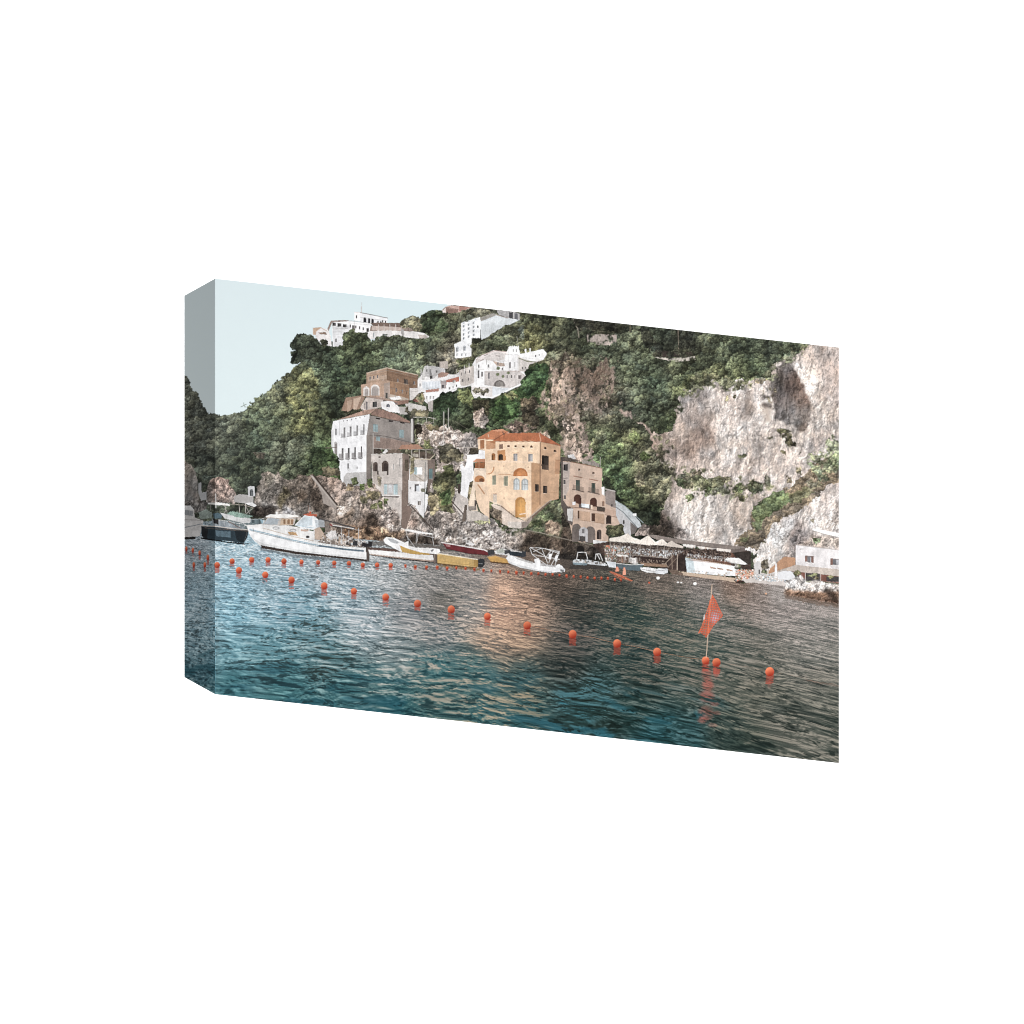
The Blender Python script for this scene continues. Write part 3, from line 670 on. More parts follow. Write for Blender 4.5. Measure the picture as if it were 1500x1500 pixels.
clump(C(480, 900, 600, 870, 690, 920, 690, 1040, 560, 1080, 460, 1040), (58, 84, 46)); clump(C(700, 960, 830, 990, 870, 1080, 840, 1140, 740, 1090), (54, 48, 38)); clump(C(560, 850, 640, 830, 690, 870, 600, 890), (108, 112, 70))
clump(C(700, 880, 830, 880, 880, 960, 800, 990, 720, 960), (112, 98, 80))

UR = part('printed_rock', 'grey craggy rock face between the upper gardens and the orange house in the print')
stone(B(850, 1110, 960, 1080, 1060, 1130, 1130, 1100, 1200, 1150, 1240, 1180, 1330, 1180, 1420, 1230, 1400, 1330, 1300, 1350, 1290, 1420, 1240, 1500, 1030, 1500, 1010, 1290, 880, 1260, 860, 1200), 'r')
stone(C(300, 1000, 380, 970, 430, 1060, 400, 1130, 320, 1120), 'r'); stone(C(560, 1110, 640, 1070, 720, 1110, 880, 1130, 960, 1180, 940, 1250, 700, 1200, 560, 1180), 'r', thr=.42)
use(LAND)
for q, c in ((B(940, 1100, 1040, 1110, 1060, 1150, 960, 1150), (112, 100, 72)), (B(850, 1110, 920, 1100, 930, 1160, 860, 1230), (40, 34, 28)), (B(920, 1240, 990, 1240, 990, 1300, 930, 1310), (150, 152, 100)), (B(1040, 1290, 1140, 1270, 1260, 1340, 1280, 1400, 1180, 1430, 1060, 1430), (106, 98, 76)), (B(1330, 1290, 1390, 1300, 1390, 1370, 1300, 1360), (74, 66, 54)), (B(1120, 1060, 1240, 1080, 1220, 1150, 1120, 1130), (74, 80, 58))):
    clump(q, c, amp=.9)
seg(B(1210, 1300, 1400, 1302), .9, (196, 184, 172), .8); seg(B(1190, 1080, 1420, 1220), .5, (150, 138, 128), .6); seg(B(1080, 1200, 1130, 1310), .5, (120, 108, 98), .6)
part('printed_pole', 'taller left pole in the garden above the rocks of the print')
seg(B(1096, 1000, 1094, 1280), 1.0, (206, 200, 192))
part('printed_pole', 'shorter right pole in the garden above the rocks of the print')
seg(B(1136, 970, 1134, 1140), 1.0, (190, 186, 178))
part('printed_railing', 'pale garden railing above the rocks in the middle of the print')
seg(B(820, 1045, 960, 1045, 1030, 1060), .8, (206, 200, 190)); 
for x in (880, 950, 1010): seg(B(x, 1045, x, 1095), .6, (206, 200, 190))
seg(B(870, 1100, 960, 1105, 1000, 1090), .6, (190, 182, 172))

PALZ = part('printed_house', 'brown stone palazzo with two white arches in the upper left middle of the print')
fill(B(445, 672, 615, 628, 615, 740, 445, 765), (182, 146, 120), .10)
fill(B(615, 628, 880, 690, 875, 800, 800, 800, 615, 740), (138, 104, 80), .10)
fill(B(640, 738, 800, 768, 805, 905, 640, 880), (160, 120, 90), .10)
fill(B(398, 772, 560, 738, 640, 735, 640, 890, 400, 865), (196, 158, 132), .08)
fill(B(640, 850, 740, 870, 800, 890, 790, 910, 640, 890), (190, 170, 152), .1)
fill(B(590, 760, 640, 750, 640, 890, 590, 880), (176, 154, 140), .08)
seg(B(445, 700, 615, 665), .6, (150, 118, 96)); seg(B(615, 665, 878, 722), .6, (112, 82, 62)); seg(B(640, 740, 800, 770), .7, (190, 150, 118), .8)
sub('printed_roof'); seg(B(445, 672, 615, 628, 880, 690), 1.1, (206, 182, 160)); nosub()
for x0_, y0_, x1_, y1_ in ((418, 785, 468, 865), (478, 768, 555, 862)):
    sub('printed_arch', 'white-rimmed arched window'); fill(arch(B, x0_, y0_, x1_, y1_), (226, 218, 212), .03); fill(arch(B, x0_ + 9, y0_ + 16, x1_ - 9, y1_), (176, 164, 158), .06); nosub()
win(B, 762, 722, 794, 762, (96, 86, 80), .15); win(B, 603, 838, 624, 886, (110, 108, 102)); win(B, 575, 690, 590, 730, (206, 180, 160)); win(B, 778, 828, 786, 850, (90, 70, 58))
fill(B(455, 700, 615, 690, 615, 720, 455, 745), (196, 164, 140), .08)
sub('printed_buttress'); fill(B(270, 880, 400, 862, 430, 880, 400, 940, 385, 1000, 230, 990), (160, 126, 104), .1); fill(B(335, 890, 400, 872, 350, 1000, 330, 1000), (206, 174, 150), .06); fill(B(280, 910, 325, 895, 305, 990, 280, 1000), (190, 156, 132), .06); nosub()
part('printed_house', 'low pale house with dark square window between palazzo and big white house in the print')
fill(B(392, 960, 440, 880, 500, 872, 590, 880, 570, 960, 480, 985, 400, 990), (204, 188, 178), .07)
fill(B(565, 915, 660, 905, 720, 960, 725, 1010, 640, 1000, 570, 970), (228, 225, 224), .03)
fill(B(720, 955, 780, 960, 790, 1020, 725, 1020), (190, 182, 176), .07); fill(B(770, 935, 800, 922, 945, 955, 950, 985, 800, 1000), (206, 200, 194), .06)
fill(B(960, 920, 1005, 900, 1005, 1000, 970, 990), (184, 174, 168), .08); fill(B(635, 880, 720, 865, 740, 890, 660, 905), (226, 222, 220), .03)
sub('printed_roof'); fill(B(440, 878, 500, 868, 700, 905, 690, 918, 500, 885), (170, 140, 124), .1); fill(B(680, 912, 800, 898, 800, 930, 690, 940), (150, 112, 96), .1); nosub()
win(B, 492, 914, 530, 960, (84, 84, 82)); win(B, 612, 932, 640, 962, (110, 112, 122), ar=True); win(B, 438, 915, 452, 980, (150, 140, 140)); win(B, 420, 930, 430, 975, (170, 158, 152)); win(B, 690, 920, 706, 936, (120, 108, 104))
use(LAND); bush(*B(790, 985)[0], 4, 5, (84, 76, 60)); clump(B(820, 980, 960, 985, 970, 1030, 800, 1045), (112, 106, 84), amp=.8); clump(B(270, 990, 420, 985, 400, 1020, 300, 1040, 260, 1030), (62, 64, 46)); bush(*B(850, 905)[0], 4, 3, (106, 60, 56))

def jots(pid, pts_w, pts_l, cr):
    use(pid)
    for x, y, w_, h_ in pts_w: win(cr, x, y, x + w_, y + h_, (118, 112, 112), .0)
    for a_ in pts_l: seg(cr(*a_), .45, (150, 142, 138), .7)


_hp = {p_[1].split()[0] + p_[1].split()[1]: i_ for i_, p_ in enumerate(PARTS) if p_ and p_[0] == 'printed_house' and p_[1]}
jots(_hp['largewhite'], ((350, 600, 10, 30), (376, 660, 12, 40), (510, 580, 12, 22), (548, 625, 9, 22), (590, 690, 10, 26), (625, 690, 10, 26), (655, 690, 9, 24), (640, 470, 9, 22), (665, 470, 9, 22), (720, 620, 10, 20), (745, 618, 9, 18), (830, 520, 9, 16), (860, 512, 9, 16), (430, 600, 10, 26)),
     ((330, 640, 400, 640), (400, 770, 560, 795), (470, 570, 590, 570), (600, 515, 690, 520), (700, 640, 770, 640), (420, 560, 420, 600), (480, 500, 590, 512), (710, 540, 890, 560), (310, 820, 460, 822), (605, 450, 605, 640), (560, 570, 560, 655), (330, 590, 330, 770)), C)
jots(_hp['groupof'], ((1240, 670, 10, 24), (1275, 655, 10, 24), (1310, 645, 10, 24), (1250, 720, 12, 26), (1300, 710, 10, 26), (950, 640, 10, 20), (1030, 650, 14, 20), (1140, 790, 10, 22), (1170, 780, 10, 20), (1200, 770, 10, 18), (890, 760, 10, 24)),
     ((915, 700, 1040, 690), (1105, 690, 1230, 680), (940, 800, 1070, 800), (1240, 640, 1350, 605), (815, 830, 880, 825), (1065, 735, 1120, 735), (1130, 830, 1240, 790)), B)
jots(_hp['brownstone'], ((470, 700, 12, 26), (500, 695, 12, 26), (530, 690, 12, 26), (700, 720, 14, 26), (840, 740, 14, 26), (690, 800, 14, 30), (740, 810, 14, 30)), ((445, 690, 615, 648), (615, 648, 878, 708), (640, 800, 800, 830), (690, 770, 690, 880), (400, 800, 640, 770)), B)
jots(_hp['whitehilltop'], ((300, 262, 12, 26), (350, 270, 12, 24), (380, 278, 10, 24), (410, 286, 10, 24), (355, 185, 8, 26), (575, 225, 12, 20), (600, 232, 9, 16), (180, 380, 12, 30)), ((300, 250, 480, 268), (160, 300, 290, 296), (390, 200, 620, 232), (340, 230, 340, 330)), B)
for k in range(46):          # pale trunks and bare branches among the trees
    rr = np.random.default_rng(700 + k); x = rr.uniform(330, 1040); y = rr.uniform(470, 690)
    j_ = min(H - 1, int((y - Y0) * S)); i_ = min(W - 1, int((x - X0) * S))
    if PID[j_, i_] == LAND: use(LAND); seg(P(x, y, x + rr.uniform(-2.5, 2.5), y + rr.uniform(3, 9)), rr.uniform(.35, .7), (150, 140, 122), .45)

# ======================= BIG WHITE HOUSE =======================
part('printed_house', 'tall white house with grey side wall and hipped tile roof left of centre in the print')
fill(B(162, 1078, 470, 1020, 452, 1260, 442, 1520, 445, 1680, 330, 1655, 240, 1670, 215, 1480, 148, 1290, 148, 1160), (230, 229, 231), .025)
fill(B(148, 1150, 165, 1150, 165, 1310, 148, 1290), (214, 212, 212), .03)
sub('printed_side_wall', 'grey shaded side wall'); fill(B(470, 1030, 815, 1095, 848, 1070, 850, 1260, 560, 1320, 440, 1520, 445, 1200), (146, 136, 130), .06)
fill(B(445, 1195, 500, 1200, 500, 1350, 480, 1360, 480, 1600, 442, 1610), (134, 122, 114), .06)
fill(B(500, 1210, 640, 1225, 830, 1265, 700, 1320, 500, 1310), (150, 126, 114), .1); seg(B(470, 1195, 600, 1205, 830, 1262), .8, (96, 86, 80)); nosub()
fill(B(820, 1060, 836, 1060, 836, 1260, 820, 1262), (196, 190, 186), .06); fill(B(838, 1072, 850, 1070, 850, 1250, 838, 1256), (60, 52, 48), .1)
sub('printed_roof', 'brown hipped tile roof'); fill(B(210, 1062, 330, 1020, 430, 985, 530, 972, 470, 1018), (186, 146, 126), .10)
fill(B(530, 972, 570, 978, 700, 1020, 815, 1085, 800, 1092, 640, 1062, 475, 1022), (148, 114, 100), .14); seg(B(475, 1026, 640, 1066, 812, 1096), .8, (74, 60, 54)); seg(B(200, 1066, 470, 1018), .5, (170, 140, 124)); nosub()
seg(B(570, 960, 570, 985), 1.0, (100, 90, 86)); seg(B(415, 985, 415, 1005), 1.4, (100, 84, 78)); seg(B(265, 1010, 265, 1060), .5, (120, 110, 106), .6)
for x, y in ((248, 1078), (282, 1070), (318, 1064), (352, 1056), (388, 1048), (428, 1040)): win(B, x - 4, y - 4, x + 5, y + 5, (92, 86, 86))
for x, y in ((540, 1055), (650, 1078), (745, 1092)): win(B, x - 18, y - 8, x + 20, y + 6, (60, 52, 50), .15)
for k, x in enumerate((250, 302, 357, 414)):
    win(B, x, 1132 - 9 * k, x + 14, 1214 - 8 * k, (120, 116, 116)); 
    sub('printed_balcony'); fill(rect(B, x - 22, 1182 - 8 * k, x + 14, 1216 - 8 * k), (150, 148, 150), .1, a=.55); seg(B(x - 22, 1216 - 8 * k, x + 14, 1214 - 8 * k), .6, (110, 106, 106)); nosub()
win(B, 180, 1142, 190, 1198, (132, 128, 128)); seg(B(216, 1070, 214, 1200), .4, (190, 186, 184))
for k, x in enumerate((234, 286, 340, 394)):
    win(B, x, 1308 - 5 * k, x + 14, 1392 - 4 * k, (122, 118, 118))
    sub('printed_balcony'); fill(rect(B, x - 22, 1352 - 4 * k, x + 16, 1404 - 4 * k), (126, 120, 120), .12, a=.62); seg(B(x - 22, 1402 - 4 * k, x + 4, 1408 - 4 * k, x + 16, 1400 - 4 * k), .9, (92, 86, 86)); nosub()
sub('printed_arch'); fill(arch(B, 170, 1252, 196, 1380), (176, 170, 168), .06); fill(arch(B, 176, 1268, 192, 1380), (140, 132, 130), .1); nosub()
seg(B(95, 1305, 190, 1300), 1.2, (112, 94, 84)); win(B, 282, 1436, 294, 1480, (110, 106, 108)); win(B, 362, 1462, 368, 1484, (170, 168, 170))
for q in ((498, 1104, 538, 1166), (722, 1150, 760, 1216), (524, 1208, 556, 1242)): win(B, *q, (138, 162, 166), .1, 'printed_shutter')
sub('printed_plinth', 'rough grey base wall'); fill(G(275, 305, 440, 295, 445, 470, 330, 480, 240, 450, 250, 340), (190, 186, 184), .08, {'s': .5}); nosub()

# ======================= STONE HOUSE WITH ARCHES =======================
part('printed_house', 'beige stone house with two dark arches below the big white house in the print')
fill(G(485, 150, 745, 140, 748, 320, 740, 560, 735, 790, 690, 760, 620, 560, 560, 470, 490, 420), (206, 194, 186), .06)
fill(G(485, 180, 560, 330, 560, 430, 500, 380), (182, 168, 158), .08)
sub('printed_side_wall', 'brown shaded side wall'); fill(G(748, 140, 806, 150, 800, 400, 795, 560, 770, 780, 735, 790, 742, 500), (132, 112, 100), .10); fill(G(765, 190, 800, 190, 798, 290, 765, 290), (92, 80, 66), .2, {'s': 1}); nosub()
for q in ((500, 212, 540, 290), (574, 200, 628, 292)):
    sub('printed_arch', 'dark open arch'); fill(arch(G, *q), (96, 80, 72), .12); fill(arch(G, q[0] + 14, q[1] + 22, q[2] - 2, q[3]), (70, 58, 54), .1); nosub()
fill(G(530, 285, 544, 285, 544, 322, 530, 318), (92, 82, 76), .1); fill(G(614, 288, 628, 288, 628, 324, 614, 322), (92, 82, 76), .1)
win(G, 666, 232, 678, 276, (200, 192, 188)); win(G, 720, 180, 738, 250, (206, 196, 190)); win(G, 545, 162, 562, 178, (110, 98, 92))
fill(G(588, 396, 705, 396, 705, 490, 588, 488), (196, 190, 188), .05)
for q in ((592, 400, 618, 486), (672, 402, 706, 488)): win(G, *q, (174, 196, 200), .0, 'printed_shutter')
win(G, 628, 404, 664, 470, (206, 206, 208), .0, 'printed_door'); 
sub('printed_balcony'); seg(G(575, 494, 722, 496), 1.1, (226, 222, 220)); fill(G(580, 500, 720, 500, 715, 515, 590, 508), (128, 116, 110), .1); seg(G(590, 398, 706, 399), .7, (120, 108, 102))
for x in range(620, 672, 10): seg(G(x, 450, x, 490), .3, (150, 146, 144), .7)
nosub()
sub('printed_terrace'); seg(G(485, 148, 610, 138, 750, 140), .8, (206, 200, 194)); fill(G(500, 100, 560, 95, 580, 140, 500, 145), (90, 76, 66), .3, {'s': 1.}); fill(G(590, 120, 640, 105, 720, 110, 740, 138, 590, 138), (116, 98, 84), .25, {'s': 1.}); seg(G(500, -30, 500, 140), .8, (214, 206, 200)); seg(G(500, 95, 650, 105), .6, (206, 198, 190))
fill(G(580, 135, 610, 100, 625, 120, 600, 140), (226, 222, 220), .04); nosub()
part('printed_house', 'narrow white and stone house with turquoise shutters on the shore of the print')
fill(G(812, 180, 958, 180, 962, 360, 940, 480, 985, 500, 950, 600, 930, 690, 860, 610, 795, 560, 800, 370), (224, 221, 221), .03)
fill(G(812, 180, 958, 182, 958, 360, 940, 380, 806, 370), (194, 182, 172), .10)
sub('printed_side_wall', 'brown shaded side wall'); fill(G(958, 185, 1022, 190, 1020, 340, 1000, 380, 1000, 460, 960, 470, 962, 330), (126, 108, 98), .1); nosub()
win(G, 845, 256, 870, 318, (172, 194, 198), .0, 'printed_shutter'); win(G, 872, 256, 914, 316, (236, 235, 236), .0, 'printed_door'); win(G, 970, 268, 1002, 354, (100, 126, 128), .0, 'printed_shutter')
win(G, 850, 402, 886, 462, (120, 116, 118)); fill(G(866, 412, 890, 412, 890, 462, 866, 462), (200, 204, 210), .04); win(G, 876, 542, 902, 576, (156, 144, 138)); win(G, 808, 424, 816, 440, (120, 112, 110))
seg(G(940, 215, 938, 420, 930, 690), .8, (106, 110, 112)); seg(G(845, 318, 925, 372), 1.0, (150, 132, 110), .8); seg(G(846, 398, 905, 400), .6, (150, 140, 134))
sub('printed_balcony'); fill(G(820, 130, 945, 125, 1010, 150, 990, 185, 850, 180), (96, 82, 70), .25, {'s': .8}); seg(G(800, 150, 850, 185, 980, 190, 1020, 150), 1.1, (206, 190, 160)); 
for x in (825, 888, 945): seg(G(x, 105, x, 182), .8, (206, 196, 186))
seg(G(800, 105, 1000, 110), .6, (190, 180, 170)); fill(G(830, 140, 880, 145, 880, 170, 840, 168), (170, 160, 146), .1); nosub()
sub('printed_roof', 'terracotta terrace roof'); fill(G(715, 102, 740, 68, 880, 62, 920, 100, 820, 106), (184, 130, 104), .08); nosub()
use(LAND)
clump(G(815, 180, 850, 170, 846, 300, 812, 330), (150, 140, 96), {'s': 1.2}, a=.8); clump(G(900, 440, 940, 430, 940, 470, 910, 470), (140, 140, 90), {'s': 1.2}, a=.7); clump(G(530, 330, 570, 340, 568, 420, 545, 410), (150, 140, 112), {'s': 1.2}, a=.7)
clump(G(930, 40, 970, 30, 990, 90, 940, 105), (150, 160, 100), {'s': 1.2})

# ======================= SHORE ROCKS (left and middle) =======================
part('printed_cliff', 'tall vertical rock face at the left wrapped edge of the print')
stone(F(40, 200, 120, 240, 150, 290, 165, 400, 175, 480, 200, 540, 40, 600), 'c', {'s': 1, 'm': 3})
sl, m = pmask(F(40, 540, 200, 530, 250, 560, 240, 640, 40, 640)); put(sl, m, rock(np.broadcast_to(rgb((112, 106, 102)), IMG[sl].shape), RDET, sl))
part('printed_rock', 'pinkish rubble bank behind the moored boats at the left of the print')
stone(F(255, 370, 340, 345, 440, 350, 440, 420, 500, 470, 480, 560, 250, 560), 'r')
seg(F(640, 132, 740, 136, 745, 142), .8, (150, 136, 124), .7); sl, m = pmask(F(640, 140, 740, 142, 730, 190, 680, 180), {'s': 1}); put(sl, m, rock(np.broadcast_to(rgb((118, 102, 92)), IMG[sl].shape), RDET, sl), .6)
part('printed_shrine', 'small white arched shrine and wall by the rocks at the left of the print')
fill(F(480, 500, 520, 485, 600, 490, 640, 500, 640, 560, 560, 560, 480, 550), (176, 172, 170), .08); fill(F(595, 425, 612, 415, 650, 420, 655, 500, 600, 505), (206, 206, 208), .04); win(F, 608, 442, 640, 500, (104, 108, 110), ar=True)
fill(F(176, 395, 200, 380, 204, 470, 245, 465, 245, 530, 200, 540, 176, 470), (176, 176, 178), .06)
part('printed_rock', 'craggy dark and grey shore rock left of the big white house in the print')
stone(F(640, 560, 670, 460, 690, 390, 720, 320, 760, 285, 840, 300, 900, 350, 980, 360, 1010, 310, 1130, 330, 1200, 340, 1350, 350, 1420, 420, 1520, 420, 1520, 800, 1300, 780, 1000, 700, 850, 690, 700, 680, 640, 640), 'r')
for q, c in ((F(640, 590, 700, 600, 760, 580, 840, 590, 830, 650, 720, 690, 600, 680), (44, 38, 34)), (F(1120, 430, 1200, 450, 1220, 560, 1170, 640, 1130, 560), (64, 56, 50)), (F(900, 420, 960, 480, 900, 560, 880, 620, 840, 560), (98, 90, 68)), (F(1000, 460, 1080, 420, 1100, 520, 1020, 560), (106, 92, 80)), (F(880, 560, 1000, 640, 900, 660), (150, 148, 150)), (F(740, 330, 800, 320, 820, 400, 740, 420), (120, 112, 100)), (F(1380, 680, 1500, 640, 1500, 740, 1400, 730), (84, 74, 66))):
    rockfill(q, c, RDET, {'s': 1.2, 'm': 3}, .85)
SHORE = part('printed_rock', 'broken pale shore rocks under the houses in the middle of the print')
stone(G(100, 560, 200, 560, 240, 440, 330, 420, 420, 400, 480, 380, 560, 440, 620, 560, 700, 640, 740, 760, 800, 560, 860, 600, 930, 690, 960, 560, 1000, 400, 1100, 460, 1180, 400, 1300, 520, 1320, 640, 1400, 700, 1500, 700,
        1560, 760, 1700, 850, 1840, 860, 2060, 980, 2080, 1060, 1900, 1080, 1700, 1060, 1540, 1010, 1300, 960, 1020, 930, 700, 900, 480, 890, 300, 860, 100, 800), 'r')
for q, c in ((G(430, 680, 500, 640, 540, 700, 500, 770, 440, 760), (52, 44, 38)), (G(250, 640, 330, 590, 350, 650, 270, 720), (96, 84, 74)), (G(240, 740, 450, 760, 400, 860, 240, 850), (110, 84, 64)), (G(380, 780, 700, 800, 760, 840, 700, 880, 400, 870), (74, 58, 46)), (G(760, 830, 1020, 830, 1070, 920, 760, 900), (60, 52, 46)), (G(560, 640, 700, 600, 730, 740, 600, 770), (190, 172, 162)), (G(230, 560, 330, 560, 240, 660, 150, 650), (178, 164, 154)),
             (G(460, 760, 540, 755, 640, 790, 620, 830, 520, 830), (186, 150, 122)), (G(640, 815, 690, 815, 690, 860, 650, 860), (190, 154, 124)), (G(440, 840, 490, 835, 480, 870, 440, 870), (180, 140, 108)), (G(320, 800, 420, 770, 440, 820, 370, 860), (160, 128, 102)), (G(700, 800, 760, 790, 790, 830, 720, 840), (150, 122, 98)), (G(790, 700, 870, 680, 860, 760, 800, 770), (128, 112, 104)), (G(1000, 830, 1090, 820, 1180, 860, 1100, 900), (172, 160, 152)), (G(1240, 830, 1400, 820, 1480, 880, 1300, 920), (186, 176, 170)), (G(1190, 700, 1320, 720, 1300, 800, 1180, 790), (172, 160, 152))):
    rockfill(q, c, RDET ** 1.1, {'s': 1.2, 'm': 3}, .9)
# bright chips / dark gaps in the rubble
rng = np.random.default_rng(5)
for _ in range(230):
    x, y = rng.uniform(665, 768), rng.uniform(758, 806)
    if y < 762 + (x - 665) * .12: continue
    w_ = rng.uniform(1., 3.2); d_ = rng.random()
    q = [(x - w_, y), (x, y - w_ * .7), (x + w_, y + rng.uniform(-.6, .6)), (x + .3, y + w_ * .6)]
    fill(q, (204, 194, 188) if d_ < .4 else ((140, 128, 120) if d_ < .75 else (70, 62, 56)), .1, {'s': .6}, a=.75, setid=False)
part('printed_rock', 'dark overhanging rock with sea cave shadow right of the orange house in the print')
for q, c, al in ((HH(580, 960, 640, 900, 720, 920, 930, 980, 940, 760, 1000, 700, 1010, 860, 1040, 1010, 1210, 1020, 1340, 1050, 1340, 1160, 1000, 1160, 900, 1150, 560, 1060), (72, 62, 54), 1), (HH(800, 830, 880, 800, 930, 880, 920, 960, 800, 930), (164, 140, 122), .9), (HH(690, 940, 830, 950, 850, 1060, 720, 1040), (60, 52, 44), .9), (HH(840, 960, 930, 980, 930, 1060, 850, 1080), (112, 98, 86), .85), (HH(560, 920, 640, 930, 600, 1040, 480, 1040), (150, 136, 126), .8), (HH(1040, 1010, 1210, 1040, 1200, 1110, 1040, 1110), (78, 70, 64), .9), (HH(920, 1100, 1100, 1110, 1340, 1140, 1340, 1170, 900, 1160), (36, 33, 31), .9), (HH(1200, 1050, 1340, 1060, 1330, 1140, 1200, 1140), (40, 36, 34), .9)):
    rockfill(q, c, RDET, {'s': 1., 'm': 2.5}, al)
fill(arch(HH, 1066, 1035, 1130, 1110), (34, 31, 30), .1)
seg(HH(620, 900, 760, 925, 930, 970, 1200, 1028), .9, (166, 152, 140), .9)
use(LAND)
for q, c in ((HH(640, 860, 700, 790, 780, 780, 850, 700, 880, 640, 940, 680, 960, 760, 900, 830, 820, 810, 780, 890, 680, 900), (104, 108, 80)), (HH(830, 690, 880, 645, 950, 700, 920, 740, 850, 740), (122, 130, 100)), (HH(760, 780, 850, 750, 880, 800, 800, 830), (98, 112, 74)), (HH(680, 830, 760, 810, 770, 880, 690, 890), (72, 84, 54)), (HH(930, 760, 1000, 740, 1000, 860, 940, 880), (46, 42, 36)), (HH(310, 680, 360, 660, 370, 710, 330, 720), (124, 130, 76)), (HH(190, 820, 300, 790, 340, 840, 230, 850), (150, 150, 112)), (HH(150, 500, 200, 490, 200, 690, 140, 690), (128, 116, 88)), (HH(50, 440, 100, 420, 100, 500, 50, 520), (84, 100, 66)),
             (G(1000, 400, 1060, 330, 1120, 230, 1180, 260, 1200, 400, 1170, 560, 1180, 640, 1080, 620, 1030, 560), (98, 98, 66)), (G(1060, 480, 1150, 440, 1160, 560, 1080, 580), (62, 80, 46)), (G(1090, 240, 1170, 230, 1180, 330, 1100, 340), (74, 80, 50)), (G(960, 480, 1040, 440, 1050, 620, 980, 680), (150, 138, 108)), (G(310, 350, 360, 345, 370, 390, 330, 415), (96, 108, 66)), (G(385, 400, 425, 395, 425, 440, 390, 460), (96, 116, 62)), (G(450, 360, 490, 350, 495, 420, 455, 430), (92, 106, 58)), (G(540, 540, 580, 545, 575, 610, 545, 600), (128, 140, 84)), (G(590, 525, 620, 520, 622, 570, 595, 570), (96, 112, 66)), (G(470, 570, 530, 560, 530, 610, 480, 600), (144, 146, 96)), (G(390, 500, 460, 500, 450, 560, 400, 560), (140, 132, 98)), (G(270, 420, 330, 390, 330, 450, 270, 460), (128, 112, 90)), (G(440, 450, 560, 470, 540, 530, 440, 520), (160, 146, 112))):
    clump(q, c, {'s': 1.4, 'm': 2.5}, amp=.9)
clump(F(700, 300, 780, 250, 820, 180, 900, 60, 1060, 60, 1200, 40, 1370, 180, 1370, 260, 1260, 330, 1160, 330, 1080, 290, 960, 340, 860, 310), None)
clump(F(1130, 90, 1220, 80, 1230, 300, 1150, 330, 1110, 240), (40, 52, 34), a=.85); clump(F(1220, 250, 1370, 260, 1380, 320, 1230, 330), (92, 84, 66), amp=.8)
# stairways
part('printed_stair', 'long grey stair ramp slanting down to the shore left of centre in the print')
fill(F(1120, 325, 1160, 330, 1350, 570, 1340, 610, 1230, 560, 1220, 480, 1190, 420), (164, 152, 144), .10); seg(F(1150, 325, 1350, 575), 2.2, (66, 56, 50)); seg(F(1135, 330, 1335, 580), 1.0, (196, 186, 178), .8)
part('printed_stair', 'dark slanting stair rail below the narrow white house in the print')
seg(G(820, 585, 1010, 790), 1.6, (78, 66, 60)); seg(G(800, 590, 990, 800), .6, (196, 180, 168), .8); fill(G(750, 590, 800, 580, 830, 610, 780, 780, 740, 770), (132, 112, 102), .1)

# ======================= ORANGE HOUSE =======================
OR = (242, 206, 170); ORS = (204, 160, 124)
part('printed_house', 'large peach-orange house with red tile roof and arches in the centre of the print')
fill(HH(230, 135, 380, 120, 465, 140, 765, 145, 765, 340, 684, 335, 680, 330, 680, 790, 640, 830, 540, 780, 420, 690, 300, 640, 330, 800, 250, 720, 215, 560, 200, 470, 290, 380, 290, 230, 235, 220), OR, .03)
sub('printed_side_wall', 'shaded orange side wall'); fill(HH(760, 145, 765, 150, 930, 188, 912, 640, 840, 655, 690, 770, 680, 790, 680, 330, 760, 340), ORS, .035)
fill(HH(684, 332, 758, 345, 758, 690, 686, 760), (196, 148, 108), .04); seg(HH(758, 160, 756, 690), 1.0, (110, 78, 62)); seg(HH(686, 590, 800, 580, 920, 590), .4, (170, 122, 88), .5); fill(HH(885, 310, 925, 310, 920, 430, 880, 430), (190, 140, 104), .03); seg(HH(885, 310, 925, 312), .6, (160, 110, 76)); nosub()
sub('printed_roof', 'red-orange tile roof'); fill(HH(350, 150, 470, 84, 750, 80, 762, 152, 560, 150), (198, 112, 72), .06); fill(HH(750, 80, 930, 186, 762, 156), (184, 102, 68), .06); fill(HH(225, 128, 345, 60, 440, 50, 490, 75, 365, 140), (204, 124, 84), .06); fill(HH(350, 60, 440, 48, 470, 66, 400, 70), (222, 150, 112), .05)
seg(HH(365, 142, 465, 80), .9, (120, 72, 54)); seg(HH(748, 80, 764, 155), .8, (226, 176, 146)); seg(HH(350, 153, 762, 156, 930, 190), .8, (150, 92, 66)); seg(HH(225, 130, 365, 138), .8, (170, 112, 82))
for k in range(22): seg(HH(480 + 12 * k, 86, 400 + 16.4 * k, 148), .35, (168, 90, 58), .45)
nosub(); seg(HH(440, 75, 452, 95), 1.6, (120, 84, 68)); seg(HH(318, 95, 322, 115), 1.2, (226, 190, 160)); seg(HH(465, 180, 760, 158), .7, (244, 214, 186))
for q in ((250, 140, 285, 215), (310, 150, 380, 215)): win(HH, *q, (178, 116, 76), .0, 'printed_loggia')
fill(HH(300, 150, 380, 175, 380, 215, 300, 220), (202, 146, 106), .05); seg(HH(290, 130, 292, 220), .9, (240, 206, 172)); fill(HH(290, 232, 395, 225, 400, 320, 290, 320), (240, 204, 168), .03); fill(HH(395, 230, 460, 225, 470, 315, 400, 320), (206, 140, 88), .05); fill(HH(412, 180, 440, 175, 440, 215, 412, 220), (150, 116, 96), .1)
win(HH, 345, 252, 378, 312, (170, 104, 58), ar=True); win(HH, 405, 258, 442, 312, (70, 58, 46), ar=True)
for x, y in ((489, 192), (549, 193), (616, 195), (682, 197)): win(HH, x - 10, y - 9, x + 11, y + 10, (112, 70, 52), ar=True)
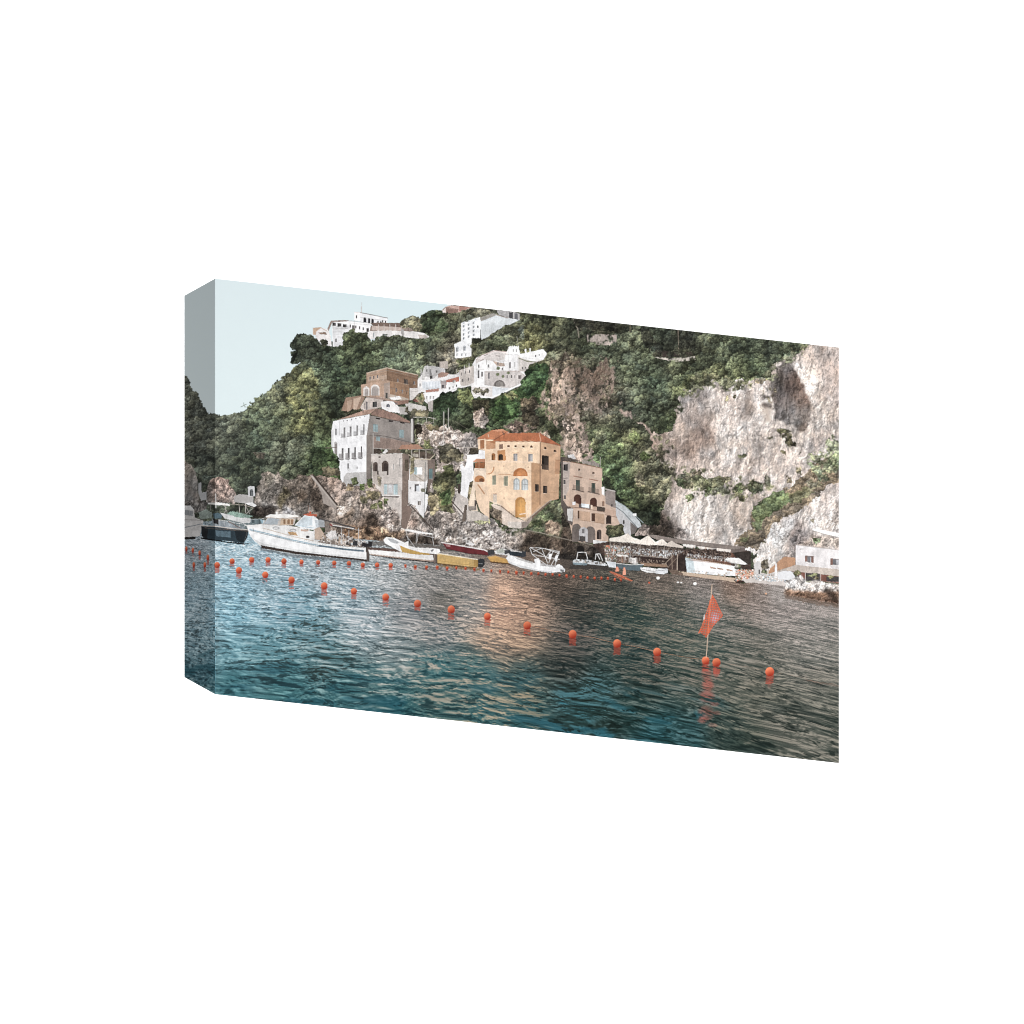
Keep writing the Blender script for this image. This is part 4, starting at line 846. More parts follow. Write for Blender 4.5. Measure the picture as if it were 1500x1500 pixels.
for x, y in ((800, 208), (882, 232)): win(HH, x - 11, y - 10, x + 11, y + 10, (62, 44, 38), .1, ar=True)
for q in ((530, 258, 566, 318), (658, 260, 694, 322)): win(HH, *q, (172, 168, 168)); seg(HH(q[0] - 6, q[1] - 8, q[2] + 8, q[1] - 8), .7, (206, 152, 112)); seg(HH((q[0] + q[2]) / 2, q[1], (q[0] + q[2]) / 2, q[3]), .4, (140, 134, 134))
fill(HH(290, 318, 470, 318, 560, 318, 690, 325, 690, 335, 290, 330), (242, 208, 176), .02)
for q in ((770, 270, 830, 378),): win(HH, *q, (64, 54, 48), .12)
sub('printed_balcony'); fill(HH(768, 345, 830, 356, 830, 398, 770, 388), (88, 72, 62), .15); nosub()
for q in ((714, 514, 744, 576), (783, 528, 815, 590)): win(HH, *q, (78, 68, 62), .05)
# arches of the front
sub('printed_arch', 'big half-round orange arch'); 
fill(arch(HH, 528, 376, 652, 448), (196, 116, 62), .05); fill(arch(HH, 560, 392, 640, 440), (214, 134, 78), .04); nosub()
for q in ((532, 462, 584, 562), (600, 466, 656, 566)):
    sub('printed_window', 'pale arched window'); fill(arch(HH, *q), (166, 170, 168), .05); fill(arch(HH, q[0] + 8, q[1] + 12, q[2] - 8, q[3]), (204, 210, 212), .04); seg(HH((q[0] + q[2]) / 2, q[1] + 8, (q[0] + q[2]) / 2, q[3]), .5, (140, 140, 138)); seg(HH(q[0], q[1] + 50, q[2], q[1] + 52), .5, (140, 140, 138)); nosub()
fill(HH(525, 450, 600, 455, 655, 448, 655, 470, 625, 462, 600, 478, 585, 468, 558, 458, 530, 470), (242, 208, 176), .02)
for q in ((351, 440, 383, 520), (450, 448, 484, 528)): win(HH, *q, (150, 150, 128), .0, 'printed_shutter'); seg(HH((q[0] + q[2]) / 2, q[1], (q[0] + q[2]) / 2, q[3]), .4, (110, 108, 90))
seg(HH(405, 430, 530, 436), .9, (206, 146, 104)); seg(HH(300, 430, 318, 428), .9, (206, 146, 104))
n_ = 9; seg([HH(322 + 44 * math.sin(k / n_ * 1.57), 372 + 55 * (1 - math.sin(k / n_ * 1.57) if 0 else math.cos(k / n_ * 1.57)))[0] for k in range(n_ + 1)], 1.5, (206, 136, 88))
for x, y in ((450, 362), (656, 372), (452, 634)): ell(*HH(x, y)[0], 1., 1., (190, 150, 122))
win(HH, 360, 595, 388, 686, (214, 196, 178), .0, 'printed_door'); seg(HH(360, 596, 390, 598), .8, (190, 110, 74))
sub('printed_door', 'tall orange arched doorway'); fill(arch(HH, 545, 622, 634, 795), (200, 136, 70), .05); fill(arch(HH, 566, 640, 634, 790), (222, 158, 84), .04); nosub()
for k in range(3): seg(HH(632 + 18 * k, 690 + 6 * k, 630 + 18 * k, 800 + 4 * k), .6, (226, 206, 186))
seg(HH(585, 770, 632, 762), 1.2, (236, 216, 198))
sub('printed_stair'); seg(HH(330, 655, 420, 690, 545, 795), 1.6, (232, 206, 180)); fill(HH(410, 700, 430, 695, 545, 790, 540, 800, 480, 770), (150, 118, 96), .08); seg(HH(625, 830, 840, 655, 850, 650), 1.8, (186, 166, 148)); fill(HH(640, 825, 840, 655, 842, 668, 660, 835), (120, 98, 82), .08); nosub()
sub('printed_terrace'); fill(HH(340, 680, 420, 700, 540, 795, 640, 830, 620, 850, 600, 890, 510, 880, 440, 850, 430, 780, 360, 720), (216, 196, 180), .06); fill(HH(480, 830, 600, 835, 600, 890, 490, 880), (206, 194, 184), .07); fill(HH(600, 835, 640, 830, 690, 790, 690, 810, 640, 880, 600, 890), (156, 140, 130), .08); nosub()
use(SHORE); sl, m = pmask(HH(350, 700, 430, 740, 440, 850, 360, 790, 330, 740), {'s': 1, 'm': 2}); put(sl, m, rock(np.broadcast_to(rgb((112, 98, 84)), IMG[sl].shape), RDET, sl))
part('printed_house', 'small stacked white annex with orange loggias left of the orange house in the print')
fill(HH(140, 268, 235, 262, 240, 225, 292, 232, 292, 320, 190, 330, 200, 480, 160, 500, 140, 640, 80, 650, 95, 440, 80, 350, 95, 345, 120, 375, 135, 330), (236, 234, 235), .03)
fill(HH(200, 380, 300, 385, 300, 470, 210, 480, 205, 600, 230, 740, 170, 740, 150, 690, 190, 500), (234, 208, 182), .05)
fill(HH(205, 520, 300, 470, 330, 640, 330, 810, 250, 740, 215, 640), (236, 200, 166), .03)
sub('printed_roof'); fill(HH(185, 325, 220, 300, 290, 300, 292, 330, 230, 328), (204, 134, 96), .06); nosub()
win(HH, 208, 332, 288, 382, (168, 98, 56), .0, 'printed_loggia'); seg(HH(205, 384, 290, 384), .8, (240, 214, 188)); seg(HH(240, 332, 240, 382), .6, (206, 146, 106))
sub('printed_loggia', 'round orange loggia opening'); ell(*HH(245, 478)[0], 7.6, 6.4, (200, 128, 76)); ell(*HH(262, 482)[0], 3.6, 3., (120, 72, 46)); fill(HH(200, 495, 290, 495, 290, 520, 200, 520), (236, 206, 176), .03); nosub()
seg(HH(232, 520, 285, 595), 1.8, (196, 136, 92)); win(HH, 202, 650, 218, 730, (92, 80, 76), .0, 'printed_door'); fill(HH(150, 700, 215, 700, 215, 735, 150, 735), (150, 136, 126), .2)
win(HH, 62, 510, 84, 590, (76, 66, 58), .0, 'printed_door'); fill(HH(60, 590, 150, 640, 150, 700, 90, 780, 20, 690), (206, 194, 186), .08); seg(HH(10, 660, 110, 770), 1.6, (70, 58, 52)); fill(HH(120, 690, 140, 690, 130, 830, 95, 830), (104, 90, 80), .1)
for x in (150, 165, 180): seg(HH(x, 380, x, 430), .5, (190, 190, 196), .7)
fill(HH(215, 740, 320, 790, 320, 830, 250, 820, 140, 830, 140, 740), (190, 178, 168), .1, {'s': 1})

# ======================= PINK HOUSE =======================
PK = (204, 172, 150)
part('printed_house', 'tall dusty-pink house with iron balconies right of the orange house in the print')
fill(HH(945, 320, 1010, 325, 1280, 380, 1278, 590, 1310, 620, 1310, 680, 1440, 740, 1430, 860, 1340, 870, 1330, 1020, 1200, 1010, 1040, 1000, 1010, 860, 960, 700, 945, 560), PK, .04)
fill(HH(945, 325, 1010, 330, 1000, 560, 960, 640, 942, 560), (184, 166, 156), .06)
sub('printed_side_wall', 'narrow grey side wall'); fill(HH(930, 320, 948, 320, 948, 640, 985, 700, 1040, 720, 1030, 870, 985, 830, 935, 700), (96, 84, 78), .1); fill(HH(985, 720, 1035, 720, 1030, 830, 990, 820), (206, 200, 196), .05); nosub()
sub('printed_roof'); seg(HH(1010, 325, 1280, 380), 1.1, (150, 104, 84)); seg(HH(1265, 290, 1266, 375), .5, (180, 172, 166)); seg(HH(1120, 335, 1230, 358), .9, (190, 180, 172)); fill(HH(990, 270, 1040, 262, 1060, 300, 1000, 310), (206, 202, 202), .08); fill(HH(930, 280, 1000, 290, 1100, 320, 1010, 325, 930, 320), (88, 76, 68), .2, {'s': 1}); fill(HH(1110, 310, 1200, 325, 1260, 340, 1255, 368, 1110, 338), (150, 138, 130), .15, {'s': .8}); nosub()
for x, y in ((1088, 392), (1207, 421)): win(HH, x - 9, y - 8, x + 9, y + 9, (96, 72, 60))
for q in ((1058, 480, 1092, 568), (1190, 506, 1224, 588)):
    win(HH, *q, (72, 82, 74), .0, 'printed_shutter'); seg(HH(q[0] - 16, q[1] - 34, q[2] + 20, q[1] - 20), 1.2, (150, 98, 74))
    sub('printed_balcony'); seg(HH(q[0] - 28, q[3] - 10, q[2] + 34, q[3] + 12), 1.2, (84, 70, 62)); fill(HH(q[0] - 26, q[3] - 50, q[2] + 32, q[3] - 30, q[2] + 32, q[3] + 10, q[0] - 26, q[3] - 10), (104, 86, 76), .1, a=.4); nosub()
for q in ((1042, 600, 1104, 690), (1178, 628, 1238, 720)):
    sub('printed_arch', 'dark brown arched balcony door'); fill(arch(HH, *q), (84, 52, 42), .1); nosub()
win(HH, 956, 346, 988, 400, (70, 66, 66)); win(HH, 954, 478, 972, 516, (84, 80, 80)); win(HH, 958, 610, 974, 640, (96, 90, 88)); seg(HH(945, 466, 995, 464), .8, (120, 108, 102)); win(HH, 1280, 655, 1302, 705, (150, 112, 90), ar=True)
sub('printed_balcony', 'long balcony with white cloth hung on its rail'); fill(HH(1000, 660, 1050, 665, 1090, 690, 1310, 715, 1305, 748, 1040, 720, 1000, 700), (196, 160, 136), .05); fill(HH(1085, 680, 1185, 690, 1185, 725, 1085, 712), (88, 80, 78), .15); fill(HH(1105, 678, 1172, 685, 1172, 718, 1108, 708), (214, 220, 226), .05); fill(HH(1235, 700, 1308, 712, 1304, 748, 1235, 738), (78, 66, 58), .15); fill(HH(1186, 690, 1200, 692, 1200, 730, 1186, 728), (226, 196, 170), .03); fill(HH(1030, 662, 1056, 664, 1056, 690, 1030, 688), (226, 224, 226), .03); seg(HH(1000, 705, 1100, 716, 1305, 752), .8, (120, 92, 78)); nosub()
fill(HH(1080, 740, 1180, 750, 1180, 830, 1080, 812), (190, 152, 124), .05); fill(HH(1205, 755, 1300, 770, 1300, 850, 1210, 838), (186, 148, 120), .05)
for q in ((1072, 738, 1088, 806), (1190, 760, 1220, 828)): win(HH, *q, (84, 58, 46), .1, 'printed_door')
sub('printed_arch'); fill(arch(HH, 1316, 775, 1360, 850), (58, 46, 42), .1); nosub(); fill(HH(1305, 770, 1420, 790, 1425, 745, 1310, 720), (196, 160, 138), .05); seg(HH(1305, 772, 1425, 800), .8, (140, 108, 92)); seg(HH(1415, 800, 1415, 860), 1.0, (206, 172, 150))
seg(HH(1080, 815, 1300, 850), .7, (160, 122, 98))
sub('printed_arch', 'deep grey ground-floor arch'); fill(arch(HH, 1028, 848, 1100, 1000), (110, 98, 92), .08); fill(arch(HH, 1140, 868, 1222, 1010, .05), (112, 100, 94), .08); fill(arch(HH, 1085, 878, 1160, 1000), (186, 182, 184), .06); fill(HH(1088, 950, 1140, 955, 1140, 1000, 1085, 1000), (76, 70, 68), .15); nosub()
win(HH, 1236, 898, 1276, 980, (78, 66, 62), ar=True); fill(HH(1110, 890, 1130, 890, 1130, 930, 1110, 930), (120, 116, 116), .1)
fill(HH(1205, 985, 1330, 1000, 1330, 1036, 1205, 1030), (206, 204, 204), .05)
part('printed_house', 'grey stone annex with white stair running down right of the pink house in the print')
fill(HH(1305, 580, 1330, 560, 1390, 575, 1395, 700, 1420, 730, 1310, 680), (146, 132, 126), .08)
fill(HH(1276, 540, 1302, 536, 1300, 612, 1278, 600), (236, 232, 230), .03); seg(HH(1310, 556, 1390, 575), 1.6, (186, 178, 172)); win(HH, 1355, 685, 1370, 705, (96, 84, 80))
fill(HH(1395, 700, 1470, 760, 1500, 800, 1500, 930, 1470, 930, 1440, 870, 1400, 780), (190, 190, 194), .05)
fill(I(385, 500, 430, 510, 480, 580, 485, 730, 440, 720, 435, 650, 390, 620), (188, 186, 188), .05); win(I, 418, 585, 432, 620, (96, 92, 92), ar=True); fill(I(480, 600, 540, 650, 520, 700, 485, 710), (110, 102, 98), .1)
sub('printed_stair', 'white stair ramp with pale blue rail'); fill(I(355, 420, 440, 470, 560, 600, 575, 640, 540, 655, 470, 590, 410, 520, 358, 480), (186, 192, 196), .07); seg(I(355, 425, 440, 475, 500, 530, 590, 610), 1.0, (150, 164, 168)); seg(I(360, 478, 420, 520, 540, 652), 1.0, (96, 100, 102)); nosub(); fill(I(500, 535, 530, 530, 530, 555, 505, 555), (226, 226, 226), .03)
use(MID); sl, m = pmask(I(510, 720, 560, 650, 590, 620, 640, 640, 640, 720), {'s': 1, 'm': 2}); put(sl, m, rock(np.broadcast_to(rgb((128, 116, 110)), IMG[sl].shape), RDET, sl))
part('printed_tree', 'small dark green tree at the foot of the pink house in the print')
for q in ((895, 774, 8, 6), (903, 778, 11, 7), (892, 780, 5, 5), (908, 772, 6, 5)): bush(*q, (74, 76, 54), {'s': 1.4, 'm': 2})

# ======================= RIGHT: BOULDER AND BUILDINGS =======================
part('printed_rock', 'large pale boulder at the right of the print')
stone(J(600, 800, 640, 760, 670, 680, 700, 620, 760, 520, 860, 455, 930, 430, 1000, 380, 1090, 335, 1180, 230, 1250, 172, 1330, 158, 1330, 900, 700, 940, 600, 900), 'c', {'s': 1., 'm': 2.5})
for q, c, al in ((J(940, 450, 990, 500, 1040, 600, 1050, 680, 950, 680, 900, 640, 960, 560), (128, 120, 118), .9), (J(740, 560, 800, 500, 900, 462, 940, 470, 930, 560, 880, 660, 780, 700), (216, 212, 210), .7), (J(880, 680, 960, 690, 950, 780, 870, 790), (150, 138, 132), .8), (J(1240, 380, 1330, 360, 1330, 560, 1200, 540), (182, 172, 166), .7), (J(1100, 600, 1330, 620, 1330, 700, 960, 690, 1040, 660), (156, 140, 128), .8), (J(830, 800, 960, 790, 960, 860, 800, 900), (176, 134, 104), .8)):
    rockfill(q, c, RDET, {'s': 1., 'm': 3}, al)
use(LAND); bush(*J(1130, 640)[0], 6, 4, (112, 124, 86)); bush(*J(690, 910)[0], 5, 5, (112, 118, 86)); clump(J(650, 810, 720, 800, 730, 880, 670, 880), (156, 140, 116), amp=.8); bush(*J(1095, 480)[0], 4, 3, (164, 152, 130)); bush(*J(690, 660)[0], 3, 2.5, (140, 132, 100))
part('printed_wall', 'white sloping terrace wall at the right edge of the print')
fill(J(1098, 540, 1335, 585, 1335, 622, 1200, 590, 1100, 560), (238, 236, 234), .02); seg(J(1100, 562, 1200, 592, 1335, 624), .6, (150, 136, 124))
part('printed_house', 'pale grey house with brown shutters at the right edge of the print')
fill(J(955, 682, 1335, 726, 1335, 890, 1100, 865, 955, 855), (220, 214, 214), .025); seg(J(955, 682, 1335, 726), .9, (178, 166, 160)); 
for q in ((1052, 775, 1106, 830), (1266, 800, 1335, 852)):
    win(J, *q, (172, 172, 178)); seg(J(q[0] - 4, q[1], q[2] + 2, q[1] + 4), .5, (140, 110, 100))
for q in ((1034, 772, 1054, 824), (1088, 778, 1108, 832), (1250, 796, 1270, 850)): win(J, *q, (140, 102, 90), .05, 'printed_shutter')
win(J, 988, 712, 1012, 720, (176, 170, 170))
sub('printed_roof', 'low tiled lean-to roof'); fill(J(840, 890, 960, 850, 1335, 890, 1335, 950, 1100, 920, 930, 905, 860, 905), (196, 180, 168), .08); seg(J(840, 893, 930, 908, 1100, 923, 1335, 952), .7, (120, 104, 94)); nosub()
fill(J(930, 905, 1100, 922, 1335, 952, 1335, 1010, 1170, 990, 1000, 965), (128, 78, 66), .1)
for q in ((1040, 918, 1160, 985), (1215, 946, 1335, 990)): win(J, *q, (70, 66, 66), .06, 'printed_door', tex=.2)
for x in (1036, 1165): seg(J(x, 918, x, 985), .9, (196, 186, 180))
use(LAND); bush(*J(970, 920)[0], 5, 3, (112, 112, 76)); bush(*J(1090, 940)[0], 8, 2.5, (84, 88, 62)); bush(*J(1250, 958)[0], 5, 3, (96, 96, 66)); bush(*J(1130, 968)[0], 4, 3, (110, 100, 76))

# ======================= RESTAURANT =======================
part('printed_restaurant', 'open waterside restaurant with dark roof and pale canopies in the right half of the print')
fill(I(160, 790, 300, 770, 560, 800, 930, 830, 1450, 840, 1500, 850, 1500, 1040, 1340, 1000, 960, 1030, 800, 1000, 600, 960, 260, 900), (74, 58, 52), .3, {'s': .6})
fill(I(930, 850, 1450, 870, 1450, 960, 1280, 950, 930, 880), (92, 60, 48), .25); fill(I(1340, 860, 1500, 850, 1500, 960, 1420, 960), (58, 50, 46), .2)
sub('printed_roof', 'long flat grey-brown roof'); fill(I(620, 715, 680, 712, 870, 745, 1100, 775, 1450, 815, 1440, 835, 1330, 838, 1030, 800, 860, 780, 700, 750), (136, 122, 114), .08); seg(I(700, 752, 860, 780, 1030, 802, 1330, 838, 1445, 836), .9, (92, 78, 70)); fill(I(930, 790, 1030, 800, 1030, 822, 930, 808), (226, 220, 214), .03); fill(I(1212, 824, 1330, 836, 1330, 860, 1212, 846), (222, 210, 202), .03); fill(I(1330, 838, 1450, 820, 1450, 850, 1330, 866), (112, 98, 92), .08); nosub()
for x, y in ((1020, 800), (1118, 815), (1222, 830), (1330, 850)): seg(I(x, y, x, y + 90), .7, (172, 132, 112))
seg(I(930, 840, 1330, 880), .6, (150, 106, 86), .6)
r2 = np.random.default_rng(8)
sub('printed_tables', 'tables and seats of the terrace')
DINE = ((84, 72, 66), (104, 90, 82), (140, 128, 120), (176, 168, 164), (200, 196, 194), (120, 98, 84), (92, 78, 70), (160, 164, 168))
clutter(I(310, 775, 480, 785, 800, 812, 930, 830, 930, 860, 800, 905, 600, 890, 480, 872, 320, 870), DINE, 1.2, 2.0, 1)
clutter(I(310, 770, 560, 785, 800, 808, 930, 828, 930, 850, 560, 825, 310, 800), ((52, 44, 40), (70, 58, 52), (96, 80, 70), (120, 104, 92), (60, 50, 46)), 1.6, 1.5, 2)
clutter(I(930, 872, 1130, 885, 1330, 905, 1330, 945, 1130, 925, 930, 900), DINE, 1.2, 1.8, 3)
clutter(I(930, 830, 1330, 866, 1330, 900, 930, 868), ((52, 44, 42), (66, 54, 50), (88, 70, 62), (48, 42, 40), (120, 100, 88)), 1.8, 1.6, 4)
clutter(I(255, 800, 330, 790, 470, 830, 470, 945, 270, 940), ((206, 200, 196), (150, 140, 132), (96, 84, 76), (176, 128, 108), (66, 58, 54), (176, 160, 148), (120, 122, 96)), 1.3, 1.6, 5)
for k in range(60):       # terrace: cloths, chairs, people as small bright and dark touches
    x = r2.uniform(480, 790); y = 822 + (x - 480) * .09 + r2.uniform(0, 62)
    c = [(206, 200, 196), (176, 184, 190), (150, 116, 96), (90, 74, 66), (226, 222, 220)][r2.integers(5)]
    fill(rect(I, x, y, x + r2.uniform(4, 11), y + r2.uniform(5, 15)), c, .1)
for k in range(40):
    x = r2.uniform(940, 1330); y = 855 + (x - 940) * .10 + r2.uniform(0, 42)
    c = [(206, 200, 196), (176, 170, 168), (120, 84, 66), (84, 62, 54)][r2.integers(4)]
    fill(rect(I, x, y, x + r2.uniform(5, 14), y + r2.uniform(8, 18)), c, .1)
for k in range(30):
    x = r2.uniform(255, 480); y = 800 + r2.uniform(0, 70)
    c = [(206, 200, 196), (176, 184, 190), (206, 120, 90), (110, 116, 80), (190, 170, 150)][r2.integers(5)]
    fill(rect(I, x, y, x + r2.uniform(6, 16), y + r2.uniform(8, 20)), c, .1)
nosub()
fill(I(470, 882, 800, 910, 800, 960, 600, 945, 470, 905), (58, 44, 40), .25); clutter(I(470, 905, 800, 935, 800, 985, 560, 970, 480, 950), ((60, 48, 44), (84, 68, 58), (110, 90, 76), (48, 40, 38), (150, 130, 114)), 1.5, 1.8, 6, thr=.35); fill(I(560, 945, 790, 965, 790, 985, 600, 975), (150, 116, 92), .12)
fill(I(920, 870, 950, 880, 955, 1010, 890, 1010, 870, 900), (56, 44, 40), .2); seg(I(880, 880, 876, 1020), 1.4, (186, 164, 146)); seg(I(832, 880, 836, 1000), 1.0, (150, 126, 108)); seg(I(770, 960, 840, 890), .9, (170, 146, 126)); seg(I(800, 985, 880, 900), .7, (150, 126, 108))
sub('printed_sea_wall', 'white sea wall of the terrace'); fill(I(945, 905, 1000, 915, 1330, 970, 1430, 1000, 1420, 1060, 1300, 1060, 960, 1030), (232, 231, 232), .025); fill(I(945, 905, 1010, 920, 1030, 1030, 960, 1028), (196, 210, 216), .04); seg(I(945, 900, 1330, 968), .7, (170, 150, 110))
for k in range(30):
    x = r2.uniform(970, 1330); y = 1010 + (x - 970) * .06 + r2.uniform(0, 40)
    fill(rect(I, x, y, x + r2.uniform(6, 20), y + r2.uniform(6, 16)), [(196, 176, 156), (170, 190, 200), (206, 196, 186), (176, 150, 128)][r2.integers(4)], .08, a=.8)
for x in (1150, 1210, 1290): fill(I(x, 980 + (x - 1150) * .14, x + 50, 990 + (x - 1150) * .14, x + 60, 1002 + (x - 1150) * .14, x + 10, 994 + (x - 1150) * .14), (176, 132, 104), .1)
nosub()
fill(I(950, 925, 1280, 965, 1330, 975, 1330, 945, 1100, 905), (156, 96, 72), .12, a=.35)
sub('printed_canopy', 'cream pointed canopies over the terrace')
for q, c in ((I(300, 755, 310, 740, 400, 725, 460, 700, 500, 735, 560, 752, 560, 775, 470, 775, 310, 765), (232, 220, 207)), (I(470, 775, 560, 760, 610, 730, 634, 716, 690, 770, 720, 790, 650, 800, 520, 782), (236, 224, 212)), (I(640, 795, 700, 770, 750, 745, 800, 790, 790, 805, 720, 800), (230, 217, 205)), (I(770, 800, 800, 780, 832, 760, 862, 785, 930, 810, 925, 825, 800, 810), (212, 196, 183))):
    fill(q, c, .04)
for a_ in ((460, 700, 440, 765), (634, 716, 620, 785), (750, 745, 740, 800), (460, 700, 520, 770), (634, 716, 680, 785)): seg(I(*a_), .5, (190, 172, 156), .7)
seg(I(305, 766, 470, 778, 650, 802), .7, (206, 196, 186)); nosub()
for x in (310, 395, 480, 565, 650, 710, 770): seg(I(x, 772 + (x - 310) * .06, x, 885 + (x - 480) * .08), .7, (150, 138, 128))
seg(I(310, 868, 480, 880, 800, 912), .8, (176, 160, 146)); seg(I(320, 800, 800, 826), .5, (120, 106, 96), .7)
for x in (960, 1070, 1170, 1275): seg(I(x, 815 + (x - 960) * .1, x, 905 + (x - 960) * .14), .6, (150, 124, 108))
sub('printed_parasol', 'white square parasol at the terrace end'); fill(I(1275, 915, 1340, 905, 1400, 910, 1470, 960, 1440, 965, 1340, 945), (226, 222, 220), .03); fill(I(1275, 917, 1340, 945, 1440, 965, 1330, 950), (196, 190, 188), .03); seg(I(1365, 945, 1365, 1000), .7, (110, 100, 94)); nosub()
use(LAND); bush(*I(1390, 985)[0], 5, 4, (96, 100, 80), {'s': 1.5}); bush(*I(1420, 1020)[0], 4, 4, (112, 108, 70), {'s': 1.5}); bush(*I(1375, 975)[0], 3, 3, (190, 186, 182), {'s': 1.5})
part('printed_quay', 'narrow tan concrete quay in front of the restaurant in the print')
fill(I(870, 1020, 930, 1025, 1420, 1085, 1460, 1100, 1400, 1118, 1200, 1090, 900, 1050), (196, 172, 150), .07); fill(I(900, 1048, 1200, 1090, 1390, 1118, 1330, 1118, 1100, 1085, 900, 1058), (140, 108, 88), .1); fill(I(1350, 1090, 1430, 1090, 1450, 1110, 1380, 1122), (60, 46, 42), .15)
fill(I(790, 1000, 870, 1010, 930, 1040, 920, 1060, 840, 1050), (110, 92, 80), .25, {'s': 1})
part('printed_beach', 'small pale beach with blue-white deck furniture right of the quay in the print')
fill(J(440, 900, 600, 900, 720, 930, 850, 910, 960, 960, 1000, 990, 880, 1040, 700, 1030, 530, 1000), (204, 194, 188), .06); fill(J(520, 890, 600, 910, 600, 940, 540, 970), (212, 164, 136), .1); fill(J(860, 780, 950, 790, 950, 850, 800, 900, 720, 930, 740, 880), (186, 140, 108), .1)
for k in range(34):
    x = r2.uniform(620, 940); y = r2.uniform(945, 985)
    fill(rect(J, x, y, x + r2.uniform(8, 22), y + r2.uniform(5, 14)), [(236, 236, 238), (176, 206, 222), (96, 92, 92), (206, 196, 190), (130, 160, 180)][r2.integers(5)], .08, a=.85)
for k in range(14):
    x = r2.uniform(440, 540); y = r2.uniform(900, 985)
    fill(rect(J, x, y, x + r2.uniform(6, 18), y + r2.uniform(6, 14)), [(226, 112, 80), (206, 140, 110), (230, 220, 214), (120, 112, 76)][r2.integers(4)], .08, a=.9)
fill(J(600, 850, 630, 815, 660, 830, 662, 945, 625, 945), (206, 202, 200), .05); win(J, 640, 890, 652, 930, (90, 84, 84))
clutter(J(600, 935, 740, 925, 860, 930, 960, 965, 900, 1000, 620, 985), ((236, 236, 238), (206, 200, 196), (150, 176, 190), (110, 106, 106), (176, 164, 156)), 1.6, 1.3, 8, thr=.45)
clutter(J(440, 890, 600, 890, 600, 960, 450, 990), ((226, 130, 100), (206, 150, 124), (230, 222, 216), (120, 112, 86), (96, 80, 72), (214, 180, 160)), 1.6, 1.4, 9, thr=.3)
part('printed_parasol', 'closed white parasol on the small beach in the print'); fill(J(782, 840, 796, 838, 802, 950, 776, 950), (232, 230, 231), .03)
part('printed_tent', 'white domed beach tent left of the right-edge house in the print'); fill(J(800, 955, 810, 915, 860, 900, 920, 905, 950, 950, 940, 980, 820, 975), (222, 222, 225), .04)

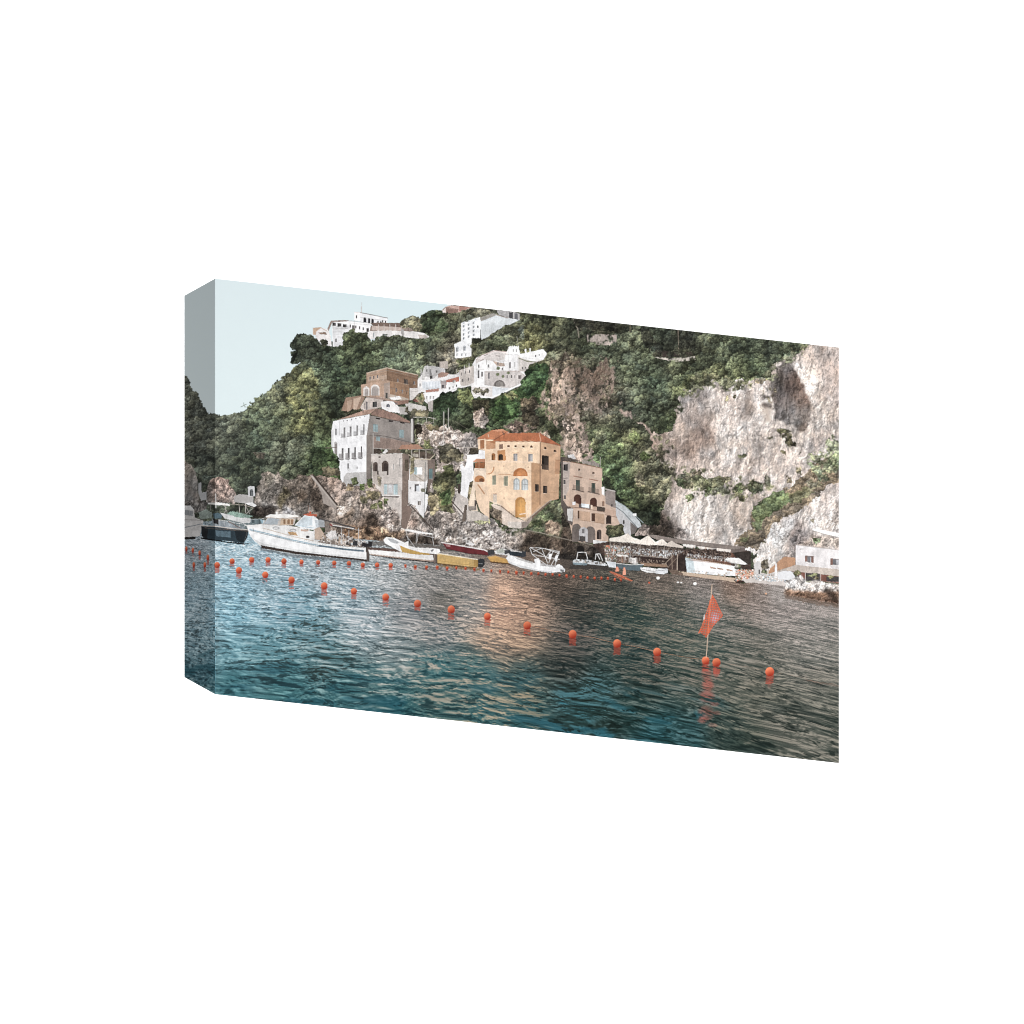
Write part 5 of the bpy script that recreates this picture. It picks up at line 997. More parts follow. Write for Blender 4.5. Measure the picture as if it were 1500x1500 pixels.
# ======================= SEA =======================
SEA = part('printed_sea', 'rippled blue-green sea reflecting the village across the lower half of the print')
WC = [  # x, y, light, mid, dark
    (275, 800, 196, 204, 210, 152, 162, 170, 96, 104, 110), (290, 860, 180, 196, 204, 146, 164, 172, 92, 106, 112), (290, 900, 170, 186, 192, 124, 140, 146, 66, 72, 72), (290, 950, 164, 184, 192, 118, 138, 146, 58, 66, 68), (285, 990, 130, 150, 158, 88, 116, 126, 48, 70, 78),
    (340, 808, 204, 216, 222, 150, 172, 182, 92, 112, 122), (400, 822, 196, 206, 212, 142, 160, 170, 86, 104, 114), (340, 860, 178, 202, 212, 134, 166, 180, 78, 104, 116), (400, 860, 196, 206, 212, 138, 160, 170, 84, 106, 116),
    (340, 900, 168, 196, 206, 122, 160, 174, 66, 94, 106), (430, 890, 164, 182, 190, 106, 142, 156, 52, 74, 82), (450, 925, 150, 170, 176, 94, 126, 136, 42, 48, 44), (400, 960, 148, 176, 184, 92, 132, 144, 44, 56, 58), (340, 960, 150, 182, 192, 106, 148, 162, 52, 78, 86),
    (340, 1000, 120, 162, 172, 72, 118, 130, 36, 70, 82), (420, 1005, 116, 156, 164, 68, 112, 122, 34, 62, 72), (480, 970, 160, 172, 176, 88, 120, 128, 44, 52, 48), (500, 1015, 130, 160, 166, 66, 108, 118, 34, 62, 72),
    (470, 830, 198, 204, 208, 150, 160, 166, 92, 104, 110), (520, 870, 198, 202, 204, 136, 152, 160, 78, 100, 110), (560, 840, 208, 208, 208, 160, 164, 166, 104, 112, 116), (540, 920, 212, 210, 212, 146, 158, 164, 84, 104, 112), (570, 950, 206, 202, 202, 142, 152, 156, 72, 88, 92),
    (600, 900, 190, 184, 182, 140, 142, 144, 86, 100, 106), (640, 850, 178, 172, 168, 138, 136, 134, 94, 98, 98), (650, 880, 172, 162, 154, 128, 124, 118, 86, 90, 86), (640, 930, 186, 176, 172, 130, 134, 136, 78, 96, 102), (690, 850, 190, 178, 170, 150, 144, 140, 100, 104, 104),
    (690, 890, 200, 184, 172, 146, 142, 138, 86, 98, 102), (740, 870, 222, 184, 158, 178, 148, 130, 110, 100, 94), (740, 910, 224, 186, 158, 184, 150, 130, 116, 104, 98), (725, 940, 216, 180, 156, 168, 144, 128, 96, 100, 100), (770, 880, 206, 170, 146, 150, 124, 108, 80, 74, 68), (775, 850, 184, 156, 138, 136, 118, 106, 78, 72, 66), (760, 930, 212, 176, 150, 160, 134, 118, 84, 78, 72),
    (560, 1000, 196, 188, 184, 94, 128, 134, 38, 78, 90), (580, 1030, 150, 160, 162, 62, 108, 116, 28, 66, 78), (640, 980, 178, 164, 154, 88, 130, 136, 34, 82, 94), (640, 1020, 168, 156, 146, 78, 112, 116, 32, 66, 74), (700, 985, 182, 164, 150, 92, 128, 132, 38, 76, 86), (720, 1040, 196, 172, 152, 74, 116, 124, 36, 72, 80), (770, 1000, 192, 164, 140, 84, 108, 110, 42, 62, 62), (780, 1050, 150, 140, 126, 60, 108, 118, 38, 56, 54),
    (820, 860, 132, 116, 104, 92, 82, 74, 52, 52, 48), (850, 890, 124, 112, 102, 80, 76, 70, 44, 48, 46), (840, 940, 120, 110, 104, 72, 72, 70, 38, 46, 46), (830, 980, 112, 104, 98, 62, 66, 64, 36, 46, 46), (830, 1020, 84, 130, 144, 56, 74, 74, 36, 42, 38), (870, 1015, 88, 128, 140, 54, 68, 66, 34, 40, 36), (850, 1050, 74, 122, 136, 52, 72, 72, 34, 42, 38), (880, 1075, 70, 92, 94, 46, 56, 52, 32, 40, 36),
    (900, 870, 126, 118, 106, 78, 78, 72, 42, 50, 48), (930, 900, 124, 120, 106, 70, 78, 72, 36, 52, 48), (920, 950, 124, 116, 106, 64, 74, 72, 34, 48, 46), (940, 1000, 130, 120, 112, 68, 74, 70, 34, 46, 44), (930, 1040, 106, 118, 116, 50, 70, 70, 30, 42, 38), (960, 1075, 78, 122, 134, 46, 78, 84, 30, 46, 44),
    (960, 860, 150, 134, 122, 112, 102, 94, 70, 68, 64), (980, 890, 146, 134, 122, 104, 98, 90, 60, 66, 62), (1000, 930, 146, 136, 124, 98, 98, 90, 48, 66, 62), (1030, 870, 180, 168, 162, 142, 132, 126, 92, 88, 84), (1060, 910, 168, 156, 148, 126, 118, 110, 70, 78, 74), (1080, 862, 182, 158, 142, 140, 118, 106, 98, 80, 70), (1110, 880, 184, 168, 160, 146, 130, 122, 98, 88, 80), (1140, 865, 206, 196, 192, 174, 164, 158, 124, 112, 104),
    (1150, 900, 196, 182, 176, 158, 144, 138, 104, 98, 94), (1200, 910, 196, 184, 178, 156, 144, 138, 100, 96, 92), (1200, 950, 186, 174, 168, 146, 136, 130, 84, 84, 82), (1100, 950, 160, 150, 142, 122, 114, 106, 64, 78, 74), (1040, 950, 146, 138, 128, 104, 104, 96, 52, 72, 70), (1030, 1000, 148, 134, 126, 98, 96, 88, 44, 60, 58), (1110, 1010, 156, 144, 134, 112, 106, 98, 52, 62, 58), (1200, 1000, 164, 152, 144, 122, 114, 108, 62, 66, 64),
    (1150, 1060, 158, 146, 138, 102, 98, 92, 44, 52, 48), (1200, 1080, 160, 148, 140, 106, 102, 96, 46, 56, 52), (1060, 1070, 136, 130, 120, 78, 86, 82, 38, 52, 50), (1010, 1080, 88, 122, 130, 56, 84, 88, 32, 48, 48), (1100, 1090, 140, 132, 122, 74, 80, 74, 38, 50, 48)]
cL = cfield([(r[0], r[1]) + tuple(r[2:5]) for r in WC], 2.0, 12); cM = cfield([(r[0], r[1]) + tuple(r[5:8]) for r in WC], 2.0, 12); cD = cfield([(r[0], r[1]) + tuple(r[8:11]) for r in WC], 2.0, 12)
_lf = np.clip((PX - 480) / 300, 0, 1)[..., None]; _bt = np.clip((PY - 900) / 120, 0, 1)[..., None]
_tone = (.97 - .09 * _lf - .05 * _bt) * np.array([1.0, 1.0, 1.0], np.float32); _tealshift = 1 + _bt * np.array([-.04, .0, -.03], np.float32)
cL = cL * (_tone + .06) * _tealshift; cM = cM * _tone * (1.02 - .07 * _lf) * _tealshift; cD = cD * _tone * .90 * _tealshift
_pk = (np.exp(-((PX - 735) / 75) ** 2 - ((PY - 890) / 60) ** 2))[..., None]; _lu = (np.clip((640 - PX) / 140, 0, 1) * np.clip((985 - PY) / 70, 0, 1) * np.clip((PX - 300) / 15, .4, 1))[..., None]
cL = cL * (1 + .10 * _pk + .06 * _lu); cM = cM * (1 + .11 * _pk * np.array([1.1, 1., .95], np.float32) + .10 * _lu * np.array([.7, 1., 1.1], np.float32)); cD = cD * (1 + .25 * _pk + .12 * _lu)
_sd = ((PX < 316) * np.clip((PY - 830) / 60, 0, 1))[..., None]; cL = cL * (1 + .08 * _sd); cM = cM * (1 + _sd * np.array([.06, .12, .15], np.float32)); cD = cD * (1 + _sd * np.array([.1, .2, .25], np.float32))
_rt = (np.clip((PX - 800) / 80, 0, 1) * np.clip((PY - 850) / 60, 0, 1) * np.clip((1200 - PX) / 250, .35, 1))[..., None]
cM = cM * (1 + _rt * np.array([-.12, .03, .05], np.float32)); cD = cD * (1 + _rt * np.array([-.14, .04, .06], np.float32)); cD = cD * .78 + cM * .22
yw = PY - 408 - .1105 * (PX - 315)
tt = np.clip((yw - 352) / 257., .0, 1.3)
side_w = (PX < 315).astype(np.float32)
z = tt + .12
VS = 62.
u = (PX - 770) / z * .034 * (1 + 1.2 * side_w); v = np.log(z) * VS
slope = np.clip((PX - 650) / 600, 0, 1) * .07 * (1 - side_w) + side_w * (.55 * (PY - 712) / 305. - .11)
v = v - slope * (PX - np.where(side_w > 0, 315, 650)) * VS / (z * 257.)
u = u + 1.0 * (fbm(u * .45, v * .16, 801, 2) - .5) * 2; v = v + 1.5 * (fbm(u * .40, v * .14, 811, 2) - .5) * 2


def facet(fu, fv, seed, octv, gain, d):
    return fbm_axis(u * fu, v * fv + d, seed, octv, gain) - fbm_axis(u * fu, v * fv, seed, octv, gain)


n1 = facet(.75, .42, 821, 3, .6, .42); n1 = n1 / n1.std()       # swell facets
n2 = facet(1.9, .95, 831, 3, .65, .40); n2 = n2 / n2.std()      # ripples
n3 = fbm_axis(u * .30, v * .10, 841, 3, .5); n3 = (n3 - n3.mean()) / n3.std()
n = .55 * n1 + .60 * n2 + .32 * n3
n = n / n.std() + .5 * GR
n2 = .5 + .16 * n2
lo = sstep(-2.1, -.45, n)[..., None]; hi = (.92 * sstep(-.4, 1.9, n))[..., None]
sea = cD * (1 - lo) + cM * lo
sea = sea * (1 - hi) + cL * hi
# wave backs: soft teal swells towards the bottom, and dark crisp flecks
sw = sstep(.56, .72, fbm_axis(u * .46 + 7, v * .26 + 3, 851, 4, .5)) * sstep(.55, .95, tt)
teal = cfield([(330, 1000, 44, 86, 98), (520, 1020, 36, 82, 94), (640, 1030, 34, 80, 92), (760, 1050, 46, 92, 104), (850, 1040, 48, 104, 120), (940, 1060, 50, 108, 124), (1020, 1080, 46, 96, 108), (1120, 1060, 50, 62, 60), (1200, 1060, 58, 64, 60)])
sea = sea * (1 - .75 * sw[..., None]) + teal * .75 * sw[..., None]
fl = fbm_axis(u * 2.0 + 31, v * .95 + 11, 861, 3, .6)
dens = cfield([(340, 820, 40, 0, 0), (340, 900, 90, 0, 0), (450, 930, 255, 0, 0), (420, 970, 220, 0, 0), (330, 940, 130, 0, 0), (290, 920, 190, 0, 0), (500, 990, 170, 0, 0), (560, 900, 90, 0, 0), (640, 880, 80, 0, 0), (740, 900, 60, 0, 0), (650, 990, 130, 0, 0), (850, 900, 110, 0, 0), (850, 1000, 120, 0, 0), (1000, 950, 120, 0, 0), (1150, 1000, 150, 0, 0), (1180, 920, 80, 0, 0)])[..., 0]
fm = sstep(.71 - .13 * dens, .79 - .13 * dens, fl) * .8
sea = sea * (1 - fm[..., None]) + cD * .86 * fm[..., None]
sea = sea * (1 + .30 * (n2 - .5) + .06 * GR + .10 * (fbm_axis(u * 3.1, v * 1.6, 871, 3, .6) - .5))[..., None]
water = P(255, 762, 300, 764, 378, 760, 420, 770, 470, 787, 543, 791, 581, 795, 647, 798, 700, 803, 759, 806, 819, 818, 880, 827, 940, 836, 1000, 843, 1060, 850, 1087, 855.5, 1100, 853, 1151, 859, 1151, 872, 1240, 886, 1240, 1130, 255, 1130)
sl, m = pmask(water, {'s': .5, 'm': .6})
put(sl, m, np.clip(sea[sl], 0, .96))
# darker strip of reflected shore
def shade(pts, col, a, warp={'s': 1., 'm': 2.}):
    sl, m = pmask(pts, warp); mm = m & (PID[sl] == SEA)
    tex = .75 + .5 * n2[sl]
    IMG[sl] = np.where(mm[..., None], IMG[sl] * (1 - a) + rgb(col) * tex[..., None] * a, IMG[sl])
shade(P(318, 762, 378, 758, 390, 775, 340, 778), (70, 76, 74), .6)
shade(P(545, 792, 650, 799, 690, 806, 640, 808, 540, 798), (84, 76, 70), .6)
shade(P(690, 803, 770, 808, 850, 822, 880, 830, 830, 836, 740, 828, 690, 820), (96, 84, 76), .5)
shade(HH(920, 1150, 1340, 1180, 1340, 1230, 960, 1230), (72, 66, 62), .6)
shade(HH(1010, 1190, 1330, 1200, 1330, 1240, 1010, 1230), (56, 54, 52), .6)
part('printed_rock', 'low pale rock jetty with brown waterline at the right edge of the print')
stone(J(870, 1000, 940, 960, 1000, 935, 1050, 1000, 1110, 980, 1200, 1000, 1335, 1020, 1335, 1180, 1180, 1160, 1000, 1125, 865, 1105), 'r', {'s': .8, 'm': 1.2})
for q, c, al in ((J(870, 1000, 940, 960, 1000, 935, 1050, 1000, 1110, 980, 1200, 1000, 1335, 1020, 1335, 1060, 1180, 1060, 1000, 1060, 868, 1050), (200, 194, 190), .7), (J(865, 1050, 1000, 1070, 1150, 1080, 1335, 1070, 1335, 1140, 1150, 1135, 865, 1095), (150, 114, 90), .9), (J(865, 1085, 1000, 1100, 1180, 1130, 1335, 1140, 1335, 1185, 1180, 1165, 1000, 1130, 865, 1110), (92, 66, 50), .9), (J(1190, 1060, 1250, 1050, 1310, 1090, 1310, 1160, 1240, 1140), (64, 52, 46), .7), (J(1200, 1050, 1230, 1040, 1220, 1070, 1180, 1090), (40, 36, 34), .8), (J(1250, 1060, 1290, 1050, 1320, 1090, 1290, 1080), (226, 222, 220), .7)):
    rockfill(q, c, RDET ** .8, {'s': .8, 'm': 1.5}, al)
shade(J(865, 1110, 1000, 1130, 1180, 1165, 1335, 1190, 1335, 1215, 1100, 1180, 860, 1130), (104, 86, 74), .55)

# ======================= BOATS =======================
def hull_id(label): return part('printed_boat', label)
# far left: white launch with rounded cabin on the wrapped edge
hull_id('white motor boat with domed cabin on the wrapped left edge of the print')
fill(F(40, 600, 110, 590, 140, 620, 145, 680, 220, 710, 205, 760, 190, 840, 40, 848), (204, 200, 198), .04); fill(F(40, 580, 110, 580, 140, 615, 60, 615), (214, 212, 212), .03); fill(F(60, 615, 130, 625, 130, 670, 60, 660), (150, 152, 156), .08); seg(F(40, 770, 205, 735), 1.0, (110, 120, 132)); seg(F(60, 700, 220, 705), .8, (150, 144, 140)); fill(F(40, 848, 155, 842, 150, 866, 40, 866), (44, 40, 38), .1); seg(F(100, 620, 100, 665), .7, (190, 188, 188))
# cluster of rear boats
hull_id('white boat under green netting moored at the back left of the print')
fill(F(360, 640, 400, 650, 620, 690, 615, 725, 560, 730, 400, 690), (206, 206, 206), .05)
fill(F(415, 650, 450, 628, 520, 640, 640, 670, 600, 685, 500, 680), (130, 160, 146), .2, {'s': 1.}); fill(F(180, 640, 240, 610, 290, 640, 290, 690, 190, 690), (150, 166, 156), .15, {'s': 1.})
sub('printed_awning'); fill(F(255, 558, 330, 552, 440, 566, 440, 582, 330, 575, 260, 568), (232, 228, 222), .04); nosub()
for a_ in ((410, 580, 400, 640), (395, 575, 420, 640), (280, 565, 280, 620), (520, 560, 525, 640), (580, 590, 610, 650), (640, 600, 580, 650), (575, 560, 575, 640)): seg(F(*a_), .6, (196, 188, 180))
seg(F(440, 570, 560, 575, 640, 600), .7, (176, 164, 150)); fill(F(570, 560, 630, 552, 670, 580, 650, 592, 600, 576), (222, 220, 220), .04)
seg(F(322, 480, 324, 600), .9, (220, 218, 216))
hull_id('grey motor boat with railing behind the blue boat at the left of the print')
fill(F(290, 690, 330, 700, 560, 760, 560, 790, 300, 760), (140, 150, 158), .12); fill(F(300, 650, 340, 640, 380, 660, 370, 690, 310, 690), (76, 100, 112), .1); fill(F(300, 690, 345, 700, 345, 740, 305, 730), (44, 42, 44), .1)
for k in range(7): seg(F(350 + 42 * k, 700 + 3 * k, 355 + 42 * k, 745 + 3 * k), .5, (206, 206, 208))
seg(F(345, 700, 560, 738), .6, (226, 224, 224)); seg(F(610, 700, 730, 690, 730, 730), .6, (196, 196, 198)); seg(F(430, 715, 530, 770), 1., (120, 92, 78))
hull_id('dark blue wooden boat bow-on at the left of the print')
fill(F(200, 752, 320, 757, 450, 775, 603, 788, 590, 850, 560, 900, 420, 880, 260, 872, 205, 840), (46, 62, 72), .08, {'s': .3}); fill(F(320, 790, 450, 800, 450, 850, 330, 840), (84, 108, 122), .12); fill(F(205, 752, 260, 780, 250, 860, 205, 840), (40, 44, 48), .1); fill(F(480, 790, 603, 790, 590, 850, 560, 900, 500, 870), (34, 42, 48), .1)
sub('printed_gunwale'); seg(F(200, 750, 320, 756, 460, 774, 603, 786), 1.3, (206, 196, 188)); seg(F(230, 768, 450, 786, 595, 796), .6, (120, 102, 90)); nosub()
fill(F(200, 848, 420, 885, 560, 900, 640, 895, 560, 912, 400, 892, 200, 862), (28, 30, 32), .1); seg(F(590, 800, 560, 900), .4, (150, 150, 148), .7)
hull_id('large white cabin cruiser with blue stripe in the left half of the print')
seg(F(600, 762, 680, 840), .5, (190, 190, 190), .6)
fill(F(588, 760, 640, 768, 740, 790, 960, 850, 1200, 905, 1400, 928, 1500, 936, 1615, 940, 1608, 1046, 1560, 1038, 1500, 1027, 1300, 1005, 1000, 970, 700, 915, 650, 880, 610, 830), (232, 232, 233), .025)
fill(F(640, 860, 720, 900, 1000, 950, 1300, 990, 1500, 1010, 1605, 1020, 1605, 1036, 1500, 1022, 1000, 976, 700, 925), (214, 214, 214), .04)
sub('printed_stripe', 'blue stripe under the gunwale'); seg(F(612, 782, 740, 812, 960, 868, 1200, 918, 1400, 945), 1.6, (150, 182, 200)); seg(F(1200, 920, 1400, 948, 1570, 964), 2.6, (88, 112, 130)); seg(F(612, 790, 740, 822, 960, 878, 1200, 928), .6, (96, 116, 130)); nosub()
sub('printed_waterline'); fill(F(703, 914, 760, 925, 1000, 968, 1300, 1004, 1500, 1024, 1605, 1038, 1620, 1056, 1500, 1038, 1300, 1020, 1000, 990, 710, 940), (62, 50, 44), .1); seg(F(760, 950, 1000, 992, 1300, 1022), .5, (206, 196, 186), .6); nosub()
sub('printed_deck'); fill(F(560, 742, 640, 745, 720, 735, 900, 745, 1000, 760, 1150, 800, 1160, 870, 1260, 880, 1330, 900, 1200, 900, 960, 845, 740, 785, 600, 762), (226, 224, 222), .03); nosub(); seg(F(590, 758, 740, 788, 960, 846, 1200, 900, 1400, 924, 1500, 932, 1600, 936), 1.0, (240, 238, 236)); seg(F(720, 770, 960, 838, 1150, 880), .6, (176, 130, 90), .8); nosub()
for x, y in ((832, 770), (975, 790)): ell(*F(x, y)[0], 4.9, 2.2, (140, 144, 148)); ell(*F(x + 1, y + 1)[0], 4.0, 1.5, (214, 212, 212))
seg(F(640, 775, 646, 800), .6, (120, 112, 106)); fill(F(930, 800, 1000, 805, 1015, 835, 940, 825), (204, 156, 104), .15, {'s': .6}); ell(*F(1100, 845)[0], 2.6, 2, (66, 62, 62)); fill(F(1040, 780, 1110, 785, 1100, 800, 1040, 796), (206, 170, 150), .05)
sub('printed_cabin', 'forward cabin with pale roof'); fill(F(715, 740, 760, 685, 880, 685, 1000, 690, 985, 745, 860, 750), (196, 186, 178), .05); fill(F(725, 738, 765, 686, 858, 690, 845, 742), (172, 182, 190), .05); fill(F(875, 690, 985, 695, 975, 745, 865, 745), (206, 176, 146), .05)
for x in (895, 930, 958): fill(arch(F, x, 695, x + 20, 735), (150, 112, 80), .08)
fill(F(745, 672, 780, 656, 900, 652, 1010, 660, 1025, 675, 1000, 684, 860, 688, 750, 682), (230, 226, 222), .03); seg(F(745, 680, 870, 690, 1015, 680), .6, (176, 150, 128)); ell(*F(838, 642)[0], 1.8, 2, (230, 228, 226)); nosub()
sub('printed_cabin', 'wheelhouse with sloping windscreen'); fill(F(990, 745, 1080, 655, 1150, 660, 1190, 700, 1190, 800, 1160, 860, 1150, 785, 1050, 775), (228, 230, 232), .03); fill(F(1005, 740, 1072, 672, 1140, 672, 1140, 750, 1060, 755), (196, 208, 216), .04); seg(F(1005, 748, 1150, 770), 1.0, (170, 200, 216)); fill(F(1155, 780, 1200, 760, 1245, 830, 1255, 880, 1160, 865), (200, 172, 150), .06); fill(F(1160, 700, 1240, 700, 1245, 760, 1170, 765), (188, 196, 204), .08, a=.8); nosub()
fill(F(1060, 655, 1110, 645, 1180, 655, 1180, 672, 1100, 668), (204, 96, 66), .12); seg(F(1120, 560, 1118, 640), .5, (206, 196, 190)); seg(F(1104, 580, 1112, 640), .5, (196, 150, 130)); ell(*F(1122, 640)[0], 1.4, 1.8, (214, 80, 50))
fill(F(1180, 890, 1250, 840, 1330, 815, 1420, 850, 1500, 872, 1600, 900, 1612, 940, 1400, 924), (150, 134, 122), .25, {'s': .8}); clutter(F(1190, 880, 1250, 800, 1330, 790, 1420, 830, 1500, 860, 1600, 890, 1610, 935, 1400, 920), ((226, 222, 220), (196, 184, 174), (150, 132, 118), (104, 90, 82), (206, 190, 176), (76, 70, 68)), 1.5, 1.4, 7, thr=.3)
for k in range(70):
    x = r2.uniform(1230, 1585); y = 808 + (x - 1240) * .20 + r2.uniform(-14, 52)
    if y > 912: continue
    fill(rect(F, x, y, x + r2.uniform(8, 26), y + r2.uniform(8, 26)), [(228, 224, 222), (186, 160, 138), (110, 92, 82), (206, 196, 190), (70, 64, 62), (176, 186, 192)][r2.integers(6)], .1, a=.85)
fill(F(1250, 830, 1300, 790, 1340, 800, 1350, 860, 1290, 870), (206, 200, 198), .1); fill(F(1245, 720, 1280, 720, 1285, 800, 1245, 815), (130, 116, 106), .15)
for a_ in ((1385, 760, 1385, 900), (1450, 790, 1448, 900), (1530, 770, 1530, 900), (1470, 780, 1550, 790)): seg(F(*a_), .6, (206, 204, 204))
fill(F(1480, 880, 1520, 875, 1520, 920, 1480, 920), (56, 56, 60), .1); fill(F(1560, 890, 1610, 900, 1650, 880, 1640, 930, 1560, 930), (54, 50, 52), .15); fill(F(1590, 930, 1625, 925, 1622, 1056, 1600, 1052), (84, 74, 68), .15); fill(F(1608, 880, 1640, 885, 1645, 925, 1610, 925), (48, 46, 48), .15)
seg(F(1200, 690, 1400, 745, 1500, 770), 2.2, (84, 78, 76)); seg(F(1290, 740, 1310, 750), 1.8, (160, 60, 60)); seg(F(1310, 745, 1490, 775), 1.0, (226, 224, 224)); seg(F(1310, 755, 1480, 790), 1.2, (60, 54, 52))
shade(F(700, 940, 1000, 990, 1500, 1036, 1620, 1052, 1500, 1062, 1000, 1020, 700, 960), (84, 88, 92), .55)

hull_id('white open rowing boat with dark gunwale next to the cruiser in the print')
fill(G(455, 945, 468, 932, 600, 938, 720, 952, 860, 972, 1035, 986, 1030, 1002, 860, 996, 700, 972, 460, 960), (96, 74, 66), .12)
fill(G(457, 952, 700, 972, 860, 990, 1032, 1000, 1030, 1046, 980, 1044, 700, 1018, 470, 992), (228, 225, 223), .03)
sub('printed_gunwale'); seg(G(457, 950, 700, 968, 860, 986, 1034, 996), .7, (120, 84, 72)); nosub()
fill(G(470, 988, 700, 1014, 980, 1040, 1030, 1042, 1030, 1052, 980, 1052, 700, 1024, 480, 998), (176, 150, 134), .06)
fill(G(480, 998, 700, 1024, 980, 1052, 1040, 1052, 1040, 1064, 980, 1062, 700, 1032, 500, 1006), (52, 44, 42), .1)
fill(G(1006, 992, 1040, 986, 1046, 1070, 1012, 1072), (92, 78, 70), .15); seg(G(1020, 990, 1022, 1060), .6, (176, 160, 150), .8)
hull_id('white and yellow motor boat with white frame canopy in the middle of the print')
fill(G(585, 870, 610, 845, 680, 855, 770, 895, 800, 920, 900, 950, 1020, 960, 1030, 985, 860, 990, 740, 975, 640, 920, 600, 900), (232, 230, 230), .03); fill(G(620, 860, 660, 858, 720, 890, 700, 905, 650, 890), (176, 178, 182), .08)
sub('printed_stripe', 'mustard yellow hull side'); fill(G(722, 915, 780, 940, 900, 975, 980, 985, 975, 998, 860, 995, 745, 975), (206, 158, 72), .06); nosub()
fill(G(770, 890, 800, 880, 800, 920, 860, 935, 1000, 940, 1000, 960, 860, 960, 760, 920), (226, 222, 220), .05); 
sub('printed_canopy'); fill(G(762, 783, 800, 780, 900, 800, 1000, 815, 1000, 826, 880, 815, 780, 795), (236, 232, 230), .03); 
for a_ in ((775, 792, 800, 890), (870, 812, 862, 900), (880, 815, 870, 890), (785, 840, 850, 930), (1000, 822, 1010, 915), (880, 820, 1010, 850)): seg(G(*a_), .6, (206, 204, 204))
nosub(); fill(G(965, 950, 990, 938, 1060, 948, 1068, 970, 1040, 990, 985, 985), (230, 228, 228), .05); fill(G(985, 960, 1010, 945, 1010, 960, 995, 975), (110, 110, 114), .1)
hull_id('long dark red boat with white gunwale moored by the rocks of the print')
fill(G(1080, 890, 1100, 895, 1300, 935, 1440, 960, 1500, 990, 1480, 1000, 1300, 985, 1120, 945), (116, 42, 46), .06); seg(G(1078, 892, 1300, 930, 1440, 955, 1500, 985), 1.6, (224, 214, 212)); seg(G(1120, 945, 1300, 985, 1480, 1002), .8, (62, 30, 32)); fill(HH(310, 1075, 370, 1065, 372, 1110, 320, 1115), (60, 60, 64), .12); fill(G(1110, 905, 1150, 915, 1150, 930, 1120, 925), (170, 110, 110), .1)
fill(G(1280, 900, 1330, 890, 1360, 910, 1340, 920), (226, 222, 222), .05); seg(G(1430, 860, 1450, 830, 1500, 790), .8, (206, 204, 206), .7)
hull_id('mustard yellow motor boat with black outboard in the middle of the print')
fill(G(1040, 990, 1060, 985, 1380, 1035, 1385, 1100, 1300, 1095, 1045, 1065), (206, 164, 90), .06); seg(G(1040, 990, 1060, 986, 1380, 1036), 1.5, (226, 212, 188)); fill(G(1350, 1035, 1390, 1040, 1385, 1100, 1350, 1095), (180, 136, 66), .06); seg(G(1050, 1045, 1360, 1090), .5, (176, 132, 66)); fill(G(1045, 1065, 1300, 1096, 1380, 1100, 1380, 1112, 1290, 1108, 1045, 1078), (110, 82, 48), .1)
sub('printed_outboard', 'black outboard motor'); fill(G(1385, 1040, 1410, 1025, 1440, 1035, 1445, 1075, 1420, 1105, 1385, 1105), (48, 50, 54), .12, {'s': .5}); seg(G(1392, 1068, 1425, 1072), .6, (170, 172, 174)); nosub()
shade(G(1045, 1078, 1290, 1108, 1400, 1112, 1400, 1126, 1250, 1120, 1045, 1092), (120, 96, 60), .6)
hull_id('yellow boat half hidden behind the white dinghy in the print')
fill(HH(310, 1130, 380, 1120, 480, 1150, 520, 1180, 480, 1190, 340, 1170), (206, 150, 70), .07); seg(HH(310, 1130, 380, 1120, 480, 1148), 1.1, (180, 146, 106)); fill(HH(330, 1165, 520, 1185, 510, 1195, 340, 1178), (96, 66, 40), .1)
hull_id('small white boats with dark outboards behind the yellow boats in the print')
fill(HH(370, 1080, 440, 1060, 520, 1075, 620, 1100, 620, 1130, 500, 1120, 380, 1105), (206, 204, 204), .08); fill(HH(440, 1075, 500, 1068, 520, 1090, 460, 1110), (70, 70, 74), .12); fill(HH(490, 1080, 600, 1092, 600, 1130, 500, 1115), (46, 54, 62), .12); fill(HH(590, 1085, 635, 1080, 640, 1125, 600, 1135), (52, 56, 62), .12); fill(HH(380, 1070, 440, 1058, 460, 1090, 400, 1100), (176, 180, 170), .1); seg(HH(500, 1065, 600, 1090), .8, (230, 228, 228))
hull_id('white rigid dinghy with white tubular frame and outboard in the centre of the print')
fill(HH(468, 1140, 490, 1115, 560, 1130, 700, 1180, 800, 1195, 900, 1225, 905, 1255, 860, 1262, 760, 1250, 600, 1215, 500, 1180), (234, 233, 234), .025); fill(HH(480, 1160, 600, 1205, 760, 1240, 860, 1252, 850, 1264, 740, 1250, 590, 1220, 490, 1180), (206, 206, 208), .04); fill(HH(540, 1130, 700, 1175, 690, 1190, 560, 1150), (190, 186, 184), .08)
fill(HH(708, 1150, 745, 1140, 770, 1200, 715, 1190), (230, 229, 230), .03); fill(HH(760, 1180, 880, 1205, 890, 1220, 760, 1205), (176, 172, 172), .12)
sub('printed_frame', 'white tubular canopy frame')
for a_ in ((675, 1050, 770, 1055, 920, 1085), (670, 1055, 690, 1110, 800, 1190), (675, 1050, 780, 1110, 840, 1150), (770, 1055, 700, 1085), (770, 1058, 800, 1130, 820, 1180), (870, 1075, 830, 1180), (920, 1085, 880, 1205), (800, 1060, 920, 1100), (690, 1110, 920, 1150), (850, 1075, 800, 1140), (910, 1090, 850, 1200)): seg(HH(*a_), .8, (216, 214, 213))
fill(HH(830, 1105, 856, 1100, 848, 1150, 828, 1145), (222, 222, 224), .05); fill(HH(885, 1120, 908, 1115, 900, 1170, 880, 1165), (214, 214, 216), .05); nosub()
sub('printed_outboard', 'white outboard motor'); fill(HH(885, 1205, 920, 1190, 945, 1210, 970, 1240, 960, 1258, 890, 1260), (224, 224, 226), .06, {'s': .5}); fill(HH(930, 1235, 960, 1240, 955, 1258, 930, 1255), (120, 120, 122), .1); nosub()
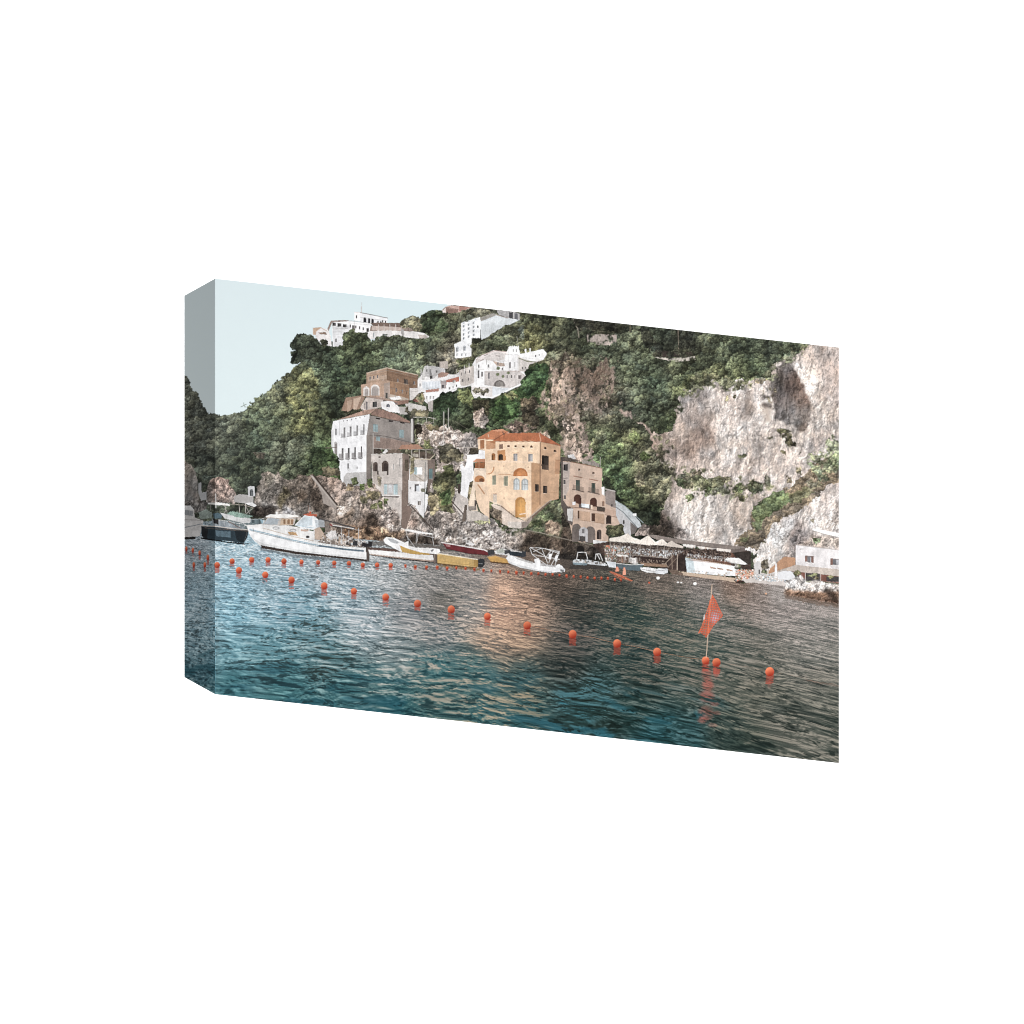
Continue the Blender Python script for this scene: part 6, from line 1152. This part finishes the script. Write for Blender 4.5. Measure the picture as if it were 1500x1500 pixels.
shade(HH(500, 1185, 600, 1225, 760, 1256, 960, 1265, 950, 1285, 700, 1265, 500, 1205), (120, 110, 104), .5)
hull_id('pale blue and white workboat with bar frame under the pink house in the print')
fill(HH(1032, 1160, 1060, 1150, 1160, 1155, 1300, 1180, 1330, 1200, 1300, 1205, 1160, 1190, 1035, 1185), (196, 200, 204), .12); fill(HH(1032, 1175, 1160, 1185, 1150, 1200, 1040, 1195), (120, 140, 150), .1)
for a_ in ((1066, 1150, 1075, 1090, 1145, 1092, 1158, 1150), (1222, 1150, 1230, 1105, 1262, 1105, 1285, 1160), (1240, 1110, 1262, 1150)): seg(HH(*a_), 1.0, (224, 222, 220))
for k in range(26):
    x = r2.uniform(1040, 1310); fill(rect(HH, x, 1140 + (x - 1040) * .09 + r2.uniform(0, 25), x + r2.uniform(8, 24), 1160 + (x - 1040) * .09 + r2.uniform(0, 15)), [(230, 228, 228), (110, 130, 140), (90, 82, 76), (196, 176, 156)][r2.integers(4)], .1, a=.8, setid=True)
hull_id('dark blue-grey fishing boat moored below the canopies in the print')
fill(I(275, 935, 360, 945, 362, 990, 300, 985), (206, 212, 218), .05); fill(I(362, 955, 480, 965, 590, 962, 560, 1015, 480, 1012, 365, 990), (84, 100, 108), .08); seg(I(362, 953, 480, 965, 592, 962), 1.0, (206, 204, 202)); fill(I(360, 875, 460, 885, 470, 900, 370, 892), (226, 222, 218), .04)
for x in (370, 420, 465): seg(I(x, 890, x, 950), .7, (150, 134, 122))
fill(I(490, 910, 540, 905, 545, 955, 490, 955), (206, 200, 196), .1); fill(I(370, 895, 460, 905, 460, 950, 370, 945), (112, 90, 78), .25)
for k in range(30):
    x = r2.uniform(260, 560); fill(rect(I, x, r2.uniform(880, 950), x + r2.uniform(6, 16), r2.uniform(900, 955)), [(226, 222, 220), (196, 140, 110), (90, 76, 68), (176, 160, 150)][r2.integers(4)], .1, a=.55)
hull_id('row of small white dinghies along the quay right of the fishing boat in the print')
fill(I(565, 990, 620, 985, 700, 1000, 700, 1035, 620, 1030, 570, 1010), (214, 213, 213), .06); fill(I(690, 1010, 720, 995, 800, 1000, 800, 1030, 760, 1045, 700, 1040), (206, 208, 212), .05); seg(I(700, 1015, 800, 1008), .6, (130, 130, 132)); seg(I(570, 1000, 690, 1025), .6, (120, 112, 108))
shade(I(560, 1012, 700, 1040, 800, 1042, 790, 1058, 640, 1048, 560, 1025), (96, 88, 82), .5)
part('printed_float', 'bright orange floating frame with two cones near the quay of the print')
fill(I(300, 1022, 320, 1020, 420, 1058, 500, 1098, 490, 1106, 400, 1074, 330, 1042), (206, 112, 82), .12, a=.8); seg(I(340, 1040, 480, 1095), .6, (190, 80, 50)); fill(I(362, 985, 378, 985, 385, 1020, 355, 1020), (226, 150, 124), .06); fill(I(424, 990, 438, 990, 445, 1050, 415, 1050), (228, 158, 132), .06); seg(I(350, 1060, 400, 1085), 1., (206, 110, 80), .8); 
for k in range(26):
    x = 310 + 180 * r2.random(); y = 1024 + (x - 310) * .42 + r2.uniform(-8, 8)
    fill(rect(I, x, y, x + r2.uniform(4, 12), y + r2.uniform(3, 8), .4), [(120, 96, 88), (236, 150, 110), (176, 90, 66), (90, 84, 80)][r2.integers(4)], .1, a=.8)

# ======================= BUOYS, FLAG =======================
def buoy(x, y, rx, ry, k=1., refl=1.):
    sl = bbox(x - rx, y - ry, x + rx, y + ry * 4, 2)
    # broken reflection first
    if refl > 0:
        X = PX[sl]; Y = PY[sl]
        mm = (np.abs(X - x + .6 * rx * (n2[sl] - .5)) < rx * .85) & (Y > y) & (Y < y + ry * (1.5 + 1.3 * refl)) & (n[sl] + 2.0 - .75 * (Y - y) / ry > 0)
        mm &= (PID[sl] == SEA)
        IMG[sl] = np.where(mm[..., None], IMG[sl] * .42 + rgb((172, 66, 50)) * .58, IMG[sl])
    part('printed_buoy')
    sl = bbox(x - rx, y - ry, x + rx, y + ry, 1)
    X = (PX[sl] - x) / rx; Y = (PY[sl] - y) / ry
    d = np.hypot(X, Y)
    m = np.clip((1 - d) * min(rx, ry) / .5 + .5, 0, 1).astype(np.float32)
    t = np.clip(.52 - .34 * X * .7 - .62 * Y, 0, 1)[..., None]
    _v = .93 + .10 * ((x * 7.3 + y * 3.1) % 1)
    col = (rgb((158, 50, 34)) * (1 - t) + rgb((240, 132, 92)) * t) * _v * (1 + .08 * WOBX[sl] + .10 * GR[sl])[..., None]
    put(sl, m, col * k, 1.)
# rope of the front line
use(SEA)
rope = P(772, 916, 800, 922, 839, 929.5, 870, 934, 904, 943, 930, 947, 962.6, 955, 1000, 962, 1033, 967)
seg(rope, .6, (190, 140, 112), .75, False); seg(P(1050, 970, 1090, 976, 1127, 984, 1180, 993), .4, (170, 120, 98), .35, False)
for k in range(26):
    x = 1178 + k * 2.0; seg(P(x, 996 + (x - 1178) * .17 + r2.uniform(-2, 2), x + 6, 997 + (x - 1178) * .17 + r2.uniform(-2, 2)), .7, (170, 118, 100), .22, False)
for x, y in ((340, 822), (368.7, 820), (392.6, 820), (416, 822)): buoy(x, y, 3.9, 4.1, 1, .6)
for x, y in ((441.6, 823), (466, 823.7), (489.6, 824.6), (511.2, 825), (531.4, 827.4), (552.4, 827.4), (572.3, 828)): buoy(x, y, 3.2, 3.4, 1, .4)
back = ((593.8, 828.4, 2.4), (608.4, 830, 3), (624.7, 830.7, 3), (640.3, 830.7, 2.8), (655, 832, 2.8), (668.5, 831.5, 2.3), (681.9, 832.4, 2.3), (694.9, 833.3, 2.4), (708.2, 835, 2.5), (719.8, 835.8, 2.3), (732.5, 836.7, 2.3), (744.6, 837.5, 2.3), (756.4, 838.4, 2.8), (767.1, 838.8, 2.3), (778.2, 839.6, 2.3), (788.6, 840.1, 2.2),
        (799.2, 841, 2.1), (809.4, 841.3, 2.2), (819.5, 842.2, 2.1), (829.9, 843.1, 2.3), (840.3, 844, 2.0), (850.7, 844.5, 2.1), (860.7, 845.9, 2.1), (871, 846.6, 2.3), (881, 846.5, 2.2), (890.5, 846.7, 2.1), (900.6, 848.5, 2.0), (909.6, 849.1, 2.0))
for x, y, r in back: buoy(x, y, r * .78, r * .82, .92, .2)
front = ((318, 827.7, 4.2), (350, 835.4, 4.6), (388.6, 842, 4.6), (427, 849.5, 4.7), (475, 858.2, 5.0), (518.4, 866, 4.6), (565, 874.6, 5.0), (611.6, 884, 5.2), (661, 892.6, 5.3), (714, 902.8, 5.), (772.3, 916.2, 5.6), (838.8, 929, 5.8), (904, 942.6, 5.8), (962.6, 955, 5.8), (1033.6, 967.6, 5.6), (1049.6, 970.4, 6.), (1127.6, 984, 6.4))
for x, y, r in front: buoy(x, y, r, r * 1.06, 1, .9)
for x, y, rx, ry in ((273, 803.8, 1.7, 3.4), (282.5, 805.9, 1.9, 3.6), (292.4, 810, 1.9, 3.8), (304.5, 816.6, 2., 4.1), (283.9, 827.6, 2.0, 4.2), (300, 827.4, 2.0, 4.)): buoy(x, y, rx, ry, 1.08, .9)
for x, y in ((964, 846.7), (1018, 855)): part('printed_buoy', 'white mooring buoy near the quay'); ell(x, y, 2.6, 2.3, (236, 234, 232))
part('printed_buoy', 'pair of tiny white floats near the quay'); ell(993, 853, 1.8, 1, (230, 228, 226)); ell(998, 853.4, 1.6, .9, (230, 228, 226)); 
part('printed_buoy', 'tiny orange float near the beach'); ell(1122, 869.5, 1.3, 1.2, (226, 170, 130)); part('printed_buoy', 'tiny red float under the quay'); ell(951, 853.6, 1.6, 1.4, (190, 90, 66))
FLAG = part('printed_flag', 'orange mesh flag on a thin pole rising from the buoys at the right of the print')
sub('printed_pole', 'thin pale pole'); seg(P(1034.5, 963, 1043, 856), 1.1, (206, 180, 158)); nosub()
flag = L4(318, 158, 345, 200, 392, 305, 385, 325, 320, 385, 300, 430, 268, 468, 240, 440, 215, 438, 235, 395, 262, 320, 290, 240)
sl, m = pmask(flag, {'s': .4})
X = PX[sl]; Y = PY[sl]
g1 = np.abs(((X * .97 + Y * .22) / 3.3) % 1 - .5); g2 = np.abs(((Y * .95 - X * .12) / 3.3) % 1 - .5)
hole = (g1 < .335) & (g2 < .335)
lightpatch = np.exp(-(((X - 1047) / 7) ** 2 + ((Y - 905) / 9) ** 2))
oc = rgb((206, 94, 66)) * (1 + .16 * (fbm(X / 6, Y / 14, 901, 2) - .5) * 2)[..., None]
hcol = (IMG[sl] * .62 + rgb((196, 100, 74)) * .38) * (1 - lightpatch[..., None]) + rgb((196, 176, 190)) * lightpatch[..., None]
put(sl, m, np.where(hole[..., None], hcol, oc), .93)
seg(L4(318, 158, 392, 305, 320, 388, 270, 468), .9, (214, 98, 64)); seg(L4(300, 200, 285, 440), 1.6, (226, 112, 76), .8); seg(L4(318, 158, 240, 390, 215, 438), .8, (222, 112, 78))
fill(L4(252, 310, 262, 300, 262, 335, 250, 340), (226, 214, 214), .05, a=.7)
# red reflection of the flag
use(SEA)
for cx, cy, rx, ry, al in ((1035, 985, 8, 12, .35), (1037, 1003, 9, 10, .5), (1035, 1020, 12, 9, .45), (1034, 1045, 12, 12, .32), (1030, 1055, 9, 5, .4), (1049, 984, 5, 9, .45), (1047, 1030, 8, 5, .3), (1050, 1045, 6, 4, .25), (1044, 1062, 8, 4, .2), (1127, 1000, 4, 8, .2)):
    sl = bbox(cx - rx, cy - ry, cx + rx, cy + ry, 2)
    d = ((PX[sl] - cx) / rx) ** 2 + ((PY[sl] - cy) / ry) ** 2
    mm = np.clip(1.3 - d, 0, 1) * sstep(-.9, .4, n[sl] + .3) * al * 1.15 * (PID[sl] == SEA)
    IMG[sl] = IMG[sl] * (1 - mm[..., None]) + rgb((186, 92, 80)) * mm[..., None]

_g = (IMG * np.array([.3, .55, .15], np.float32)).sum(-1, keepdims=True)
_k = np.where((PID == SEA) | (PID == SKY), .97, .84)[..., None]
PATCH = fbm(PX / 8., PY / 6., 961, 4, .6) - .5
for _i, _p in enumerate(PARTS):        # weathered plaster and paint
    if _p and _p[0] in ('printed_house', 'printed_wall', 'printed_boat', 'printed_restaurant'):
        _m = PID == _i; _k[_m] = .77 if _p[1] and 'peach' in _p[1] else .72
        IMG[_m] *= ((1 + .10 * BLOT + .12 * STAIN + .04 * GR - .07 * sstep(.06, .16, PATCH) + .05 * sstep(.08, .16, -PATCH))[_m] * (1 + .05 * sstep(.74, .90, IMG[_m].mean(-1))))[:, None]
for _i, _p in enumerate(PARTS):
    if _p and _p[0] in ('printed_buoy', 'printed_flag', 'printed_float'): _k[PID == _i] = .92
IMG = _g + (IMG - _g) * _k
IMG = np.clip(IMG, 0, 1) * .985 + .012
# the print is crisp: a little edge contrast, as a photo lab would add
_b = np.stack([soften(IMG[..., _i], 2) for _i in range(3)], -1)
_amt = np.where(PID == SKY, .1, .30)[..., None]
IMG = np.clip(IMG + (IMG - _b) * _amt, .035, .985)

# ----------------------------------------------------------------------------
# 2. THE CANVAS AS AN OBJECT
# ----------------------------------------------------------------------------
sc = bpy.context.scene
col = sc.collection
TH = math.radians(35)                       # the canvas is turned 35 degrees
sph = .1105 / math.tan(TH)
PHI = math.asin(sph)                        # the camera looks up a little
MM = .001
WID = 914 * MM / math.cos(TH)               # real width, height and depth of the canvas
HEI = 609 * MM / math.cos(PHI)
DEP = 45 * MM / math.sin(TH)
DROP = DEP / MM * math.cos(TH) * math.sin(PHI)


def lin(c):
    return np.where(c <= .04045, c / 12.92, ((c + .055) / 1.055) ** 2.4).astype(np.float32)


def sample(x, y):
    """print colour and ids at picture points (x, y)"""
    fx = (x - X0) * S - .5; fy = (y - Y0) * S - .5
    ix = np.clip(np.floor(fx).astype(int), 0, W - 2); iy = np.clip(np.floor(fy).astype(int), 0, H - 2)
    ax = np.clip(fx - ix, 0, 1)[..., None]; ay = np.clip(fy - iy, 0, 1)[..., None]
    L = LIN
    c = (L[iy, ix] * (1 - ax) + L[iy, ix + 1] * ax) * (1 - ay) + (L[iy + 1, ix] * (1 - ax) + L[iy + 1, ix + 1] * ax) * ay
    jx = np.clip(np.round(fx).astype(int), 0, W - 1); jy = np.clip(np.round(fy).astype(int), 0, H - 1)
    return c, PID[jy, jx], SID[jy, jx]


LIN = lin(IMG)


def cloth_material():
    m = bpy.data.materials.new('printed_cotton_canvas'); m.use_nodes = True
    nt = m.node_tree; b = nt.nodes['Principled BSDF']
    at = nt.nodes.new('ShaderNodeAttribute'); at.attribute_name = 'ink'
    nt.links.new(at.outputs['Color'], b.inputs['Base Color'])
    b.inputs['Roughness'].default_value = .85
    b.inputs['Specular IOR Level'].default_value = .0
    # fine plain weave
    tc = nt.nodes.new('ShaderNodeTexCoord')
    w1 = nt.nodes.new('ShaderNodeTexWave'); w1.bands_direction = 'X'; w1.inputs['Scale'].default_value = 250
    w2 = nt.nodes.new('ShaderNodeTexWave'); w2.bands_direction = 'Z'; w2.inputs['Scale'].default_value = 250
    mx = nt.nodes.new('ShaderNodeMath'); mx.operation = 'MULTIPLY'
    bp = nt.nodes.new('ShaderNodeBump'); bp.inputs['Strength'].default_value = .01; bp.inputs['Distance'].default_value = .0003
    nt.links.new(tc.outputs['Object'], w1.inputs['Vector']); nt.links.new(tc.outputs['Object'], w2.inputs['Vector'])
    nt.links.new(w1.outputs['Fac'], mx.inputs[0]); nt.links.new(w2.outputs['Fac'], mx.inputs[1])
    nt.links.new(mx.outputs[0], bp.inputs['Height']); nt.links.new(bp.outputs['Normal'], b.inputs['Normal'])
    return m


def plain(name, c, rough=.7):
    m = bpy.data.materials.new(name); m.use_nodes = True
    nt = m.node_tree; b = nt.nodes['Principled BSDF']
    nz = nt.nodes.new('ShaderNodeTexNoise'); nz.inputs['Scale'].default_value = 40
    mp = nt.nodes.new('ShaderNodeMapRange'); mp.inputs['To Min'].default_value = .95; mp.inputs['To Max'].default_value = 1.0
    mul = nt.nodes.new('ShaderNodeVectorMath'); mul.operation = 'SCALE'; mul.inputs[0].default_value = c
    nt.links.new(nz.outputs['Fac'], mp.inputs['Value']); nt.links.new(mp.outputs['Result'], mul.inputs['Scale'])
    nt.links.new(mul.outputs['Vector'], b.inputs['Base Color'])
    b.inputs['Roughness'].default_value = rough; b.inputs['Specular IOR Level'].default_value = .2
    return m


CLOTH = cloth_material()


def grid_mesh(name, verts, nx, cells, ink, parent):
    """mesh of the chosen cells of a grid with (nx+1) vertices a row"""
    r = cells // nx; c = cells % nx
    v00 = r * (nx + 1) + c
    q = np.stack([v00, v00 + nx + 1, v00 + nx + 2, v00 + 1], 1)
    uq, inv = np.unique(q.ravel(), return_inverse=True)
    me = bpy.data.meshes.new(name)
    nf = len(cells)
    me.vertices.add(len(uq)); me.vertices.foreach_set('co', verts[uq].astype(np.float32).ravel())
    me.loops.add(nf * 4); me.loops.foreach_set('vertex_index', inv.astype(np.int32).ravel())
    me.polygons.add(nf); me.polygons.foreach_set('loop_start', np.arange(0, nf * 4, 4, dtype=np.int32))
    me.update(calc_edges=True)
    at = me.attributes.new('ink', 'FLOAT_COLOR', 'FACE')
    rgba = np.ones((nf, 4), np.float32); rgba[:, :3] = ink
    at.data.foreach_set('color', rgba.ravel())
    me.materials.append(CLOTH)
    o = bpy.data.objects.new(name, me); col.objects.link(o)
    if parent: o.parent = parent
    return o


# camera basis and where the canvas stands
CR = np.array([1, 0, 0.]); CU = np.array([0, -math.sin(PHI), math.cos(PHI)])
base = CR * (-.435) + CU * (-.267)          # lower left front corner
root = bpy.data.objects.new('canvas_print', None); col.objects.link(root)
ax_w = np.array([math.cos(TH), math.sin(TH), 0.])
mid = base + ax_w * WID / 2
root.location = mid; root.rotation_euler = (0, 0, TH)
root['label'] = 'thick gallery-wrapped canvas print of a seaside village with boats and orange buoys'
root['category'] = 'canvas print'
root.empty_display_size = .1

# front face
nx, ny = 1010, 672
gi = np.arange(nx + 1) / nx; gj = np.arange(ny + 1) / ny
U, V = np.meshgrid(gi, gj)
vf = np.stack([(U - .5) * WID, np.zeros_like(U), (1 - V) * HEI], -1).reshape(-1, 3)
cu, cv = np.meshgrid((np.arange(nx) + .5) / nx, (np.arange(ny) + .5) / ny)
xx = 315 + 914 * cu; yy_ = 408 + 101 * cu + 609 * cv
ink, pid, sid = sample(xx, yy_)
ink = ink.reshape(-1, 3); pid = pid.ravel(); sid = sid.ravel()
order = np.argsort(pid, kind='stable'); bounds = np.searchsorted(pid[order], np.arange(len(PARTS) + 1))
for p in range(1, len(PARTS)):
    cells = order[bounds[p]:bounds[p + 1]]
    if len(cells) < 3: continue
    nm, lab, kind = PARTS[p]
    ss = sid[cells]
    main = cells[ss == 0]
    if len(main) == 0: main = cells; ss = np.zeros(len(cells), int)
    o = grid_mesh(nm, vf, nx, main, ink[main], root)
    if lab: o['label'] = lab
    if kind: o['kind'] = kind
    for k in np.unique(ss):
        if k == 0: continue
        cc = cells[ss == k]
        so = grid_mesh(SUBS[k][0], vf, nx, cc, ink[cc], o)
        if SUBS[k][1]: so['label'] = SUBS[k][1]

# wrapped left edge: the picture runs on round the frame, which narrows to the back
nx2, ny2 = 56, 640
U, V = np.meshgrid(np.arange(nx2 + 1) / nx2, np.arange(ny2 + 1) / ny2)     # U: 0 back, 1 front
cphi = math.cos(PHI)
zt = (1017 - 433 + DROP) * MM / cphi; zb = (1017 - 992 + DROP) * MM / cphi
top = zt * (1 - U) + HEI * U; bot = zb * (1 - U)
ve = np.stack([np.full_like(U, -WID / 2), (1 - U) * DEP, top * (1 - V) + bot * V], -1).reshape(-1, 3)
cu, cv = np.meshgrid((np.arange(nx2) + .5) / nx2, (np.arange(ny2) + .5) / ny2)
yt = 433 * (1 - cu) + 408 * cu; yb = 992 * (1 - cu) + 1017 * cu
ink2, pid2, sid2 = sample(270 + 45 * cu, yt * (1 - cv) + yb * cv)
edge = grid_mesh('wrapped_edge', ve, nx2, np.arange(nx2 * ny2), ink2.reshape(-1, 3), root)
edge['label'] = 'left wrapped edge of the canvas carrying on the printed picture, in shade'


def quad_obj(name, pts, mat, parent):
    me = bpy.data.meshes.new(name); me.from_pydata(pts, [], [tuple(range(len(pts)))]); me.update()
    me.materials.append(mat)
    o = bpy.data.objects.new(name, me); col.objects.link(o); o.parent = parent
    return o


# the other three wrapped edges (turned away from the camera) and the stretcher behind
EW = plain('wrapped_canvas_edge', (.30, .33, .33), .85)
a, b_, h = -WID / 2, WID / 2, HEI
for pts in ([(a, 0, h), (b_, 0, h), (b_, DEP, zt), (a, DEP, zt)], [(b_, 0, 0), (a, 0, 0), (a, DEP, zb), (b_, DEP, zb)], [(b_, 0, h), (b_, 0, 0), (b_, DEP, zb), (b_, DEP, zt)]):
    quad_obj('wrapped_edge', pts, EW, root)
WOOD = plain('pine_wood', (.55, .40, .24), .6)
for x0_, x1_, z0_, z1_ in ((a + .002, a + .045, zb + .002, zt - .002), (b_ - .045, b_ - .002, zb + .002, zt - .002), (a + .045, b_ - .045, zt - .045, zt - .002), (a + .045, b_ - .045, zb + .002, zb + .045)):
    y0_, y1_ = .012, DEP - .002
    vs = [(x, y, z_) for x in (x0_, x1_) for y in (y0_, y1_) for z_ in (z0_, z1_)]
    fs = [(0, 1, 3, 2), (4, 6, 7, 5), (0, 4, 5, 1), (2, 3, 7, 6), (0, 2, 6, 4), (1, 5, 7, 3)]
    me = bpy.data.meshes.new('stretcher_bar'); me.from_pydata(vs, [], fs); me.update(); me.materials.append(WOOD)
    o = bpy.data.objects.new('stretcher_bar', me); col.objects.link(o); o.parent = root

# white studio backdrop, well behind the canvas
me = bpy.data.meshes.new('backdrop')
me.from_pydata([(-3, 4.5, -2.4), (3, 4.5, -2.4), (3, 4.5, 3.2), (-3, 4.5, 3.2)], [], [(0, 1, 2, 3)]); me.update()
me.materials.append(plain('white_seamless_paper', (.93, .93, .93), .9))
bd = bpy.data.objects.new('backdrop', me); col.objects.link(bd)
bd['label'] = 'plain white studio backdrop behind the canvas print'; bd['kind'] = 'structure'; bd['category'] = 'backdrop'

# ----------------------------------------------------------------------------
# 3. LIGHT AND CAMERA
# ----------------------------------------------------------------------------
wd = bpy.data.worlds.new('World'); sc.world = wd; wd.use_nodes = True
wd.node_tree.nodes['Background'].inputs['Color'].default_value = (1, 1, 1, 1)
wd.node_tree.nodes['Background'].inputs['Strength'].default_value = .38


def area(name, loc, target, size, power):
    l = bpy.data.lights.new(name, 'AREA'); l.shape = 'SQUARE'; l.size = size; l.energy = power
    o = bpy.data.objects.new(name, l); col.objects.link(o); o.location = loc
    from mathutils import Vector
    d = Vector(target) - Vector(loc)
    o.rotation_euler = d.to_track_quat('-Z', 'Y').to_euler()
    return o


nrm = np.array([math.sin(TH), -math.cos(TH), 0.])
cen = mid + np.array([0, 0, HEI / 2])
# key softbox square to the printed face, far enough to light it evenly
kd = nrm * 7 + ax_w * 3.2 + np.array([0, 0, 1.0])
area('key_softbox', tuple(cen + kd), tuple(cen), 2.0, 445)
# background lights on the backdrop
for x_ in (-2.6, 2.6):
    area('background_softbox', (x_, 1.9, .2), (x_ * -.12, 4.5, .0), 1.4, 150)

cam = bpy.data.cameras.new('Camera'); co = bpy.data.objects.new('Camera', cam); col.objects.link(co)
cam.type = 'ORTHO'; cam.ortho_scale = 1.5; cam.clip_end = 100
fw = np.array([0, math.cos(PHI), math.sin(PHI)])
co.location = -fw * 4; co.rotation_euler = (math.pi / 2 + PHI, 0, 0)
sc.camera = co
sc.view_settings.view_transform = 'Standard'; sc.view_settings.look = 'None'
sc.view_settings.exposure = 0; sc.view_settings.gamma = 1; sc.view_settings.use_curve_mapping = False
sc.cycles.max_bounces = 4
sc.cycles.filter_width = 1.15
